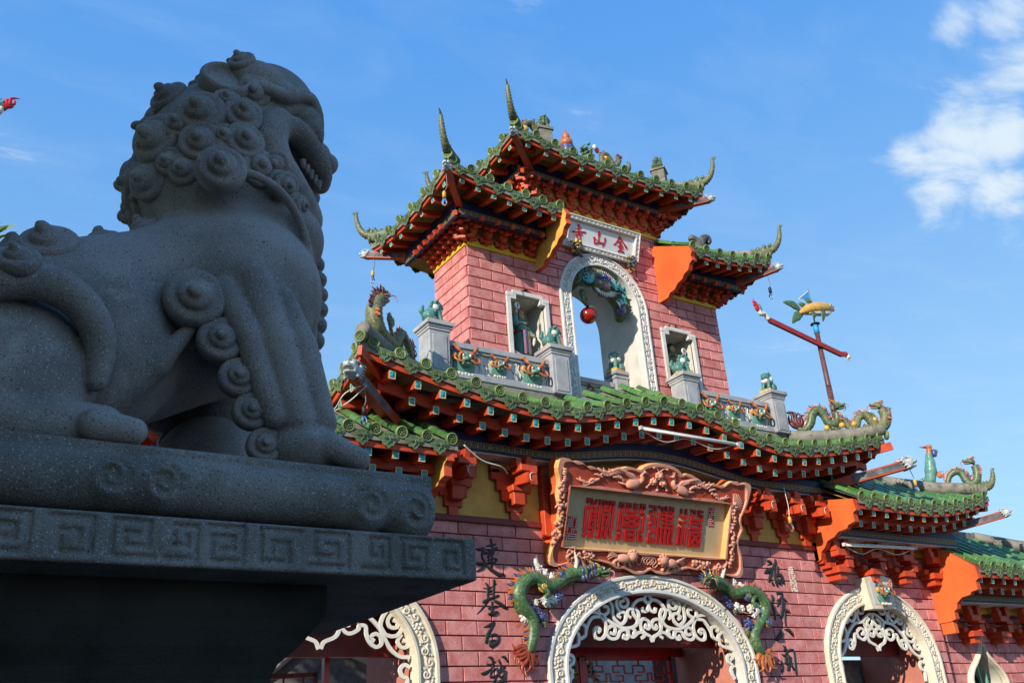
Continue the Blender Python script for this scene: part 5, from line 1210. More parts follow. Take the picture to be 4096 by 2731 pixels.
TRAC2 = [[(5.529,2.905),(5.484,2.984),(5.343,3.044),(5.293,3.133),(5.347,3.244),(5.446,3.296),(5.526,3.246),(5.462,3.155),(5.384,3.164),(5.414,3.205)],[(5.565,3.548),(5.503,3.368),(5.394,3.336),(5.353,3.406),(5.44,3.469)],[(5.565,3.548),(5.468,3.551),(5.332,3.487),(5.246,3.424),(5.159,3.403),(5.115,3.463),(5.113,3.554),(5.176,3.647),(5.254,3.69)],[(5.169,3.626),(5.181,3.565),(5.278,3.567),(5.312,3.619)],[(5.159,3.403),(4.989,3.37),(4.848,3.278),(4.738,3.178),(4.678,3.089),(4.635,3.0),(4.551,2.883),(4.435,2.806),(4.296,2.797)],[(5.24,3.404),(5.303,3.304),(5.285,3.203),(5.202,3.102),(5.119,3.092),(5.024,3.141),(5.009,3.19),(4.926,3.179),(4.91,3.08),(4.862,2.982),(4.78,2.923),(4.699,2.962),(4.712,3.05),(4.787,3.089),(4.85,3.041),(4.806,3.001)],[(5.025,3.24),(5.122,3.292),(5.208,3.263),(5.201,3.192),(5.152,3.192)],[(4.644,3.078),(4.545,3.058),(4.447,3.087),(4.398,3.174)],[(4.644,3.078),(4.71,3.187),(4.682,3.295),(4.62,3.394),(4.614,3.473)],[(4.456,3.312),(4.555,3.333),(4.607,3.255),(4.567,3.176),(4.474,3.175),(4.462,3.233),(4.517,3.264)],[(5.015,3.451),(4.938,3.409),(4.856,3.448),(4.781,3.506),(4.715,3.545)],[(5.015,3.451),(5.068,3.563),(4.995,3.632),(4.908,3.61),(4.914,3.529),(4.981,3.541)],[(4.837,3.437),(4.773,3.386),(4.701,3.405),(4.72,3.465),(4.802,3.477)],[(4.413,3.077),(4.465,2.999),(4.411,2.922),(4.323,2.931),(4.325,2.989),(4.377,3.009)],[(4.303,2.673),(4.372,2.701),(4.43,2.644),(4.403,2.559),(4.331,2.522),(4.352,2.352)]]
def stroke2d(w, pts, wd, O, ax, ay, n, h, m=0, lift=0.0, ext=0.35):
    """flat stroke with square corners, raised by h from the plane O, ax, ay"""
    P = [Vector((p[0], p[1])) for p in pts]; N = len(P)
    W = [p[2] if len(p) > 2 else wd for p in pts]
    closed = (P[0] - P[-1]).length < 1e-6
    if closed: P = P[:-1]; W = W[:-1]; N -= 1
    else:
        P[0] = P[0] - (P[1] - P[0]).normalized() * W[0] * ext; P[-1] = P[-1] + (P[-1] - P[-2]).normalized() * W[-1] * ext
    L, Rr = [], []
    for i in range(N):
        a = P[i] - P[i - 1] if (i > 0 or closed) else P[1] - P[0]
        b = P[(i + 1) % N] - P[i] if (i < N - 1 or closed) else P[-1] - P[-2]
        a, b = a.normalized(), b.normalized(); t = (a + b)
        t = t.normalized() if t.length > 1e-4 else a
        nn = Vector((-t.y, t.x)); k = 1.0 / max(0.62, nn.dot(Vector((-a.y, a.x))))
        L.append(P[i] + nn * W[i] / 2 * k); Rr.append(P[i] - nn * W[i] / 2 * k)
    def T(q, d): return Vector(O) + Vector(ax) * q.x + Vector(ay) * q.y + Vector(n) * d
    vs = []
    for l_, r_ in zip(L, Rr): vs += [T(l_, h + lift), T(r_, h + lift), T(r_, -0.002), T(l_, -0.002)]
    fs = []; K = N if closed else N - 1
    for i in range(K):
        a, b = 4 * i, 4 * ((i + 1) % N)
        for k in range(4): fs.append((a + k, a + (k + 1) % 4, b + (k + 1) % 4, b + k))
    if not closed: fs += [(3, 2, 1, 0), (4 * N - 4, 4 * N - 3, 4 * N - 2, 4 * N - 1)]
    w.add(vs, fs, m)
def curve2d(pts, n=5):
    if len(pts[0]) > 2:
        Q = smooth_path([(p[0], p[1], p[2]) for p in pts], n); return [(q.x, q.y, max(q.z, 0.004)) for q in Q]
    Q = smooth_path([(p[0], p[1], 0) for p in pts], n); return [(q.x, q.y) for q in Q]
# ---------------- large name board over the central arch
SO, SU = Vector((0, -0.15, 4.08)), Vector((0, -0.57, 1.47)).normalized()
SN = Vector((1, 0, 0)).cross(SU); SX = Vector((1, 0, 0))
BOARD = thing('name_board', 'large terracotta framed name board with four red seal characters on beige', 'sign', (-0.13, -0.15, 4.0))
def SP(x, v, d=0.0): return SO + SX * x + SU * v + SN * d
ri = SIGN_IN[0]; x0, x1, v0, v1 = -1.80, 1.548, 0.272, 1.185
cxs, cvs = (x0 + x1) / 2, (v0 + v1) / 2
out = SIGN_OUT[0]; inn = []
def rect_hit(x, v):
    dx, dv = x - cxs, v - cvs; k = min((x1 - x0) / 2 / max(abs(dx), 1e-6), (v1 - v0) / 2 / max(abs(dv), 1e-6)); return (cxs + dx * k, cvs + dv * k)
out = [(p.x, p.y) for p in smooth_path([(a, b, 0) for a, b in out + [out[0]]], 2)][:-1]
inn = [rect_hit(*p) for p in out]
for cx_, cv_ in ((x0, v0), (x0, v1), (x1, v0), (x1, v1)):   # true corners
    k = min(range(len(inn)), key=lambda i: (inn[i][0] - cx_) ** 2 + (inn[i][1] - cv_) ** 2); inn[k] = (cx_, cv_)
w = MB(); n_ = len(out)
prof = [(0.0, -0.11, 3), (0.0, 0.005, 0), (0.0, 0.02, 0), (0.10, 0.02, 0), (0.14, -0.012, 1), (0.86, -0.012, 1), (0.90, 0.018, 0), (1.0, 0.018, 0), (1.0, -0.10, 3), (1.0, -0.24, 2)]
rows = [[SP(inn[i % n_][0] + (out[i % n_][0] - inn[i % n_][0]) * t, inn[i % n_][1] + (out[i % n_][1] - inn[i % n_][1]) * t, d) for i in range(n_ + 1)] for t, d, _ in prof]
for i in range(len(rows) - 1): w.loft([rows[i], rows[i + 1]], prof[i + 1][2] if i else 3, False)
fr_ = w.build('frame', mats('terracotta', 'terracotta_red', 'orange_paint', 'sign_yellow'), BOARD)
w = MB(); w.add([SP(*q, -0.24) for q in out], [list(range(n_))]); w.build('back', mats('red_dark'), BOARD)
w = MB(); w.add([SP(x0 - .01, v0 - .01, -0.105), SP(x1 + .01, v0 - .01, -0.105), SP(x1 + .01, v1 + .01, -0.105), SP(x0 - .01, v1 + .01, -0.105)], [(0, 1, 2, 3)]); w.build('panel', mats('beige'), BOARD)
for ci_, ch in enumerate(SEAL):
    w = MB()
    for i, s in enumerate(ch): stroke2d(w, s, 0.040, SP(0, 0, -0.105), SX, SU, SN, 0.028, 0, 0.0007 * i, 0.3)
    w.build('seal_character', mats('ink_red'), BOARD)
rg = random.Random(4)
for i, s in enumerate(STAMPS):
    w = MB(); (a, b), (c, d), (e, f), (g, h) = s
    xa, xb, va, vb = min(a, g), max(c, e), min(f, h), max(b, d)
    red = i != 2
    w.add([SP(xa, va, -0.095), SP(xb, va, -0.095), SP(xb, vb, -0.095), SP(xa, vb, -0.095)], [(0, 1, 2, 3)], 0)
    k = 0.010
    rowsn, colsn = ((5, 5) if red else (9, 3))
    for r_ in range(rowsn):
        for c_ in range(colsn):
            if rg.random() < 0.85:
                px, pv = xa + (c_ + .5) * (xb - xa) / colsn, va + (r_ + .5) * (vb - va) / rowsn
                hw = (xb - xa) / colsn * .46; hv = (vb - va) / rowsn * .46
                if rg.random() < .5: q = (hw, 0.006)
                else: q = (0.006, hv)
                w.add([SP(px - q[0], pv - q[1], -0.092), SP(px + q[0], pv - q[1], -0.092), SP(px + q[0], pv + q[1], -0.092), SP(px - q[0], pv + q[1], -0.092)], [(0, 1, 2, 3)], 1)
    w.build('stamp', mats('ink_red', 'white_paint') if red else mats('ink_red', 'white_paint'), BOARD)
def rel(pts, rad, m_=None, n=5, w=None): w.tube([SP(q[0], q[1], 0.0) for q in curve2d(pts, n)], lerp_list(rad, (len(pts) - 1) * n + 1), 6, 0)
def relief_bird(s, cx, cv, name='relief_phoenix'):
    w = MB(); X = lambda x: cx + s * x
    w.ball(SP(X(0), cv, 0.01), (0.17, 0.05, 0.085), 0, 12, 8, Matrix.Rotation(s * -0.35, 3, 'Y'))
    rel([(X(.12), cv + .02), (X(.18), cv + .08), (X(.15), cv + .14), (X(.19), cv + .185)], [.05, .04, .028, .032], w=w)
    w.ball(SP(X(.20), cv + .19, 0.012), (.036, .03, .028), 0, 8, 6); w.cone(SP(X(.225), cv + .19, .01), SP(X(.29), cv + .175, .01), .014, .003, 6)
    for k in range(3): w.cone(SP(X(.18), cv + .21, .01), SP(X(.16 + .03 * k), cv + .27, .01), .012, .003, 5)
    for k in range(7):
        t = k / 6; rel([(X(.08 - .03 * k), cv + .03 + .012 * k), (X(-.02 - .05 * k), cv + .12 + .012 * k), (X(-.12 - .07 * k), cv + .145 - .01 * k)], [.026, .03, .01], w=w)
    rr = random.Random(11)
    for k in range(16):                     # streaming tail
        t = k / 15; bx, bv = -.14 - .80 * t, -.03 + .12 * math.sin(t * 5.0) + .08 * t
        rel([(X(bx), cv + bv), (X(bx - .09), cv + bv + rr.uniform(-.05, .07)), (X(bx - .16), cv + bv + rr.uniform(-.09, .11))], [.026, .024, .007], w=w)
    for k in range(2): rel([(X(-.02 + .07 * k), cv - .07), (X(-.03 + .07 * k), cv - .13), (X(.02 + .07 * k), cv - .14)], [.016, .012, .01], w=w)
    w.build(name, mats('terracotta'), fr_)
relief_bird(1, -0.60, 1.335); relief_bird(-1, 0.40, 1.325)
w = MB()
for (a, b, r_) in ((-.09, 1.50, .085), (-.20, 1.40, .075), (0.0, 1.39, .075)):
    for k in range(7): an = 2 * PI * k / 7; w.ball(SP(a + math.cos(an) * r_ * .62, b + math.sin(an) * r_ * .5, .012), (r_ * .45, r_ * .3, r_ * .38), 0, 8, 5)
    w.ball(SP(a, b, .035), r_ * .45, 0, 8, 6)
for (a, b, c, d) in ((-.09, 1.55, -.22, 1.62), (-.09, 1.55, .06, 1.62), (-.2, 1.34, -.32, 1.30), (0, 1.33, .1, 1.29), (-.1, 1.35, -.1, 1.27)):
    rel([(a, b), ((a + c) / 2, (b + d) / 2 + .03), (c, d)], [.014, .014, .02], w=w); w.ball(SP(c, d, .01), (.035, .02, .025), 0, 6, 5)
w.build('relief_peonies', mats('terracotta'), fr_)
def relief_beast(s, cx, cv, name='relief_lion'):
    w = MB(); X = lambda x: cx + s * x
    w.ball(SP(X(0), cv, .012), (.14, .06, .075), 0, 12, 7); w.ball(SP(X(.17), cv + .045, .02), (.085, .06, .085), 0, 10, 7)
    for k in range(9): an = 2 * PI * k / 9; w.ball(SP(X(.17 + .08 * math.cos(an)), cv + .045 + .08 * math.sin(an), .014), .032, 0, 7, 5)
    for (a, b) in ((.13, -.13), (.03, -.12), (-.1, -.12), (-.18, -.1)): rel([(X(a * .7), cv - .03), (X(a), cv - .08), (X(a + .03), cv + b)], [.035, .026, .03], w=w)
    for k in range(5): rel([(X(-.13), cv + .02), (X(-.2 - .02 * k), cv + .06 + .02 * (k - 2)), (X(-.29 - .02 * (k % 2)), cv + .03 * (k - 1))], [.03, .022, .008], w=w)
    rel([(X(.25), cv - .02), (X(.33), cv - .09), (X(.40), cv + .02), (X(.36), cv + .06)], [.01, .01, .01, .008], w=w)
    w.build(name, mats('terracotta'), fr_)
relief_beast(1, -0.62, 0.165); relief_beast(-1, 0.36, 0.135)
w = MB()
for k in range(3):
    for q in (-1, 1): rel([(-.10 + q * .05 + (k - 1) * .06, .10), (-.10 + q * .10 + (k - 1) * .06, .15), (-.10 + (k - 1) * .06, .22), (-.10 - q * .10 + (k - 1) * .06, .15), (-.10 - q * .04 + (k - 1) * .06, .09)], [.011] * 5, w=w)
w.build('relief_knot', mats('terracotta'), fr_)
def relief_misc(cx, cv, seed, n=12, sp=.22, name='relief_flowers', vert=False):
    w = MB(); rr = random.Random(seed)
    for k in range(n):
        t = (k / (n - 1) - .5) * 2
        a, b = (cx + rr.uniform(-.05, .05), cv + t * sp) if vert else (cx + t * sp, cv + rr.uniform(-.05, .05))
        an = rr.uniform(0, 6.28); r_ = rr.uniform(.035, .075)
        rel([(a, b), (a + r_ * math.cos(an), b + r_ * math.sin(an)), (a + r_ * 1.4 * math.cos(an + .9), b + r_ * 1.4 * math.sin(an + .9))], [.022, .024, .008], w=w)
        w.ball(SP(a, b, .01), (rr.uniform(.025, .05), .026, rr.uniform(.02, .04)), 0, 7, 5)
    w.build(name, mats('terracotta'), fr_)
relief_misc(-1.45, .175, 1, 14, .24); relief_misc(1.0, .14, 2, 12, .16); relief_misc(-1.93, .75, 3, 16, .42, vert=True); relief_misc(1.66, .70, 5, 18, .5, vert=True); relief_misc(-1.95, 1.28, 6, 9, .14, vert=True)
w = MB()
for k in range(11):
    an = -0.5 + 2.2 * k / 10; rel([(1.62, 1.17), (1.62 + .10 * math.cos(an), 1.17 + .10 * math.sin(an)), (1.63 + .2 * math.cos(an + .1), 1.17 + .2 * math.sin(an + .12))], [.02, .014, .006], w=w)
w.build('relief_fan', mats('terracotta'), fr_)
relief_misc(1.45, .12, 8, 10, .12)

# ---------------- white plaque on the tower
TO, TU = Vector((0, 0.22, 10.03)), Vector((0, -0.2, 0.62)).normalized(); TN = SX.cross(TU)
PLQ = thing('tower_plaque', 'white stone plaque with three red characters above the tower arch', 'sign', (0, 0.25, 10.0))
def TP(x, v, d=0.0): return TO + SX * x + TU * v + TN * d
o4 = [(-.90, .01), (.925, .01), (.87, .63), (-.87, .63)]; o4 = [(-.90, .0), (.90, .0), (.90, .635), (-.90, .635)]; i4 = [(-.79, .115), (.77, .115), (.77, .53), (-.79, .53)]
w = MB()
prof = [(1.0, -0.10), (1.0, 0.03), (.82, .045), (.72, .03), (.28, .03), (.18, .045), (.0, .03), (0, -.02)]
for (t0, d0), (t1, d1) in zip(prof, prof[1:]):
    r0 = [TP(i4[i % 4][0] + (o4[i % 4][0] - i4[i % 4][0]) * t0, i4[i % 4][1] + (o4[i % 4][1] - i4[i % 4][1]) * t0, d0) for i in range(5)]
    r1 = [TP(i4[i % 4][0] + (o4[i % 4][0] - i4[i % 4][0]) * t1, i4[i % 4][1] + (o4[i % 4][1] - i4[i % 4][1]) * t1, d1) for i in range(5)]
    w.loft([r0, r1], 0, False)
pf = w.build('frame', mats('stone_white'), PLQ)
w = MB(); w.add([TP(*q, -0.015) for q in i4], [(0, 1, 2, 3)]); w.build('panel', mats('marble'), PLQ)
w = MB(); rr = random.Random(2)
for k in range(46):
    if k < 36:
        a = -.82 + 1.64 * (k % 18) / 17; b = .058 if k < 18 else .583
    else: a = -.845 if k < 41 else .835; b = .14 + .36 * ((k - 36) % 5) / 4
    sp = spiral2(a, b, .03, 1.1, rr.uniform(0, 6), 1 if k % 2 else -1, 8); w.tube([TP(x, v, .032) for x, v in sp], .008, 4)
w.build('carving', mats('stone_white'), pf)
for ch in TOWER_TXT:
    w = MB()
    for i, s in enumerate(ch): stroke2d(w, curve2d(s, 4), 0, TP(0, 0, -0.015), SX, TU, TN, 0.008, 0, 0.0006 * i, 0.2)
    w.build('red_character', mats('ink_red'), PLQ)
# small beast heads that hold the plaque up
for (a, b) in ((-.60, .03), (.68, -.02)):
    w = MB(); rr = random.Random(int(a * 100))
    for k in range(46):
        q = (a + rr.gauss(0, .055), b + rr.gauss(0, .075)); w.ball(TP(*q, .07 + rr.uniform(-.03, .05)), (rr.uniform(.018, .04),) * 3, rr.choice((0, 0, 0, 1, 2)), 6, 5)
    for k in range(10):
        an = rr.uniform(0, 6.28); w.cone(TP(a, b, .06), TP(a + .13 * math.cos(an), b + .15 * math.sin(an), .10), .022, .004, 5, rr.choice((0, 1, 3)))
    w.build('beast_bracket', mats('glaze_olive', 'glaze_yellow', 'glaze_blue', 'glaze_orange'), PLQ)

# ---------------- raised black couplet characters
for ci_, ch in enumerate(CALLI):
    w = MB()
    for i, s in enumerate(ch):
        Q = curve2d(s, 4); w.tube([(q[0], -0.028 - 0.0015 * i, q[1]) for q in Q], [max(q[2] * 0.46, .006) for q in Q], 10, 0, True, True, (1, 0.62, 1))
        for q in (Q[0], Q[-1]): w.ball((q[0], -0.028 - 0.0015 * i, q[1]), (q[2] * .45, q[2] * .28, q[2] * .45), 0, 8, 6)
    w.build('couplet_character', mats('black_relief'), GATE)
# small white column of signature characters beside the couplet
w = MB(); rr = random.Random(9)
w.add([(3.30, -0.030, 3.875), (3.475, -0.030, 3.875), (3.475, -0.030, 4.335), (3.30, -0.030, 4.335)], [(0, 1, 2, 3)], 1)
for r_ in range(13):
    for c_ in range(5):
        x, z = 3.318 + c_ * .034, 3.90 + r_ * .0345
        if rr.random() < .8: w.b2((x - .017, -.040, z - .004), (x + .017, -.031, z + .004), 0)
        if rr.random() < .65: w.b2((x - .004, -.0415, z - .016), (x + .004, -.0315, z + .016), 0)
w.build('signature_strip', mats('white_paint', 'ink_red'), GATE)

# ---------------- white scroll tracery in the arches
def tracery(parent, data, cx, y, cx0, wd=0.052, y_off=0.0):
    w = MB(); i = 0
    for s in data:
        Q = curve2d(s, 5)
        for sg in (1, -1):
            pts = [(cx + sg * (q[0] - cx0), q[1]) for q in Q]
            stroke2d(w, pts, wd, (0, y, 0), (1, 0, 0), (0, 0, 1), (0, -1, 0), 0.0, 0, 0.030 + 0.0008 * (i % 9), 0.2); i += 1
    # thickness behind
    return w.build('scroll_tracery', mats('white_paint'), parent)
tracery(GATE, TRAC1, 0.0, 0.06, 0.003, 0.046)
tracery(WING_R, TRAC2, 5.48, 0.06, 5.545, 0.048); tracery(WING_L, TRAC2, -5.48, 0.06, 5.545, 0.048)

# ---------------- lattice doors behind the arches
def lattice(parent, o, ax, w_, h_, seed=0, bar=0.026, nx=3, nz=3, name='lattice_door', mt=('red_dark', 'red_lacquer')):
    """framed screen of interlocking square hooks; o = lower corner, ax = direction of its width"""
    m = MB(); o = Vector(o); ax = Vector(ax).normalized(); up = V(0, 0, 1)
    def bar_(a, b, t, mi=0): m.beam(o + ax * a[0] + up * a[1], o + ax * b[0] + up * b[1], t, t, mi, up=ax.cross(up))
    f = 0.06
    for a, b in (((0, f / 2), (w_, f / 2)), ((0, h_ - f / 2), (w_, h_ - f / 2)), ((f / 2, 0), (f / 2, h_)), ((w_ - f / 2, 0), (w_ - f / 2, h_))): bar_(a, b, f, 1)
    cw, ch = (w_ - 2 * f) / nx, (h_ - 2 * f) / nz
    for i in range(nx):
        for j in range(nz):
            x, z = f + i * cw, f + j * ch; mir = (i + j) % 2
            def q(a, b): return (x + (cw * (1 - a) if mir else cw * a), z + ch * b)
            pl = [[(0, .5), (.2, .5), (.2, .8), (.75, .8), (.75, .55), (.45, .55)], [(1, .5), (.8 + .1, .5), (.9, .2), (.3, .2), (.3, .42), (.6, .42)], [(.5, .8), (.5, 1)], [(.5, 0), (.5, .2)]]
            for L in pl:
                for a, b in zip(L, L[1:]): bar_(q(*a), q(*b), bar)
    return m.build(name, mats(*mt), parent)
lattice(GATE, (-1.74, 1.35, 1.6), (1, 0, 0), 1.25, 1.34, nx=3, nz=3)
lattice(GATE, (-0.42, 1.35, 1.6), (1, 0, 0), 1.90, 1.34, nx=4, nz=3, mt=('red_lacquer', 'red_lacquer'))
mb = MB(); mb.b2((-1.74, 1.3, 2.94), (1.74, 1.42, 3.10)); mb.b2((-0.52, 1.3, 1.0), (-0.40, 1.42, 2.96)); mb.build('door_frame', mats('red_lacquer'), GATE)
lattice(WING_R, (4.22, 1.2, 1.5), (1, .10, 0), 1.25, 1.36, nx=3, nz=3, mt=('black', 'red_dark'))
mb = MB(); mb.b2((5.48, 1.15, 0), (5.60, 1.27, 2.9)); mb.build('door_frame', mats('red_lacquer'), WING_R)
mb = MB(); mb.b2((4.1, 1.6, 0), (6.9, 1.7, 2.9)); mb.build('inner_screen', mats('grey_roof'), WING_R)
lattice(WING_L, (-5.93, 1.40, 1.5), (.93, -.36, 0), 0.90, 1.22, nx=3, nz=3, mt=('red_dark', 'red_dark'))
mb = MB(); mb.b2((-5.03, 1.0, 0), (-4.96, 1.1, 2.9)); mb.build('door_frame', mats('red_lacquer'), WING_L)
# ------------------------------------------------------------------ stone balustrade in front of the tower
MASKS = []
def beast_mask(parent, o, size, seed=0, side=False):
    """glazed dragon face in high relief, looking out along -Y; o = centre of its plaque"""
    s = size; sc = Sculpt((-.62 * s, -.42 * s, -.62 * s), (.62 * s, .06 * s, .62 * s), s / 26)
    sc.ell((0, -.02 * s, -.16 * s), (.40 * s, .10 * s, .34 * s), .03 * s); sc.ell((0, -.12 * s, .08 * s), (.26 * s, .16 * s, .24 * s), .05 * s)
    sc.ell((0, -.24 * s, -.02 * s), (.13 * s, .14 * s, .09 * s), .05 * s); sc.ell((0, -.30 * s, .0), (.10 * s, .07 * s, .06 * s), .03 * s)
    sc.ell((0, -.20 * s, -.16 * s), (.19 * s, .14 * s, .07 * s), .03 * s)
    sc.ell((0, -.30 * s, -.11 * s), (.20 * s, .12 * s, .025 * s), .01 * s, op='s')
    b = sc.build('beast_mask', mats('glaze_jade'), parent); b.location = o
    for q in (-1, 1):
        w = MB()
        w.tube(smooth_path([(q * .10 * s, -.2 * s, .18 * s), (q * .26 * s, -.24 * s, .26 * s), (q * .34 * s, -.2 * s, .36 * s), (q * .42 * s, -.18 * s, .46 * s)], 4), lerp_list([.055 * s, .05 * s, .05 * s, .06 * s], 13), 7, 0)
        w.build('horn', mats('glaze_orange'), b); w = MB()
        w.tube(smooth_path([(q * .10 * s, -.26 * s, .12 * s), (q * .22 * s, -.26 * s, .16 * s), (q * .26 * s, -.22 * s, .02 * s), (q * .20 * s, -.2 * s, -.12 * s)], 4), lerp_list([.045 * s, .045 * s, .04 * s, .035 * s], 13), 7, 0)
        w.build('brow', mats('glaze_orange'), b); w = MB()
        w.tube(smooth_path([(q * .10 * s, -.32 * s, -.06 * s), (q * .26 * s, -.34 * s, -.16 * s), (q * .42 * s, -.30 * s, -.10 * s), (q * .44 * s, -.24 * s, .04 * s), (q * .34 * s, -.2 * s, .06 * s)], 4), .034 * s, 6, 0)
        w.build('whisker', mats('glaze_orange'), b); w = MB()
        w.ball((q * .12 * s, -.26 * s, .10 * s), .062 * s, 0, 8, 6); w.ball((q * .125 * s, -.305 * s, .10 * s), .03 * s, 1, 6, 5); w.build('eye', mats('glaze_white', 'black'), b); w = MB()
        w.ball((q * .36 * s, -.10 * s, .10 * s), (.10 * s, .06 * s, .13 * s), 0, 9, 6); w.ball((q * .38 * s, -.09 * s, .25 * s), (.10 * s, .04 * s, .10 * s), 1, 8, 5); w.build('ear', mats('glaze_yellow', 'glaze_blue'), b)
    w = MB()
    for k in range(5): w.ball(((k - 2) * .12 * s, -.10 * s, -.46 * s - .015 * s * (k % 2)), (.075 * s, .06 * s, .06 * s), 0, 8, 6)
    w.build('beard', mats('glaze_white'), b)
    return b
def post(parent, x, y, z0, zc, wd=0.36, cap=0.48):
    w = MB(); w.b2((x - wd / 2, y - wd / 2, z0), (x + wd / 2, y + wd / 2, zc - 0.14), 0, 0.012)
    k = wd / 2 - .055
    for (ax, sg) in (('y', -1), ('y', 1), ('x', -1), ('x', 1)):
        if ax == 'y': w.b2((x - k, y + sg * (wd / 2 + .012), z0 + .05), (x + k, y + sg * (wd / 2 - .01), zc - .22), 0, 0.006)
        else: w.b2((x + sg * (wd / 2 + .012), y - k, z0 + .05), (x + sg * (wd / 2 - .01), y + k, zc - .22), 0, 0.006)
    w.box((x, y, zc - .125), (wd + .03, wd + .03, .05), 0, None, .006); w.box((x, y, zc - .085), (cap - .06, cap - .06, .04), 0, None, .006); w.box((x, y, zc - .03), (cap, cap, .075), 0, None, .01)
    w.box((x, y, zc + .012), (cap - .08, cap - .08, .02), 0)
    return w.build('post', mats('stone_grey'), parent)
def balustrade(label, s, mid=False):
    y = 0.0 if not mid else 0.86
    T = thing('balustrade', label, 'balustrade', (s * 2.6 if not mid else 0, y, 6.9))
    dz = 0.0 if not mid else 0.24
    zc = 7.71 + dz; z0 = 6.86
    xs = (s * 1.46, s * 3.74) if not mid else (-0.60, 0.60)
    for x in xs: post(T, x, y, z0, zc, 0.36 if not mid else 0.30, 0.48 if not mid else 0.34)
    xa, xb = sorted((xs[0] + (.18 * s if not mid else .15), xs[1] - (.18 * s if not mid else .15)))
    w = MB(); w.b2((xa, y - .11, 7.37 + dz), (xb, y + .11, 7.475 + dz), 0, .012); w.b2((xa, y - .085, 7.335 + dz), (xb, y + .085, 7.368 + dz), 0); w.build('top_rail', mats('stone_grey'), T)
    w = MB(); w.b2((xa, y - .12, z0), (xb, y + .12, 6.98), 0, .012); w.build('bottom_rail', mats('stone_grey'), T)
    n = 3 if not mid else 1; wd = (xb - xa) / n
    for i in range(n):
        a, b = xa + wd * i, xa + wd * (i + 1)
        w = MB(); w.b2((a + .01, y - .04, 6.98), (b - .01, y + .04, 7.335 + dz), 0)
        for q in (a + .06, b - .06):
            w.tube([(q, y - .045, 7.04), (q + .03, y - .05, 7.12), (q - .03, y - .05, 7.2), (q, y - .045, 7.29)], .014, 5)
        if i: w.b2((a - .02, y - .055, 6.98), (a + .022, y + .05, 7.335), 0)
        w.build('panel', mats('stone_white'), T)
        big = (i % 2 == 0) and not mid
        beast_mask(T, (((a + b) / 2) - .02, y - .05, 7.175 + (0 if big else .01) + dz), 0.50 if big else 0.38, i)
    return T
balustrade('grey stone balustrade with three dragon masks, left of the tower arch', -1)
balustrade('grey stone balustrade with three dragon masks, right of the tower arch', 1)
balustrade('short stone balustrade standing inside the tower arch', 1, True)
# ------------------------------------------------------------------ stone guardian lion on its pedestal (foreground)
LY = -8.6
PED = thing('lion_pedestal', 'dark granite pedestal with key-fret band under the stone lion', 'pedestal', (-9.6, -8.6, 0))
LION = thing('stone_lion', 'large dark granite guardian lion seated on the pedestal, mane in knobbed curls', 'statue', (-9.6, -8.6, 2.3))
L = Sculpt((-10.62, -9.14, 2.27), (-8.74, -8.06, 4.17), 0.0072)
def yy(v): return LY + v
def fz(z): return z if z < 3.0 else 3.0 + (z - 3.0) * 0.935      # the head is a little squatter than first blocked out
def iz(z): return z if z < 3.0 else 3.0 + (z - 3.0) / 0.935
L.ell((-9.24, yy(0), 3.01), (.325, .37, .31), .03)
L.cap((-9.35, yy(0), 2.93), (-10.02, yy(0), 2.60), .305, .33, .08)
L.ell((-10.22, yy(0), 2.62), (.30, .36, .36), .08)
L.ell((-9.315, yy(0), 3.50), (.262, .30, .42), .05)
L.ell((-9.15, yy(0), 3.825), (.215, .255, .245), .05)
L.ell((-9.10, yy(0), 3.26), (.19, .27, .14), .04)
L.ell((-9.0, yy(0), 3.655), (.095, .165, .070), .03)
L.ell((-8.975, yy(0), 3.735), (.065, .10, .07), .04)
L.ell((-8.905, yy(0), 3.69), (.045, .10, .048), .015)
L.ell((-8.985, yy(0), 3.435), (.052, .11, .085), .02)
L.ell((-9.03, yy(0), 3.33), (.085, .16, .085), .03)
for s in (-1, 1):
    L.ell((-9.02, yy(s * .21), iz(3.515)), (.095, .16, .068), .010, Matrix.Rotation(0.5, 3, 'Y'), 's')
    L.ell((-9.03, yy(s * .25), 3.705), (.085, .085, .055), .012, None, 's')
for k in range(9):    # ribbon of knobs down the chest
    t = k / 8; L.ell((-8.945 + .045 * math.sin(t * 2.6), yy(0), 3.36 - .52 * t), (.035, .05, .034), .012)
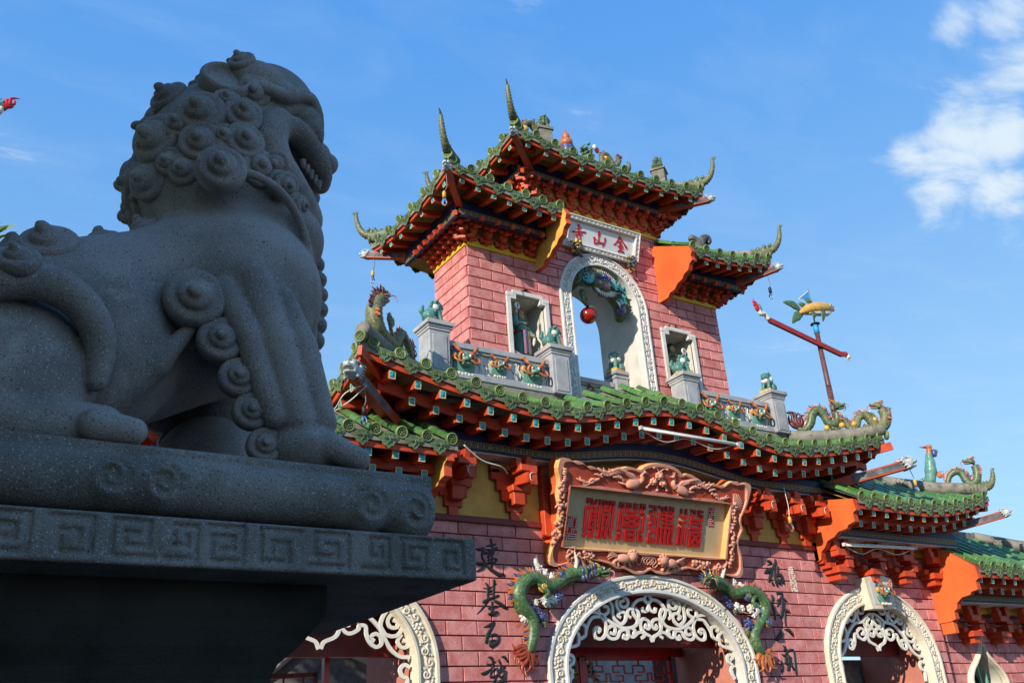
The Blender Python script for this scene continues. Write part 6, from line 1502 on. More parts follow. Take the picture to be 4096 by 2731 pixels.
for s in (-1, 1):
    Y = lambda v: yy(s * v)
    L.ell((-9.62, Y(.13), 2.70), (.215, .235, .285), .02)
    # face: brow, eye, nose, lip and jaw bands
    L.path([(-9.28, Y(.235), iz(3.755)), (-9.20, Y(.258), iz(3.738)), (-9.14, Y(.262), iz(3.73)), (-9.085, Y(.25), iz(3.765)), (-9.04, Y(.228), iz(3.778)), (-9.0, Y(.192), iz(3.745)), (-8.975, Y(.15), iz(3.675))], [.024, .026, .026, .026, .026, .026, .022], .010, n=3)
    L.ell((-9.23, Y(.185), 3.87), (.10, .085, .085), .02)
    L.ell((-9.155, Y(.215), 3.83), (.055, .050, .050), .008); L.cap((-9.15, Y(.235), 3.83), (-9.125, Y(.262), 3.80), .034, .028, .012)
    L.ell((-9.045, Y(.188), iz(3.705)), (.062, .060, .056), .005); L.ell((-9.025, Y(.225), 3.70), (.034, .03, .036), .010)
    L.path([(-9.11, Y(.215), 3.665), (-9.05, Y(.225), 3.650), (-9.0, Y(.18), 3.66)], .018, .008, n=3)
    L.cap((-9.02, Y(.10), 3.735), (-8.945, Y(.075), 3.712), .050, .046, .012)
    L.ell((-8.900, Y(.052), 3.690), (.044, .046, .046), .006)
    L.path([(-9.165, Y(.235), iz(3.60)), (-9.10, Y(.226), iz(3.622)), (-9.04, Y(.200), iz(3.602)), (-8.985, Y(.165), iz(3.572)), (-8.945, Y(.118), iz(3.552)), (-8.925, Y(.05), iz(3.545))], [.052, .050, .045, .042, .040, .038], .008, n=3)
    L.path([(-9.165, Y(.235), iz(3.625)), (-9.192, Y(.246), iz(3.54)), (-9.168, Y(.240), iz(3.465)), (-9.105, Y(.215), iz(3.408)), (-9.035, Y(.170), iz(3.358)), (-8.985, Y(.105), iz(3.345)), (-8.965, Y(.03), iz(3.36))], [.058, .066, .062, .056, .052, .05, .05], .008, n=3)
    for (x_, v_, z_, r__) in ((-9.16, .225, 3.44 - .06, .05), (-9.11, .215, 3.325, .045), (-9.045, .175, 3.275, .04), (-9.06, .16, 3.215, .034)): L.ell((x_, Y(v_ + .03), z_), (r__, r__, r__ * 1.05), .006)
    # collar
    L.path([(-9.40, Y(.335), 3.30), (-9.28, Y(.352), 3.318), (-9.17, Y(.335), 3.29), (-9.08, Y(.285), 3.215), (-9.02, Y(.225), 3.10), (-8.985, Y(.18), 2.97), (-8.97, Y(.14), 2.85)], .015, .005, n=4)
    # front leg: three long ridges over a tapering shaft
    L.path([(-9.25, Y(.24), 2.92), (-9.17, Y(.28), 2.72), (-9.09, Y(.29), 2.50), (-9.06, Y(.29), 2.40)], [.15, .115, .095, .105], .03)
    for dx, z0, rr_ in ((-.098, 2.86, .042), (-.012, 2.905, .060), (.078, 2.86, .048)):
        L.path([(-9.235 + dx, Y(.345), z0), (-9.165 + dx * .95, Y(.375), 2.70), (-9.085 + dx * .85, Y(.375), 2.46)], [rr_, rr_, rr_ * .9], .008)
    L.ell((-9.055, Y(.31), 2.385), (.125, .125, .085), .012)
    for i in range(4): L.cap((-9.0, Y(.215 + .065 * i), 2.375), (-8.90 - .012 * abs(i - 1.5), Y(.20 + .072 * i), 2.345), .042, .036, .01)
    # haunch with its crescent fold, hind paw
    L.ell((-9.91, Y(.285), 2.50), (.255, .16, .255), .012)
    L.path([(-10.10, Y(.37), 2.60), (-10.0, Y(.415), 2.675), (-9.91, Y(.435), 2.715), (-9.81, Y(.435), 2.725), (-9.72, Y(.41), 2.685), (-9.665, Y(.38), 2.60), (-9.66, Y(.36), 2.50)], [.04, .048, .052, .052, .048, .042, .03], .008, n=3)
    L.path([(-9.85, Y(.455), 2.655), (-9.845, Y(.462), 2.60), (-9.865, Y(.462), 2.53)], [.012, .016, .006], .02, 's')
    L.cap((-10.15, Y(.36), 2.36), (-9.64, Y(.375), 2.355), .085, .07, .02)
    for i in range(3): L.cap((-9.66, Y(.31 + .07 * i), 2.345), (-9.57, Y(.30 + .08 * i), 2.335), .045, .036, .01)
    # fold between flank and belly
    L.path([(-9.62, Y(.25), 2.50), (-9.5, Y(.30), 2.60), (-9.42, Y(.32), 2.72)], [.05, .04, .02], .03)
L.ell((-9.20, yy(.22), 2.47), .175, .01)
body_ = L.data('body', mats('granite'))
co_ = np.empty(len(body_.vertices) * 3, np.float32); body_.vertices.foreach_get('co', co_); co_ = co_.reshape(-1, 3)
hi_ = co_[:, 2] > 3.0; co_[hi_, 2] = 3.0 + (co_[hi_, 2] - 3.0) * 0.935
body_.vertices.foreach_set('co', co_.ravel()); body_.update(); link('body', body_, LION)
# knobbed curls
def _curl(step=True):
    m = MB(); pr = [(1.0, -.45), (1.02, -.10), (.99, .05), (.90, .14), (.76, .16), (.64, .13), (.58, .16), (.56, .27), (.48, .36), (.36, .40), (.27, .43), (.24, .55), (.17, .64), (.06, .68), (.0, .685)]
    m.lathe(pr, n=26); 
    v = []
    for p in m.v:                       # the knob leans like a snail shell
        k = max(0, p[2] - .2); v.append((p[0] + .28 * k, p[1] - .20 * k, p[2]))
    m.v = v
    return m.data('mane_curl', mats('granite'))
CURL = _curl()
CAMP = Vector((-10, -11.5, 1.5))
def surf_hit(x, y, z):
    """where the sight line through (x, y, z) meets the body"""
    d = (Vector((x, y, z)) - CAMP).normalized(); t = 2.0
    while t < 5.0:
        p = CAMP + d * t
        if -10.6 < p.x < -8.76 and -9.12 < p.y < -8.1 and p.z < 4.05 and L.at((p.x, p.y, iz(p.z))) < 0: return p
        t += 0.006
    return None
def put_curl(p, n, r_, name='mane_curl', spin=None):
    n = n.normalized(); a = n.cross(V(0, 0, 1)); a = a.normalized() if a.length > .01 else V(1, 0, 0); b = n.cross(a)
    sp = rng.uniform(0, 6.28) if spin is None else spin
    x = a * math.cos(sp) + b * math.sin(sp); y = n.cross(x)
    link(name, CURL, LION, mw=frame(p, x * r_, y * r_, n * r_ * 1.15))
NEAR = [(-9.27, 3.67, .062), (-9.545, 3.545, .072), (-9.44, 3.52, .085), (-9.305, 3.56, .070), (-9.565, 3.37, .092), (-9.43, 3.405, .074), (-9.292, 3.455, .070), (-9.575, 3.215, .078), (-9.475, 3.285, .056),
        (-9.36, 3.325, .080), (-9.24, 3.365, .070), (-9.14, 3.325, .048), (-9.085, 3.26, .038), (-9.63, 3.09, .072), (-9.72, 2.995, .080), (-9.825, 2.915, .085), (-9.893, 2.848, .056), (-9.945, 2.90, .060), (-9.97, 2.83, .06),
        (-9.49, 3.64, .066), (-9.43, 3.73, .056), (-9.32, 3.79, .05), (-9.58, 3.50, .06), (-9.63, 3.39, .045), (-9.64, 3.30, .04), (-9.63, 3.18, .045), (-9.36, 3.45, .05), (-9.50, 3.45, .06), (-9.52, 3.30, .05), (-9.18, 3.40, .05), (-9.36, 3.60, .05)]
for (x, z, r_) in NEAR:
    p = surf_hit(x, -8.9, z)
    if p is None: continue
    n = L.grad((p.x, p.y, iz(p.z))); n = (n + V(-.05, -.35, -.05)).normalized()
    put_curl(p + n * r_ * .12, n, r_, spin=0.6)
    put_curl(Vector((p.x, 2 * LY - p.y, p.z)) + Vector((n.x, -n.y, n.z)) * r_ * .12, Vector((n.x, -n.y, n.z)), r_)
for (x, z, r_) in [(-9.43, 2.81, .092), (-9.345, 2.69, .070), (-9.285, 2.578, .060), (-9.24, 2.478, .057), (-9.195, 2.378, .054)]:   # tufts down the back of the foreleg
    p = V(x, -8.98, z)
    put_curl(p + V(.01, .02, 0), V(-.10, -1, .02), r_, spin=1.2); put_curl(V(p.x, 2 * LY - p.y - .02, p.z), V(-.10, 1, .02), r_)
for (x, v, z, r_) in [(-9.565, 0, 3.42, .075), (-9.56, .12, 3.56, .07), (-9.56, -.12, 3.50, .07), (-9.545, 0, 3.66, .07), (-9.50, .10, 3.76, .07), (-9.47, 0, 3.82, .065), (-9.40, -.10, 3.90, .065), (-9.38, .08, 3.93, .06), (-9.57, .08, 3.30, .07), (-9.58, -.06, 3.22, .065), (-9.30, 0, 4.02, .06), (-9.30, -.12, 3.985, .055),
                      (-9.66, 0, 3.14, .075), (-9.77, .02, 3.06, .08), (-9.88, -.02, 3.00, .08), (-9.99, .0, 2.94, .08), (-10.1, 0, 2.93, .08), (-9.83, .16, 3.0, .07), (-9.95, .16, 2.93, .07)]:
    p = V(x, yy(v), z); 
    for _ in range(40):
        d = L.at(p); g = L.grad(p)
        if abs(d) < .006: break
        p = p - g * d * .8
    g = L.grad(p); put_curl(V(p.x, p.y, fz(p.z)) + g * r_ * .02, g, r_)
# ears: a raised ring round a shallow dish
for s in (-1, 1):
    p = surf_hit(-9.37, -8.9, 3.668)
    n = (L.grad((p.x, p.y, iz(p.z))) + V(0, -.5, 0)).normalized()
    if s > 0: p = Vector((p.x, 2 * LY - p.y, p.z)); n = Vector((n.x, -n.y, n.z))
    m = MB(); m.lathe([(1.0, -.6), (1.04, .0), (1.02, .20), (.93, .29), (.83, .25), (.78, .12), (.60, .05), (.3, .02), (0, .02)], n=30)
    a = n.cross(V(0, 0, 1)).normalized(); o = m.build('ear', mats('granite'), LION, mw=frame(p + n * .012, a * .088, n.cross(a) * .094, n * .10))
# teeth
for i in range(5):
    m = MB(); x, v = -8.955 - .022 * i, -(.115 + .017 * i); m.cone((x, yy(v), fz(3.548 + .006 * i)), (x + .003, yy(v), fz(3.508 + .007 * i)), .014, .006, 7); m.build('tooth', mats('granite'), LION)

# ---------------- pedestal
P_ = Sculpt((-10.75, -9.16, 2.10), (-8.64, -8.90, 2.32), 0.0065)
P_.box((-10.8, -9.075, 2.25), (-8.70, -8.6, 2.300), .010, .0)
P_.cap((-10.8, -9.03, 2.205), (-8.755, -9.03, 2.205), .078, .078, .006); P_.box((-10.8, -8.99, 2.10), (-8.74, -8.6, 2.24), .01, .0)
for (x, z, r_) in ((-9.615, 2.200, .072), (-9.490, 2.198, .075), (-8.915, 2.185, .074), (-8.775, 2.178, .085), (-10.25, 2.2, .075), (-10.12, 2.2, .075)):
    P_.ell((x, -9.045, z), (r_, .082, r_), .008)
    sp = spiral2(x, z, r_ * .70, 1.35, 2.4, -1, 16, .16)
    P_.path([(a, -9.122 + .03 * ((a - x) ** 2 + (b - z) ** 2) / r_ ** 2, b) for a, b in sp], [.011] * 15 + [.016, .02], .006, 's')
P_.build('roll_moulding', mats('granite_band'), PED)
mb = MB(); mb.b2((-10.8, -8.92, 2.10), (-8.71, -8.0, 2.295), 0, .012); mb.build('upper_slab', mats('granite_band'), PED)
B_ = Sculpt((-10.8, -9.145, 1.965), (-8.565, -9.03, 2.12), 0.005)
B_.box((-10.9, -9.125, 1.980), (-8.585, -8.8, 2.104), .006)
def groove(pts, x0, wd, mir, flip):
    for (a, b), (c, d) in zip(pts, pts[1:]):
        f = lambda u, v: (x0 + wd * (1 - u if mir else u), 2.000 + .088 * (1 - v if flip else v))
        p, q = f(a, b), f(c, d); B_.cap((p[0], -9.122, p[1]), (q[0], -9.122, q[1]), .0062, .0062, .003, 's')
SPI = [(0.0, 0.0), (0.85, 0.0), (0.85, 1.0), (0.12, 1.0), (0.12, .30), (.60, .30), (.60, .66), (.36, .66)]
SPJ = [(0.05, 1.0), (.9, 1.0), (.9, .05), (.30, .05), (.30, .62), (.66, .62), (.66, .34)]
xs_ = [-8.725, -8.845, -8.955, -9.105, -9.25, -9.375, -9.485, -9.62, -9.75, -9.88, -10.01, -10.14, -10.27, -10.40]
for i, x in enumerate(xs_):
    w_ = ((xs_[i - 1] if i else -8.605) - x) - .018
    groove(SPI if i % 2 else SPJ, x, w_, i % 3 == 1, i % 4 in (1, 2))
B_.build('fret_band', mats('granite_band'), PED)
mb = MB(); mb.b2((-10.9, -9.05, 1.9815), (-8.587, -7.95, 2.1025), 0, .006); mb.build('lower_slab', mats('granite_band'), PED)
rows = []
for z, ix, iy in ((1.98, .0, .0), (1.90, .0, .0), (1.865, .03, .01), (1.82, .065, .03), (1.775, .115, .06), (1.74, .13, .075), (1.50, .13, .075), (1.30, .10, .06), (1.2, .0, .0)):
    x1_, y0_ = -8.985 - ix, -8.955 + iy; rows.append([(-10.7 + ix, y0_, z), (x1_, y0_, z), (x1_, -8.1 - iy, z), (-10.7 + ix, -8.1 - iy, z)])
mb = MB(); mb.loft(rows, 0, False, True); ws = mb.build('waist', mats('granite_shade'), PED)
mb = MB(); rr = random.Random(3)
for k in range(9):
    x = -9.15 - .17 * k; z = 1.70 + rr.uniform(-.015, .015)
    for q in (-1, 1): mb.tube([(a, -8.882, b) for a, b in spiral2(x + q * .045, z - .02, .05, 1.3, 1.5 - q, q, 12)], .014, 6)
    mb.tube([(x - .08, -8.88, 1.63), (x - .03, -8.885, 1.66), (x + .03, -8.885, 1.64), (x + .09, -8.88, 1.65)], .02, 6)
mb.build('cloud_carving', mats('granite_shade'), PED)
mb = MB(); mb.b2((-10.8, -9.0, .2), (-8.9, -8.05, 1.2), 0, .02); mb.b2((-10.9, -9.1, 0), (-8.8, -7.95, .2), 0, .02); mb.build('base', mats('granite_shade'), PED)
# added shop house, unseen left of the square, placed to shade the lion
SHADE_HOUSE = thing('shade_house', 'unseen yellow house with grey roof, added left of the square to shade the lion', 'house', (-17, -12.2, 0))
mb = MB(); mb.b2((-20.5, -18.2, 0), (-13.6, -6.6, 7.6), 0); mb.build('wall', mats('shade_house_wall'), SHADE_HOUSE)
mb = MB(); mb.prism([(-6.2, 0), (0, 2.3), (6.2, 0), (6.2, -.25), (-6.2, -.25)], (-21, -12.4, 7.65), (0, 1, 0), (0, 0, 1), (7.8, 0, 0)); mb.build('roof', mats('grey_roof'), SHADE_HOUSE)
for i in range(3):
    mb = MB(); y = -16 + 3.6 * i; mb.b2((-13.62, y, 3.8), (-13.52, y + 1.3, 6.2), 0); mb.build('shutter', mats('lattice_green'), SHADE_HOUSE)
# ------------------------------------------------------------------ glazed figures
def _dragon_head_data():
    s = Sculpt((-.75, -.6, -.75), (1.2, .6, .65), .042)
    s.ell((0, 0, 0), (.42, .34, .34), .05); s.cap((-.5, 0, -.25), (0, 0, 0), .30, .33, .08)
    s.ell((.50, 0, -.02), (.44, .24, .17), .08); s.ell((.86, 0, .08), (.14, .2, .12), .05)
    s.path([(.0, 0, -.30), (.4, 0, -.40), (.78, 0, -.36)], [.2, .16, .11], .04)
    for q in (-1, 1):
        s.ell((.30, q * .22, .26), (.17, .12, .12), .03); s.ell((.92, q * .12, .12), .09, .03)
        s.path([(.95, q * .16, -.06), (.6, q * .24, -.10), (.2, q * .30, -.16)], .06, .02)
        s.cap((-.1, q * .30, -.1), (-.4, q * .52, .05), .16, .05, .04); s.cap((-.1, q * .30, -.25), (-.4, q * .5, -.35), .14, .05, .04)
    return s.data('dragon_head', mats('glaze_green'))
DHEAD = _dragon_head_data()
def dragon_head(parent, pos, d, up, size, skin='glaze_green', crown='glaze_orange', seed=0, name='head', horn='glaze_yellow'):
    d = Vector(d).normalized(); up = Vector(up); s = d.cross(up).normalized(); up = s.cross(d)
    mw = frame(pos, d * size, -s * size, up * size)
    dat = DHEAD
    if skin != 'glaze_green':
        dat = DHEAD.copy(); dat.materials[0] = MATS[skin]
    h = link(name, dat, parent, mw=mw)
    rr = random.Random(seed)
    for q in (-1, 1):
        w = MB(); w.ball((.40, q * .27, .20), (.10, .07, .10), 0, 8, 6); w.ball((.46, q * .32, .20), .045, 1, 6, 5); w.build('eye', mats('glaze_white', 'black'), h)
        w = MB(); w.tube(smooth_path([(.1, q * .2, .3), (-.15, q * .26, .55), (-.5, q * .3, .62), (-.75, q * .34, .85)], 3), lerp_list([.08, .07, .06, .02], 10), 6); w.build('horn', mats(horn), h)
        w = MB(); w.tube(smooth_path([(.9, q * .2, .0), (1.15, q * .4, -.1), (1.1, q * .55, -.45), (.8, q * .6, -.6)], 3), lerp_list([.05, .045, .04, .02], 10), 6); w.build('whisker', mats('glaze_pink'), h)
    w = MB()
    for k in range(16):
        a = 2 * PI * k / 16; w.cone((-.30, .34 * math.cos(a), .34 * math.sin(a)), (-.62 - .12 * rr.random(), .72 * math.cos(a), .72 * math.sin(a)), .12, .02, 5, k % 2)
    o = w.build('mane', mats(crown, 'glaze_blue' if seed % 2 else skin), h); o['kind'] = 'stuff'
    w = MB(); w.tube([(.2, 0, -.2), (.55, 0, -.24), (.85, 0, -.2)], [.1, .09, .04], 6); w.build('tongue', mats('ink_red'), h)
    return h
def dragon_body(parent, path, rad, skin='glaze_green', belly='glaze_yellow', spine='glaze_orange', n=5, spines=True, side=None, seed=0):
    Q = smooth_path(path, n); N = len(Q); rd = lerp_list(rad, N)
    rd2 = [r_ * (1.05 if i % 2 else 0.97) for i, r_ in enumerate(rd)]
    w = MB(); w.tube(Q, rd2, 12, 0); b = w.build('body', mats(skin), parent)
    if spines:
        w = MB(); rr = random.Random(seed)
        for i in range(1, N - 1):
            t = (Q[i + 1] - Q[i - 1]).normalized(); u = V(0, 0, 1) - t * t.z
            if u.length < .25: u = Vector(side or (0, -1, 0)) - t * Vector(side or (0, -1, 0)).dot(t)
            u = u.normalized(); p = Q[i] + u * rd[i] * .8
            w.cone(p, p + (u * 1.1 - t * .5) * rd[i] * rr.uniform(.6, 1.0), rd[i] * .40, rd[i] * .06, 5, i % 3 == 0 and 1 or 0)
        o = w.build('spine_fins', mats(spine, 'glaze_blue'), parent); o['kind'] = 'stuff'
    return b, Q
def claw_leg(parent, a, b, c, r_, skin='glaze_green', n=4):
    w = MB(); w.tube(smooth_path([a, b, c], 4), lerp_list([r_, r_ * .8, r_ * .6], 9), 8, 0)
    d = (Vector(c) - Vector(b)).normalized(); s = d.cross(V(0, 1, 0)); s = s.normalized() if s.length > .05 else V(1, 0, 0)
    for k in range(n):
        e = Vector(c) + d * r_ * 1.2 + s * (k - (n - 1) / 2) * r_ * .9; w.cone(Vector(c), e + d * r_ * .8 + V(0, 0, -r_ * .3), r_ * .34, r_ * .05, 5, 1)
    return w.build('leg', mats(skin, 'glaze_white'), parent)
def flame(parent, o, d, size, mt='glaze_purple', n=9, spread=1.3, nrm=(0, -1, 0), seed=0, name='tail_flame'):
    """fan of curling flame tongues in the plane with normal nrm"""
    w = MB(); d = Vector(d).normalized(); nr = Vector(nrm).normalized(); s = d.cross(nr).normalized(); rr = random.Random(seed); o = Vector(o)
    for k in range(n):
        a = spread * (k / (n - 1) - .5) * 2; e = d * math.cos(a) + s * math.sin(a); f = s * math.cos(a) - d * math.sin(a)
        ln = size * (1 - .3 * abs(a) / spread) * rr.uniform(.85, 1.1); c = rr.choice((-1, 1)) * .18
        w.tube(smooth_path([o, o + e * ln * .4 + f * ln * c * .3, o + e * ln * .75 - f * ln * c * .5, o + e * ln + f * ln * c], 3), lerp_list([size * .13, size * .12, size * .07, size * .012], 10), 7)
    return w.build(name, mats(mt), parent)
def T3(a, b, t): return tuple(x + (y - x) * t for x, y in zip(a, b))

# ---------------- dragons on the hip ridges
D1 = thing('roof_dragon', 'green ceramic dragon rearing up on the left corner ridge above the beast-head beam', 'dragon', (-4.8, -.66, 6.9), group='ridge dragons')
dragon_body(D1, [(-4.25, -.24, 6.98), (-4.40, -.36, 7.16), (-4.52, -.45, 7.24), (-4.62, -.52, 7.10), (-4.72, -.60, 6.96), (-4.92, -.75, 6.95), (-5.12, -.90, 7.0), (-5.19, -.95, 7.22), (-5.12, -.89, 7.42), (-5.02, -.82, 7.50)], [.04, .06, .07, .075, .08, .10, .125, .12, .10, .09], 'glaze_olive', seed=1)
dragon_head(D1, (-4.98, -.79, 7.60), (.62, .45, .35), (0, 0, 1), .20, 'glaze_olive', seed=1)
claw_leg(D1, (-4.72, -.6, 7.0), (-4.80, -.66, 7.2), (-4.82, -.67, 7.36), .035, 'glaze_olive'); claw_leg(D1, (-4.5, -.42, 7.1), (-4.55, -.5, 7.0), (-4.5, -.5, 6.94), .035, 'glaze_olive')
flame(D1, (-4.30, -.28, 7.05), (.55, .4, .7), .26, 'glaze_purple', nrm=(-.6, .8, 0), seed=2)
flame(D1, (-4.80, -.66, 7.22), (.1, .1, 1), .24, 'glaze_olive', 7, .8, nrm=(-.6, .8, 0), seed=4, name='back_fin')
D2 = thing('roof_dragon', 'green ceramic dragon with raised dark tail fan on the right corner ridge', 'dragon', (4.5, -.43, 6.9), group='ridge dragons')
dragon_body(D2, [(4.16, -.17, 7.0), (4.26, -.25, 6.96), (4.36, -.33, 7.08), (4.42, -.37, 7.26), (4.52, -.44, 7.34), (4.60, -.50, 7.24), (4.64, -.53, 7.08), (4.70, -.58, 7.02), (4.78, -.64, 7.10), (4.80, -.65, 7.26)], [.05, .07, .085, .09, .09, .085, .08, .085, .08, .07], 'glaze_green', seed=3)
dragon_head(D2, (4.82, -.67, 7.40), (.72, -.5, .10), (0, 0, 1), .17, seed=3)
flame(D2, (4.20, -.20, 7.02), (-.30, .22, .9), .40, 'glaze_purple', 8, .75, nrm=(.6, .8, 0), seed=6)
claw_leg(D2, (4.62, -.5, 7.1), (4.72, -.6, 7.0), (4.72, -.62, 6.9), .04); claw_leg(D2, (4.32, -.3, 7.0), (4.28, -.3, 6.95), (4.34, -.36, 6.88), .04)
flame(D2, (4.66, -.56, 6.98), (.3, -.2, .6), .17, 'glaze_orange', 7, 1.0, nrm=(.6, .8, 0), seed=8, name='flower')
D3 = thing('roof_dragon', 'green ceramic dragon looking back from the tip of the right corner ridge', 'dragon', (5.2, -.96, 6.85), group='ridge dragons')
dragon_body(D3, [(4.68, -.57, 6.92), (4.76, -.62, 7.06), (4.86, -.70, 7.10), (4.93, -.75, 6.98), (4.98, -.79, 6.88), (5.06, -.85, 6.98), (5.11, -.89, 7.12), (5.22, -.97, 7.16), (5.30, -1.03, 7.02), (5.38, -1.08, 6.90), (5.49, -1.16, 6.97), (5.52, -1.19, 7.14), (5.48, -1.16, 7.26)], [.05, .065, .07, .07, .07, .075, .075, .08, .085, .095, .10, .09, .075], 'glaze_olive', seed=5)
dragon_head(D3, (5.44, -1.13, 7.34), (-.75, .55, .12), (0, 0, 1), .15, 'glaze_olive', seed=5)
claw_leg(D3, (5.3, -1.0, 7.0), (5.33, -1.08, 7.12), (5.28, -1.06, 7.2), .03, 'glaze_olive'); claw_leg(D3, (5.0, -.8, 6.9), (5.1, -.9, 6.9), (5.14, -.92, 6.84), .03, 'glaze_olive')
w = MB()
for (x, y, z, r_) in ((4.80, -.66, 6.98, .06), (4.98, -.80, 6.98, .055), (5.31, -1.04, 7.04, .055), (4.56, -.48, 6.95, .06)): w.ball((x, y - .05, z), r_, 0, 10, 7)
w.build('pearls', mats('glaze_yellow'), D3)
D4 = thing('roof_dragon', 'small green dragon at the corner of the lower right roof beside the phoenix', 'dragon', (8.1, -.85, 6.1), group='ridge dragons')
dragon_body(D4, [(7.92, -.64, 6.12), (7.98, -.70, 6.28), (8.06, -.80, 6.36), (8.14, -.88, 6.32), (8.17, -.92, 6.16), (8.22, -.98, 6.06), (8.30, -1.06, 6.12), (8.34, -1.10, 6.30), (8.33, -1.09, 6.44)], [.05, .06, .07, .075, .08, .085, .09, .08, .07], 'glaze_green', seed=7)
dragon_head(D4, (8.28, -1.04, 6.55), (-.68, .73, .1), (0, 0, 1), .14, seed=7)
flame(D4, (7.95, -.67, 6.15), (0, .1, 1), .26, 'glaze_pink', 5, .5, nrm=(.7, .7, 0), seed=3)
PHX = thing('ceramic_phoenix', 'orange and green ceramic phoenix standing on the lower right roof ridge', 'bird', (7.74, -.45, 6.2))
sc = Sculpt((7.5, -.75, 6.15), (8.05, -.2, 7.05), .02)
sc.path([(7.72, -.43, 6.25), (7.75, -.46, 6.45), (7.77, -.48, 6.62), (7.78, -.49, 6.78)], [.10, .12, .10, .07], .04); sc.build('body', mats('glaze_jade'), PHX)
w = MB(); w.tube(smooth_path([(7.77, -.48, 6.66), (7.78, -.50, 6.80), (7.80, -.52, 6.92)], 4), lerp_list([.075, .06, .055], 9), 9); w.ball((7.80, -.52, 6.95), (.065, .065, .06), 0, 10, 7); w.build('head', mats('glaze_orange'), PHX)
w = MB(); w.cone((7.77, -.48, 6.955), (7.67, -.38, 6.975), .03, .004, 7); w.build('beak', mats('glaze_rust'), PHX)
for q in (-1, 1):
    w = MB(); w.ball((7.84 + .02 * q, -.55 + .05 * q, 6.80), (.06, .05, .09), 0, 8, 6); w.ball((7.88, -.6, 6.84), (.05, .04, .05), 1, 8, 6); w.build('wing', mats('glaze_blue', 'glaze_yellow'), PHX)
flame(PHX, (7.83, -.55, 6.30), (.3, -.3, .5), .16, 'glaze_orange', 7, 1.2, nrm=(.7, .7, 0), seed=1, name='tail'); flame(PHX, (7.66, -.38, 6.24), (-.4, .4, .25), .14, 'glaze_leaf', 5, .9, nrm=(.7, .7, 0), seed=2, name='leaf')

# ---------------- small ceramic lions on the posts
def make_lion_data():
    s = Sculpt((-.30, -.22, -.02), (.32, .22, .48), .013)
    s.cap((-.10, 0, .13), (.05, 0, .22), .105, .10, .03); s.ell((-.12, 0, .10), (.11, .125, .11), .03)
    s.ell((.08, 0, .33), (.095, .10, .10), .03); s.ell((.16, 0, .305), (.055, .06, .042), .015); s.ell((.15, 0, .262), (.045, .05, .02), .008)
    for q in (-1, 1):
        s.path([(.07, q * .065, .22), (.11, q * .07, .10), (.12, q * .07, .03)], [.05, .038, .036], .015); s.ell((.15, q * .07, .025), (.05, .04, .028), .01)
        s.ell((-.10, q * .10, .09), (.09, .05, .09), .015); s.ell((-.02, q * .12, .025), (.06, .04, .028), .01)
        s.ell((.05, q * .085, .41), (.03, .03, .035), .008); s.ell((.15, q * .04, .35), (.024, .024, .024), .004)
        for k in range(4): s.ell((-.0 + .0 * k, q * .095, .37 - .06 * k), .03, .006)
    for k in range(4): s.ell((-.02 - .03 * k, 0, .40 - .075 * k), .04, .008)
    s.path([(-.21, 0, .08), (-.25, 0, .18), (-.22, 0, .28)], [.03, .05, .03], .01)
    return s.data('body', mats('glaze_teal'))
LDATA = make_lion_data()
def _plinth():
    m = MB(); m.box((0, 0, -.03), (.40, .30, .07), 0, None, .008); m.box((0, 0, .012), (.36, .26, .024), 1, None, .004)
    for k in range(7):
        for q in (-1, 1): m.prism([(-.022, 0), (.022, 0), (0, -.045)], (-.165 + .055 * k, q * .151, -.0), (1, 0, 0), (0, 0, 1), (0, -q * .004, 0), 2)
    return m.data('plinth', mats('glaze_yellow', 'glaze_jade', 'glaze_orange'))
PLDATA = _plinth()
lions = [((-3.74, 0, 7.80), 0.0, 'teal ceramic lion on the left end post of the balustrade'), ((-1.46, 0, 7.80), -.15, 'teal ceramic lion with pale chest on the post left of the tower arch'),
         ((1.46, 0, 7.80), -.35, 'teal ceramic lion on the post in front of the right niche'), ((3.74, 0, 7.80), PI + .25, 'green ceramic lion on the right end post of the balustrade'),
         ((0.60, .86, 8.03), PI + .3, 'teal ceramic lion on the post inside the tower arch')]
first = None
for loc, rz, lab in lions:
    if first is None:
        first = thing('ceramic_lion', lab, 'lion figure', (0, 0, 0), 'ceramic lions on the balustrade posts', world=False)
        link('body', LDATA, first); link('plinth', PLDATA, first)
        w = MB()
        w.ball((.13, 0, .22), (.05, .085, .06), 0, 8, 6)
        for q in (-1, 1): w.ball((.0, q * .11, .26), (.07, .03, .06), 0, 8, 6)
        w.build('ruff', mats('glaze_white'), first); t_ = first
    else:
        t_ = copy_tree(first); t_['label'] = lab
    t_.location = (loc[0], loc[1], loc[2] - .02); t_.rotation_euler = (0, 0, rz); t_.scale = (.84, .84, .86)
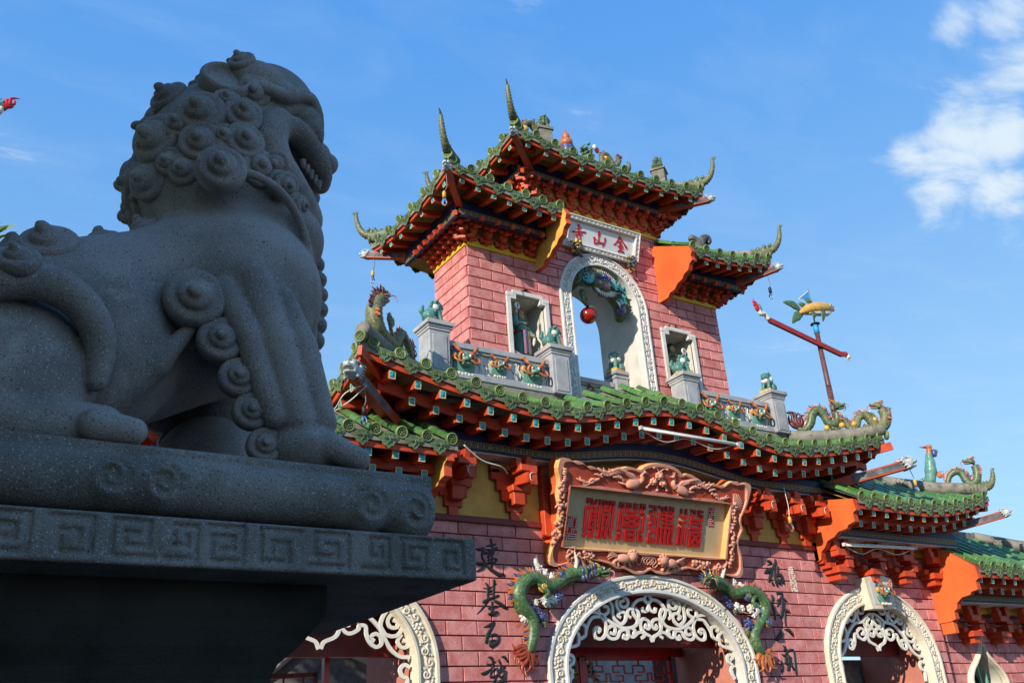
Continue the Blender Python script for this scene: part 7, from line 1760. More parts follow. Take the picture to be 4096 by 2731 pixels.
# the rail inside the arch is lower
# ---------------- lions and figures on the top roof
for i, (x, lab) in enumerate(((-1.33, 'dark green lion figure on a stone block at the left of the topmost roof'), (1.53, 'dark green lion figure on a stone block at the right of the topmost roof'))):
    t_ = thing('roof_lion', lab, 'lion figure', (x, -.1, 12.0), 'lions on the topmost roof', world=False)
    d_ = LDATA.copy(); d_.materials[0] = MATS['glaze_green']; o = link('body', d_, t_, mw=Matrix.Translation((0, 0, .23)) @ Matrix.Scale(.78, 4))
    w = MB(); w.box((0, 0, .06), (.26, .26, .36), 0, None, .01, ); w.box((0, 0, .21), (.31, .31, .05), 0); w.build('block', mats('roof_mortar'), t_)
    t_.rotation_euler = (0, 0, -.2 if i == 0 else .6)
GOURD = thing('gourd_finial', 'orange gourd finial on a blue lotus at the centre of the top ridge', 'finial', (-0.03, .85, 12.7))
w = MB(); w.lathe([(.10, 12.92), (.135, 12.99), (.13, 13.06), (.07, 13.11), (.085, 13.16), (.075, 13.22), (.03, 13.27), (.022, 13.34), (.0, 13.36)], (-.03, .85, 0), n=14); w.build('gourd', mats('glaze_orange'), GOURD)
w = MB(); w.lathe([(.06, 12.70), (.15, 12.80), (.11, 12.84), (.16, 12.90), (.12, 12.93)], (-.03, .85, 0), n=14); w.build('lotus', mats('glaze_blue'), GOURD)
for q in (-1, 1): flame(GOURD, (-.03 + q * .1, .85, 12.78), (q, 0, .5), .22, 'glaze_rust', 5, .6, seed=q + 2, name='flame')
RIDGE = thing('ridge_figures', 'cluster of little ceramic flowers and a curling dragon along the top ridge', 'figures', (.4, .3, 12.2))
w = MB(); rr = random.Random(5)
for k in range(40): w.ball((-.12 + rr.gauss(0, .07), .1 + rr.gauss(0, .05), 12.24 + rr.gauss(0, .09)), rr.uniform(.025, .05), rr.choice((0, 0, 1, 2)), 6, 5)
w.ball((.05, .08, 12.44), (.05, .04, .06), 3, 8, 6); w.ball((.12, .1, 12.40), (.05, .04, .07), 4, 8, 6); w.build('flowers', mats('glaze_leaf', 'glaze_olive', 'glaze_teal', 'glaze_white', 'ink_red'), RIDGE)['kind'] = 'stuff'
dragon_body(RIDGE, [(.20, .1, 12.12), (.24, .1, 12.30), (.34, .1, 12.36), (.44, .1, 12.26), (.50, .1, 12.14), (.60, .1, 12.20), (.68, .1, 12.34)], [.05, .055, .06, .06, .06, .055, .05], 'glaze_olive', seed=11)
dragon_head(RIDGE, (.68, .1, 12.42), (.8, 0, .3), (0, 0, 1), .09, 'glaze_olive', seed=11)
w = MB(); w.tube(smooth_path([(.80, .1, 12.12), (.88, .1, 12.20), (.92, .1, 12.32), (.90, .1, 12.40)], 3), lerp_list([.08, .07, .04, .012], 10), 8); w.ball((.27, .04, 12.22), .05, 1, 8, 6); w.build('tail', mats('glaze_olive', 'glaze_yellow'), RIDGE)
D5 = thing('roof_dragon', 'little olive dragon curling behind the left corner of the topmost roof', 'dragon', (-1.7, -.1, 12.0), group='ridge dragons')
dragon_body(D5, [(-1.86, -.15, 11.95), (-1.80, -.12, 12.12), (-1.70, -.1, 12.26), (-1.60, -.1, 12.28), (-1.50, -.1, 12.16), (-1.44, -.1, 12.02)], [.04, .055, .065, .065, .06, .05], 'glaze_olive', seed=13)
w = MB(); w.ball((-1.78, -.14, 12.08), .075, 0, 10, 7); w.build('pearl', mats('glaze_yellow'), D5)
CURLO = thing('ridge_scroll', 'blackened double scroll ornament at the inner end of the right tower roof', 'ornament', (2.15, -.3, 10.45))
w = MB(); w.tube(smooth_path([(2.13, -.3, 10.40), (2.12, -.3, 10.56), (2.05, -.3, 10.64), (1.95, -.3, 10.66), (1.92, -.3, 10.60)], 4), lerp_list([.10, .09, .07, .06, .05], 17), 9)
w.tube(smooth_path([(2.14, -.3, 10.44), (2.20, -.3, 10.62), (2.30, -.3, 10.74), (2.40, -.3, 10.76), (2.42, -.3, 10.68), (2.36, -.3, 10.66)], 4), lerp_list([.10, .09, .075, .07, .06, .05], 21), 9); w.build('scroll', mats('beam_dark'), CURLO)

# ---------------- dragon with the red pearl under the tower arch
AD = thing('arch_dragon', 'dark green dragon with turquoise mane hanging under the tower arch', 'dragon', (0, .55, 9.8))
sc = Sculpt((-.70, .12, 8.85), (.72, .98, 9.82), .02)
sc.path([(-.62, .55, 9.35), (-.45, .5, 9.58), (-.15, .42, 9.62), (.15, .42, 9.56), (.45, .5, 9.42), (.60, .55, 9.20), (.62, .6, 9.02)], [.12, .16, .20, .20, .17, .14, .10], .05, n=3)
sc.ell((-.02, .30, 9.42), (.20, .16, .18), .05); sc.ell((-.02, .20, 9.32), (.12, .10, .09), .04); sc.ell((-.02, .26, 9.22), (.12, .10, .05), .03)
sc.build('body', mats('glaze_olive'), AD)
w = MB(); rr = random.Random(8)
for k in range(64):
    t = rr.random(); x = -.62 + 1.24 * t; z = 9.40 + .24 * math.cos((x + .1) * 2.2) + rr.uniform(-.22, .12); y = .30 + rr.uniform(-.02, .1)
    a = rr.uniform(0, 6.28); w.cone((x, y, z), (x + .11 * math.cos(a), y - .06, z + .11 * math.sin(a)), .032, .006, 5, rr.choice((0, 0, 0, 1, 2)))
o = w.build('scales', mats('glaze_turquoise', 'glaze_green', 'glaze_olive'), AD); o['kind'] = 'stuff'
w = MB()
for k in range(22): a = PI * (k / 21) ; w.cone((-.02 + .19 * math.cos(a), .26, 9.46 + .12 * math.sin(a)), (-.02 + .30 * math.cos(a), .20, 9.46 + .24 * math.sin(a)), .022, .004, 5)
w.build('white_mane', mats('glaze_white'), AD)['kind'] = 'stuff'
w = MB()
for k in range(14): a = PI + PI * k / 13; w.cone((-.04 + .14 * math.cos(a), .18, 9.26 + .05 * math.sin(a)), (-.04 + .26 * math.cos(a), .13, 9.24 + .14 * math.sin(a)), .02, .004, 5)
w.build('beard', mats('glaze_white'), AD)['kind'] = 'stuff'
w = MB()
for (x, z, r_) in ((-.10, 9.53, .06), (0, 9.56, .07), (.09, 9.52, .06), (-.02, 9.48, .06)): w.ball((x, .19, z), r_, 0, 9, 7)
w.build('brow_knobs', mats('glaze_blue'), AD)
w = MB(); w.ball((-.03, .11, 9.31), (.075, .05, .055), 0, 9, 7); w.build('nose', mats('glaze_pink'), AD)
for q in (-1, 1):
    w = MB(); w.ball((-.02 + q * .10, .155, 9.40), .036, 0, 8, 6); w.ball((-.02 + q * .105, .125, 9.40), .016, 1, 6, 5); w.build('eye', mats('glaze_white', 'black'), AD)
    flame(AD, (-.02 + q * .22, .24, 9.44), (q, 0, .35), .26, 'glaze_turquoise', 6, .7, seed=q + 5, name='fin')
claw_leg(AD, (-.35, .45, 9.3), (-.40, .36, 9.05), (-.30, .36, 8.98), .06, 'glaze_olive'); claw_leg(AD, (.45, .45, 9.3), (.50, .36, 9.2), (.40, .30, 9.14), .06, 'glaze_turquoise')
w = MB(); w.ball((.52, .40, 9.06), (.10, .07, .09), 0, 9, 7); w.build('paw', mats('glaze_blue'), AD)
PEARL = MB(); PEARL.ball((0, 0, 0), .158, 0, 28, 20); PEARL.lathe([(.03, .15), (.03, .19), (.012, .20), (.012, .36)], n=10, m=1)
o = PEARL.build('red_pearl', mats('ball_red', 'black')); o.location = (-.27, .44, 8.81); tag(o, 'glossy red ball hanging below the dragon in the tower arch', 'ball')

# ---------------- deity statues in the niches
def statue(label, x, mir, cols, kind):
    T = thing('niche_statue', label, 'statue', (x, .52, 7.63), 'statues in the tower niches', world=False)
    robe, skirt, panel, collar, hat = cols
    s = Sculpt((-.34, -.24, -.02), (.34, .24, 1.08), .0125)
    s.path([(0, 0, .05), (0, 0, .30), (0, 0, .55), (0, .0, .72), (0, 0, .80)], [.135, .125, .10, .115, .06], .03)
    for q in (-1, 1): s.path([(q * .10, 0, .74), (q * .17, -.03, .60), (q * .15, -.12, .50)] if not (q < 0 and kind == 1) else [(-.10, 0, .74), (-.19, -.05, .70), (-.21, -.08, .84)], [.065, .065, .05], .02); s.cap((q * .07, -.03, .0), (q * .07, -.06, .04), .055, .05, .01)
    s.cap((0, 0, .78), (0, 0, .84), .045, .045, .02); s.ell((0, -.01, .90), (.068, .075, .085), .012)
    s.ell((0, -.085, .895), (.014, .018, .022), .01)
    s.build('body', mats(robe), T)
    w = MB(); w.ball((0, -.022, .90), (.066, .068, .082), 0, 14, 10); w.cone((0, -.085, .91), (0, -.105, .885), .012, .008, 6); w.build('face', mats('glaze_skin'), T)
    w = MB()
    for q in (-1, 1): w.ball((q * .026, -.086, .915), (.010, .006, .007), 0, 6, 5)
    w.ball((0, -.086, .862), (.018, .006, .005), 1, 6, 4); w.build('features', mats('black', 'ink_red'), T)
    w = MB(); w.lathe([(.075, .945), (.08, .97), (.06, 1.0), (.03, 1.03), (.0, 1.04)], n=14); w.build('hat', mats(hat), T)
    w = MB(); w.loft([[(.10 * math.cos(a), .085 * math.sin(a) - .0, .77) for a in frange(PI, 2 * PI, 9)], [(.16 * math.cos(a), .14 * math.sin(a), .70) for a in frange(PI, 2 * PI, 9)]], 0); w.build('collar', mats(collar), T)
    for i, (a, b, m_) in enumerate(((-.09, -.035, panel), (-.03, .02, 'glaze_blue'), (.025, .06, 'glaze_yellow'), (.065, .10, panel))):
        w = MB(); w.loft([[(xx, -.128 - .02 * math.cos(xx * 14), zz) for xx in frange(a, b, 3)] for zz in (.56, .40, .2, .10 + .03 * (i % 2))], 0); w.build('apron_strip', mats(m_), T)
    w = MB(); w.tube([(.12 * math.cos(a), .115 * math.sin(a), .565) for a in frange(0, 2 * PI, 17)], .018, 6); w.build('belt', mats('glaze_rust'), T)
    for q in (-1, 1):
        c = (q * .15, -.155, .50) if not (q < 0 and kind == 1) else (-.215, -.10, .885)
        w = MB(); w.ball(c, (.028, .026, .034), 0, 8, 6)
        for k in range(4): w.tube([Vector(c) + V((k - 1.5) * .012, -.015, -.01), Vector(c) + V((k - 1.5) * .013, -.032, -.025), Vector(c) + V((k - 1.5) * .011, -.026, -.045)], .006, 5)
        w.tube([Vector(c) + V(-q * .02, -.01, .01), Vector(c) + V(-q * .035, -.025, -.005)], .007, 5); w.build('hand', mats('glaze_skin'), T)
    dx, dz = (-.20, 1.0) if kind == 1 else (.22, .86)
    w = MB(); w.lathe([(.0, 0), (.068, 0), (.068, .016), (.058, .02), (0, .02)], (dx, -.13, dz), (0, -1, .0), 18); w.tube([(dx, -.125, dz - .06), (dx + .004, -.11, dz - .16)], .012, 6); w.build('disc', mats('glaze_white'), T)
    w = MB()
    if kind == 1: w.b2((dx - .008, -.155, dz - .03), (dx + .01, -.149, dz + .03)); w.b2((dx - .02, -.155, dz - .035), (dx + .02, -.149, dz - .028))
    else:
        for q in (-.022, .022): w.b2((dx + q - .004, -.155, dz - .032), (dx + q + .004, -.149, dz + .032))
        for q in (-.03, 0, .03): w.b2((dx - .022, -.156, dz + q - .004), (dx + .022, -.150, dz + q + .004))
    w.build('disc_mark', mats('black'), T)
    w = MB(); w.ball((.17 if kind == 1 else -.19, -.15, .40), (.03, .02, .11), 0, 8, 8, Matrix.Rotation(.25, 3, 'Y')); w.build('sleeve', mats('glaze_white' if kind == 1 else 'glaze_pink'), T)
    w = MB(); w.ball((0, 0, .01), (.2, .16, .05), 0, 12, 6); w.build('rock', mats('glaze_jade'), T)
    T.location = (x, .53, 7.66); T.rotation_euler = (0, 0, mir); T.scale = (1, 1, .97)
statue('robed deity statue with pale raised disc in the left tower niche', -1.74, .25, ('glaze_teal', 'glaze_teal', 'glaze_pink', 'glaze_white', 'glaze_pink'), 1)
statue('dark bearded deity statue with pale disc in the right tower niche', 1.76, .1, ('glaze_green', 'glaze_teal', 'glaze_blue', 'glaze_rust', 'fur_dark'), 2)
# ------------------------------------------------------------------ mosaic dragons climbing round the central arch
def shards(parent, name, mt, items, y=-.16, seed=0):
    """clumps of glazed shell-like shards: items = (x, z, radius)"""
    w = MB(); rr = random.Random(seed)
    for (x, z, r_) in items:
        n = 7
        w.ball((x, y, z), (r_ * .75, r_ * .6, r_ * .75), 0, 9, 7)
        for k in range(n):
            a = 2 * PI * k / n + rr.uniform(-.2, .2); d = r_ * rr.uniform(.55, .75)
            w.ball((x + d * math.cos(a), y - r_ * .12 + rr.uniform(-.01, .01), z + d * math.sin(a)), (r_ * .42, r_ * .36, r_ * .30), 0, 7, 5, Matrix.Rotation(-a, 3, 'Y'))
    o = w.build(name, mats(*mt), parent); o['kind'] = 'stuff'; return o
def rosette(parent, x, z, r_, mts, y=-.2):
    w = MB()
    for i, t in enumerate((1.0, .72, .45)):
        sp = spiral2(x, z, r_ * t, 1.0, i * 1.1, 1, 14, .75); w.tube([(a, y - .02 - .018 * i, b) for a, b in sp], r_ * .17, 6, i % len(mts))
    w.ball((x, y - .02, z), (r_ * .8, .05, r_ * .8), len(mts) - 1, 12, 6)
    return w.build('rosette', mats(*mts), parent)
AL = thing('arch_relief_dragon', 'colourful mosaic dragon climbing the left shoulder of the central arch', 'dragon', (-2.2, -.15, 3.2), 'mosaic dragons round the central arch')
dragon_body(AL, [(-2.45, -.14, 2.84), (-2.40, -.16, 2.98), (-2.37, -.16, 3.16), (-2.40, -.16, 3.32), (-2.54, -.17, 3.46), (-2.59, -.18, 3.64), (-2.49, -.19, 3.80), (-2.34, -.19, 3.86), (-2.18, -.18, 3.82), (-2.04, -.17, 3.76), (-1.90, -.17, 3.80), (-1.74, -.18, 3.91), (-1.55, -.20, 3.97), (-1.40, -.24, 3.97)], [.06, .085, .095, .10, .11, .115, .11, .10, .10, .09, .09, .10, .11, .11], 'glaze_leaf', side=(-1, 0, 0), seed=21)
dragon_head(AL, (-1.18, -.28, 4.0), (.85, -.45, -.02), (0, -.2, 1), .19, 'glaze_leaf', seed=21)
flame(AL, (-2.47, -.14, 2.88), (-.35, -.1, -.9), .36, 'glaze_rust', 9, 1.35, seed=9)
shards(AL, 'white_clouds', ('glaze_white',), [(-2.24, 4.10, .05), (-2.20, 4.0, .075), (-2.10, 3.94, .075), (-1.98, 3.90, .065), (-2.50, 3.30, .085), (-2.30, 3.52, .06), (-2.10, 3.53, .085), (-1.98, 3.57, .08)], seed=1)
shards(AL, 'blue_clouds', ('glaze_blue',), [(-1.88, 3.62, .075), (-2.34, 3.44, .065), (-2.20, 3.32, .075), (-1.86, 3.86, .06), (-2.26, 3.40, .05)], seed=2)
shards(AL, 'green_clouds', ('glaze_olive',), [(-2.0, 3.50, .06), (-2.16, 3.22, .06), (-2.30, 3.28, .06), (-1.66, 3.84, .07)], seed=3)
rosette(AL, -1.83, 3.92, .095, ('glaze_rust', 'glaze_leaf', 'glaze_blue')); rosette(AL, -2.18, 3.74, .09, ('glaze_yellow', 'glaze_olive', 'glaze_yellow'))
w = MB()
for k in range(5):
    for q in (-1, 1): w.ball((-1.50 + .055 * k, -.30, 3.93 + .022 * k + q * .05), (.032, .04, .055), k % 2, 8, 6)
w.build('neck_bands', mats('glaze_blue', 'glaze_olive'), AL)
w = MB(); w.tube(smooth_path([(-1.60, -.24, 3.98), (-1.58, -.28, 4.12), (-1.62, -.30, 4.26)], 4), lerp_list([.035, .03, .008], 9), 8); w.build('white_horn', mats('glaze_white'), AL)
w = MB(); w.tube(smooth_path([(-2.20, -.16, 4.02), (-2.26, -.17, 4.10), (-2.23, -.18, 4.20)], 4), lerp_list([.05, .045, .012], 9), 8); w.build('white_wing', mats('glaze_white'), AL)
claw_leg(AL, (-2.3, -.2, 3.8), (-2.12, -.25, 3.66), (-2.2, -.26, 3.58), .05, 'glaze_leaf')
AR = thing('arch_relief_dragon', 'colourful mosaic dragon climbing the right shoulder of the central arch', 'dragon', (2.0, -.15, 3.2), 'mosaic dragons round the central arch')
dragon_body(AR, [(2.18, -.14, 2.82), (2.08, -.16, 2.95), (2.03, -.16, 3.08), (2.12, -.16, 3.22), (2.27, -.17, 3.36), (2.38, -.18, 3.54), (2.34, -.19, 3.70), (2.20, -.19, 3.80), (2.04, -.18, 3.82), (1.86, -.18, 3.80), (1.70, -.17, 3.78), (1.52, -.18, 3.88), (1.36, -.22, 3.93), (1.18, -.26, 3.94)], [.06, .085, .09, .09, .09, .10, .105, .10, .10, .095, .09, .10, .11, .11], 'glaze_leaf', side=(1, 0, 0), seed=23)
dragon_head(AR, (1.02, -.32, 3.97), (-.55, -.83, -.12), (0, -.15, 1), .19, 'glaze_leaf', seed=23, crown='glaze_blue')
flame(AR, (2.20, -.14, 2.84), (.30, -.1, -.9), .38, 'glaze_orange', 9, 1.35, seed=10)
shards(AR, 'white_clouds', ('glaze_white',), [(1.93, 3.88, .095), (1.75, 3.56, .08), (2.05, 3.54, .085), (2.22, 3.58, .075), (1.86, 3.54, .06), (2.12, 3.44, .06), (1.76, 3.96, .06)], seed=4)
shards(AR, 'blue_clouds', ('glaze_blue',), [(1.58, 3.60, .075), (2.27, 3.46, .10), (1.95, 3.29, .105), (1.50, 3.70, .06), (2.36, 3.36, .06)], seed=5)
shards(AR, 'green_clouds', ('glaze_olive',), [(1.90, 3.15, .065), (2.10, 3.24, .07), (1.70, 3.48, .06), (1.60, 3.80, .065)], seed=6)
rosette(AR, 2.37, 3.31, .095, ('glaze_orange', 'glaze_leaf', 'glaze_blue')); rosette(AR, 1.98, 3.74, .10, ('glaze_blue', 'glaze_blue', 'glaze_olive'))
w = MB(); w.tube(smooth_path([(1.40, -.24, 3.95), (1.42, -.28, 4.06), (1.48, -.30, 4.16)], 4), lerp_list([.035, .03, .008], 9), 8); w.build('white_horn', mats('glaze_white'), AR)
claw_leg(AR, (2.2, -.2, 3.76), (2.05, -.25, 3.66), (2.1, -.26, 3.55), .05, 'glaze_leaf')
beast_mask(WING_R, (5.50, -.275, 3.90), .46, 7)

# ------------------------------------------------------------------ flag masts with fish vane
def mast(label, px, s, fish=True):
    T = thing('flag_mast', label, 'mast', (px, 3.0, 0))
    w = MB(); w.tube([(px, 3, 0), (px, 3, 6), (px, 3, 9.9)], [.10, .085, .075], 14); w.tube([(px, 3, 9.9), (px, 3, 9.96), (px, 3, 11.46)], [.075, .07, .062], 14); w.build('pole', mats('pole_brown'), T)
    w = MB(); w.tube([(px, 3, 11.46), (px, 3, 11.72)], .075, 14); w.build('pole_collar', mats('sky_blue_paint'), T)
    w = MB(); w.lathe([(.03, 11.72), (.13, 11.735), (.13, 11.755), (.03, 11.77)], (px, 3, 0), n=16); w.tube([(px, 3, 11.72), (px, 3, 12.1)], .018, 8); w.build('pole_cap', mats('black'), T)
    a, b = V(px - s * 1.95, 2.93, 11.45), V(px + s * .72, 2.93, 10.95)
    w = MB(); w.beam(a, b, .07, .14, 0); w.beam(b, b + V(s * .16, 0, .03), .07, .13, 0); w.build('boom', mats('pole_red'), T)
    w = MB(); Q = smooth_path([a, a + V(-s * .10, 0, .14), a + V(-s * .26, 0, .12), a + V(-s * .30, 0, .22)], 4); w.tube(Q, lerp_list([.06, .06, .06, .05], len(Q)), 9); w.build('boom_neck', mats('glaze_white'), T)
    flame(T, a + V(-s * .32, 0, .20), (-s * .45, 0, .9), .34, 'ink_red', 5, .35, seed=1, name='boom_crest'); flame(T, a + V(-s * .26, -.02, .2), (-s * .1, 0, .9), .22, 'glaze_teal', 4, .4, seed=3, name='boom_leaf')
    e = b + V(s * .22, 0, .04)
    w = MB(); w.ball(e, (.09, .06, .08), 0, 10, 7); w.ball(e + V(s * .07, -.02, -.06), (.07, .05, .08), 1, 8, 6); w.build('boom_head', mats('glaze_rust', 'glaze_white'), T)
    flame(T, e, (s * .5, 0, -.8), .22, 'glaze_white', 5, .7, seed=5, name='boom_beard')
    if fish:
        F = thing('fish_vane', 'yellow painted fish vane with green fins and tail on top of the mast', 'fish', (px + .1, 2.9, 12.0))
        sc = Sculpt((8.5, 2.70, 11.6), (10.7, 3.1, 12.6), .022)
        sc.path([(9.05, 2.9, 11.92), (9.35, 2.9, 12.06), (9.70, 2.9, 12.17), (10.05, 2.9, 12.26), (10.30, 2.9, 12.30), (10.42, 2.9, 12.33)], [.06, .14, .185, .175, .12, .07], .02, n=3); sc.build('body', mats('glaze_yellow'), F)
        w = MB(); w.tube(smooth_path([(9.30, 2.86, 11.96), (9.70, 2.85, 12.02), (10.10, 2.86, 12.10), (10.32, 2.87, 12.20)], 4), lerp_list([.05, .09, .09, .03], 13), 9); w.build('belly', mats('glaze_white'), F)
        for i, (P0, P1, P2, r_) in enumerate((((9.10, 2.9, 11.95), (8.82, 2.9, 12.10), (8.42, 2.9, 12.10), .13), ((9.12, 2.9, 11.90), (8.88, 2.9, 11.78), (8.62, 2.9, 11.52), .14))):
            w = MB(); w.tube(smooth_path([P0, P1, P2], 5), lerp_list([.05, r_, .02], 11), 10, 0, True, True, (1, .25, 1)); w.build('tail_fin', mats('glaze_leaf'), F)
        for i, (P0, P1) in enumerate((((9.62, 2.9, 12.30), (9.30, 2.9, 12.42)), ((9.30, 2.9, 12.18), (9.02, 2.9, 12.18)), ((9.85, 2.76, 12.10), (9.70, 2.74, 11.72)), ((9.45, 2.78, 11.96), (9.36, 2.76, 11.74)))):
            w = MB(); w.tube([P0, T3(P0, P1, .5), P1], [.07, .085, .02], 9, 0, True, True, (1, .3, 1)); w.build('fin', mats('glaze_leaf'), F)
        w = MB(); w.ball((10.20, 2.77, 12.32), (.045, .03, .045), 0, 9, 7); w.ball((10.205, 2.745, 12.325), .022, 1, 7, 5); w.build('eye', mats('glaze_white', 'black'), F)
        w = MB(); w.ball((10.46, 2.9, 12.38), (.06, .06, .045), 0, 9, 6); w.ball((10.46, 2.9, 12.28), (.05, .05, .03), 0, 9, 6); w.build('lips', mats('ink_red'), F)
        w = MB(); w.tube([(px - .08, 2.9, 12.3), (px - .12, 2.9, 12.75)], .012, 6); w.build('flag_stick', mats('wire'), F)
        w = MB(); t = .012; tri = [(9.58, 12.72), (9.60, 12.40), (9.04, 12.32)]
        w.prism([(x, z) for x, z in tri], (0, 2.9, 0), (1, 0, 0), (0, 0, 1), (0, t, 0), 1)
        ce = (9.45, 12.50); w.prism([(x + (ce[0] - x) * .22, z + (ce[1] - z) * .22) for x, z in tri], (0, 2.894, 0), (1, 0, 0), (0, 0, 1), (0, t + .012, 0), 0); w.build('flag', mats('sky_blue_paint', 'white_paint'), F)
    return T
mast('tall brown mast with slanting red boom behind the right roof corner', 9.69, 1)
mast('mast at the far left whose red boom tip just enters the picture', -12.28, -1, False)

# ------------------------------------------------------------------ bulbs, tubes and wires
def bulb(label, p, top, sock='socket_yellow', wire='wire'):
    T = thing('light_bulb', label, 'bulb', p, 'bare bulbs hung from the eaves'); p = Vector(p)
    w = MB(); w.lathe([(.012, .0), (.03, -.03), (.046, -.075), (.044, -.105), (.026, -.135), (.004, -.145)], p, n=14); w.build('glass', mats('glass'), T)
    w = MB(); w.ball(p + V(0, 0, -.07), (.012, .012, .02), 0, 6, 5); w.build('filament', mats('wire_white'), T)
    w = MB(); w.lathe([(.018, -.005), (.030, .0), (.032, .10), (.014, .125)], p, n=12); w.build('socket', mats(sock), T)
    w = MB(); tp = Vector(top); w.tube(smooth_path([p + V(0, 0, .12), (p + tp) / 2 + V(.03, 0, 0), tp], 5), .008, 5); w.build('cord', mats(wire), T)
bulb('bare bulb in yellow socket hanging at the front left corner of the tower roof', (-3.89, -.75, 9.60), (-3.80, -.68, 10.12))
bulb('bare bulb in yellow socket hanging at the rear left corner of the tower roof', (-3.73, 2.3, 9.72), (-3.72, 2.3, 10.2))
bulb('bare bulb in dark socket hanging from the right tower roof corner', (3.43, -.75, 9.55), (3.48, -.72, 9.95), 'black')
bulb('bare bulb in yellow socket hanging before the frieze right of the name board', (2.93, -.6, 4.95), (2.95, -.58, 5.6), wire='wire_white')
bulb('bare bulb in dark socket hanging below the left beast-head beam', (-5.44, -1.2, 5.60), (-5.45, -1.2, 6.02), 'black')
bulb('bare bulb hanging above the right wing roof below the beast head', (5.88, -1.25, 5.74), (5.72, -1.3, 6.05), wire='wire_white')
def tube_light(label, a, b):
    T = thing('tube_light', label, 'lamp', a, 'tube lamps under the eaves')
    w = MB(); w.beam(a, b, .05, .035, 0); w.build('batten', mats('tube_grey'), T); a, b = Vector(a), Vector(b); d = (b - a).normalized()
    w = MB(); w.tube([a + d * .05 + V(0, -.03, -.025), b - d * .05 + V(0, -.03, -.025)], .02, 10); w.build('tube', mats('white_paint'), T)
    for q in (a, b):
        w = MB(); w.box(q + V(0, -.02, -.012), (.03, .06, .06), 0); w.build('end_cap', mats('tube_grey'), T)
    w = MB(); w.tube(smooth_path([a + V(0, .02, 0), a + d * .5 + V(0, .03, -.16), a + d * 1.0 + V(0, .02, -.05), a + d * 1.6 + V(0, .03, -.14), b + V(0, .03, 0)], 6), .008, 5); w.build('cord', mats('wire_white'), T)
tube_light('white tube lamp wired under the main eave above the name board', (-.70, -1.06, 6.10), (1.40, -1.06, 6.08)); tube_light('white tube lamp under the fascia of the right side gate', (4.34, -.52, 4.69), (6.46, -.52, 4.74))
w = MB(); w.tube(smooth_path([(-3.84, -.95, 5.47), (-3.53, -.9, 5.30), (-3.22, -.9, 5.24), (-3.02, -.75, 5.20)], 6), .010, 5)
o = w.build('loose_wire', mats('wire_white')); tag(o, 'loose pale wire sagging from the left eave to a red bracket', 'wire')
w = MB(); w.tube(smooth_path([(-5.44, -1.22, 6.02), (-5.7, -1.2, 5.86), (-5.75, -1.0, 5.72), (-5.85, -.9, 5.62), (-5.6, -1.1, 5.80), (-5.42, -1.24, 6.0)], 6), .009, 5)
o = w.build('loose_wire', mats('wire_white')); tag(o, 'loop of pale wire round the left beast-head beam', 'wire')

# ------------------------------------------------------------------ trees and the court behind the gate
def leaf_cloud(name, parent, c, r_, n, ln, wd, mt, seed=0, up=.3, zmin=None):
    rr = random.Random(seed); w = MB()
    for i in range(n):
        while True:
            q = Vector((rr.uniform(-1, 1), rr.uniform(-1, 1), rr.uniform(-1, 1)))
            if .25 < q.length < 1: break
        k = rr.uniform(.75, 1.0) if rr.random() < .7 else rr.uniform(.3, .8); q = q.normalized() * k
        bump = 1 + .22 * math.sin(5 * q.x + seed) * math.cos(4 * q.z + q.y * 3)
        p = Vector(c) + Vector((q.x * r_[0], q.y * r_[1], q.z * r_[2])) * bump
        d = (q + Vector((rr.uniform(-.7, .7), rr.uniform(-.7, .7), rr.uniform(-.5, .5) + up))).normalized(); s = d.cross(Vector((rr.uniform(-1, 1), rr.uniform(-1, 1), rr.uniform(-1, 1)))).normalized(); u = s.cross(d)
        L_, W_ = ln * rr.uniform(.7, 1.2), wd * rr.uniform(.7, 1.2)
        w.add([p, p + d * L_ * .45 + s * W_ * .5 - u * W_ * .1, p + d * L_ - u * L_ * .12, p + d * L_ * .45 - s * W_ * .5 - u * W_ * .1, p + d * L_ * .5 + u * W_ * .08], [(0, 1, 4), (1, 2, 4), (2, 3, 4), (3, 0, 4)], 0)
    return w.build(name, mats(mt), parent)
def tree(label, base, c, r_, n, ln, wd, mt, seed, name='tree', trunk=.14):
    T = thing(name, label, 'tree', base); w = MB(); b = Vector(base); cc = Vector(c)
    w.tube(smooth_path([b, b.lerp(cc, .4) + V(.08, .05, 0), cc - V(0, 0, r_[2] * .3)], 5), lerp_list([trunk, trunk * .75, trunk * .45], 11), 9)
    rr = random.Random(seed)
    for k in range(7):
        e = cc + V(rr.uniform(-.75, .75) * r_[0], rr.uniform(-.75, .75) * r_[1], rr.uniform(-.3, .75) * r_[2]); m_ = b.lerp(cc, .62)
        w.tube(smooth_path([m_, m_.lerp(e, .5) + V(0, 0, .1), e], 4), lerp_list([trunk * .45, trunk * .3, trunk * .1], 9), 6)
    w.build('trunk', mats('bark'), T); leaf_cloud('crown', T, c, r_, n, ln, wd, mt, seed); return T
tree('light green tree peeping in at the left edge above the lion back', (-11.2, 1.8, 0), (-10.68, 1.3, 7.62), (1.28, 1.2, 1.05), 1500, .34, .10, 'leaf_light', 3)
tree('green tree behind the left arch beyond the open lattice', (-3.4, 10.5, 0), (-2.7, 10.3, 4.6), (2.0, 1.5, 1.3), 3200, .24, .10, 'leaf', 5)
tree('leafy tree in the court behind the central arch', (5.9, 8.5, 0), (5.8, 8.5, 3.6), (3.0, 1.4, 1.7), 3800, .30, .12, 'leaf', 8)
tree('leafy tree in the court behind the right arch', (11.5, 9, 0), (11.0, 9, 3.6), (2.4, 1.4, 1.7), 2200, .30, .12, 'leaf', 9)
FR_ = thing('frangipani', 'plant with long pale green leaves behind the lattice of the central arch', 'plant', (.95, 3.1, 0))
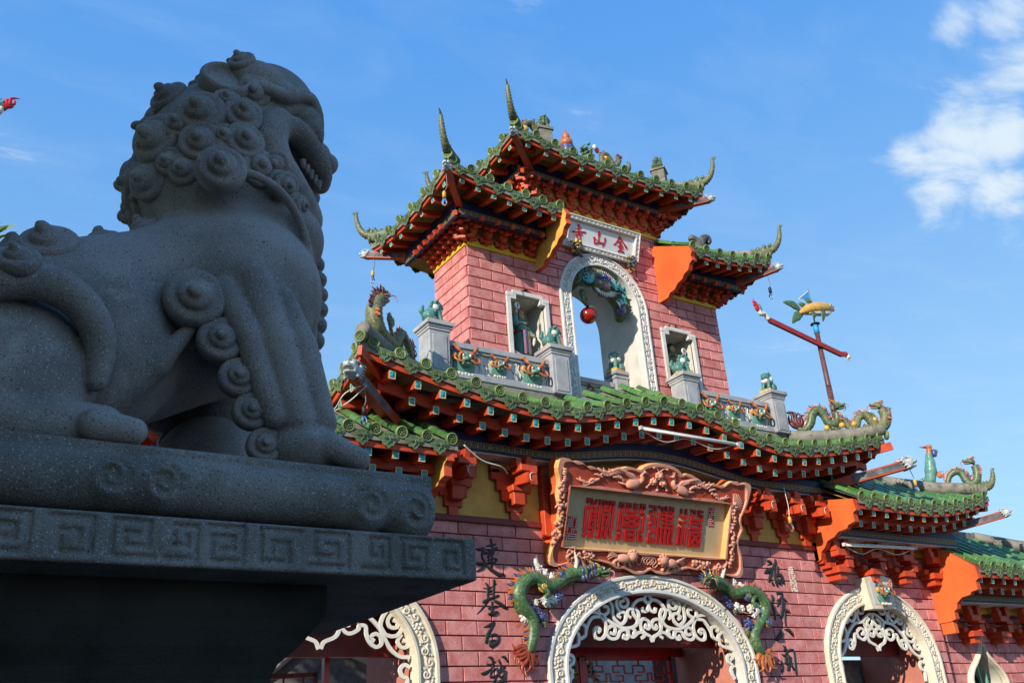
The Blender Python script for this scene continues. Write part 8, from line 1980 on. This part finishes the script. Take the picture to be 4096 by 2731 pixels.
w = MB(); w.tube([(.95, 3.1, 0), (.98, 3.1, 1.6), (.92, 3.1, 2.8)], [.06, .05, .04], 8); w.build('stem', mats('bark'), FR_)
rr = random.Random(6)
for k in range(26):
    a = rr.uniform(0, 6.28); el = rr.uniform(-.5, .7); d = V(math.cos(a) * math.cos(el), math.sin(a) * math.cos(el) * .7, math.sin(el)); p = V(.92, 3.1, 2.92) + V(rr.uniform(-.25, .25), 0, rr.uniform(-.25, .2)); s = d.cross(V(0, 0, 1)).normalized(); ln = rr.uniform(.34, .55)
    w = MB(); rows = []
    for t, ww in ((0, .012), (.25, .05), (.55, .075), (.8, .055), (1, .006)):
        c_ = p + d * ln * t + V(0, 0, -.22 * ln * t * t); rows.append([c_ - s * ww + V(0, 0, .012), c_, c_ + s * ww + V(0, 0, .012)])
    w.loft(rows, 0); w.build('leaf', mats('leaf_light'), FR_)
HALL = thing('court_hall', 'grey roofed hall of the inner court seen through the arches', 'house', (3, 14, 0))
w = MB(); w.b2((-9, 12.6, 0), (18, 17, 3.3)); w.build('wall', mats('plaster'), HALL)
w = MB(); w.prism([(12.0, 3.25), (14.8, 5.0), (17.6, 3.25), (17.6, 3.1), (12.0, 3.1)], (-9.4, 0, 0), (0, 1, 0), (0, 0, 1), (27.8, 0, 0)); rf_ = w.build('roof', mats('grey_roof'), HALL)
w = MB()
for i in range(70):
    x = -9.2 + .395 * i; w.tube([(x, 12.0, 3.31), (x, 14.75, 5.03)], .09, 6)
w.build('tile_ribs', mats('grey_roof'), rf_)['kind'] = 'stuff'
w = MB(); w.b2((-9.4, 14.65, 4.95), (18.4, 14.95, 5.35), 0, .03); w.build('ridge', mats('stone_white'), HALL)
PAV = thing('court_gable', 'weathered gable roof with white ridge just behind the left arch', 'house', (-3.6, 6.2, 0))
w = MB(); w.b2((-4.6, 5.9, 0), (-1.6, 8.2, 2.9)); w.build('wall', mats('plaster'), PAV)
w = MB(); w.prism([(-5.0, 2.75), (-3.5, 3.62), (-2.6, 3.45), (-1.4, 2.85), (-1.4, 2.72), (-5.0, 2.62)], (0, 5.7, 0), (1, 0, 0), (0, 0, 1), (0, 2.7, 0)); w.build('roof', mats('grey_roof'), PAV)
w = MB(); w.tube(smooth_path([(-5.05, 5.68, 2.80), (-4.2, 5.68, 3.22), (-3.5, 5.68, 3.68), (-2.6, 5.68, 3.50), (-1.35, 5.68, 2.90)], 6), .09, 8); w.build('verge', mats('stone_white'), PAV)
WW = thing('court_wall', 'pale grey wall end in the court behind the central arch', 'wall', (3.2, 3.4, 0))
w = MB(); w.b2((2.75, 3.3, 0), (3.75, 5.5, 3.9)); w.build('face', mats('stone_grey'), WW)
w = MB(); w.b2((2.7, 3.25, 3.9), (3.8, 5.55, 4.0)); w.build('coping', mats('grey_roof'), WW)
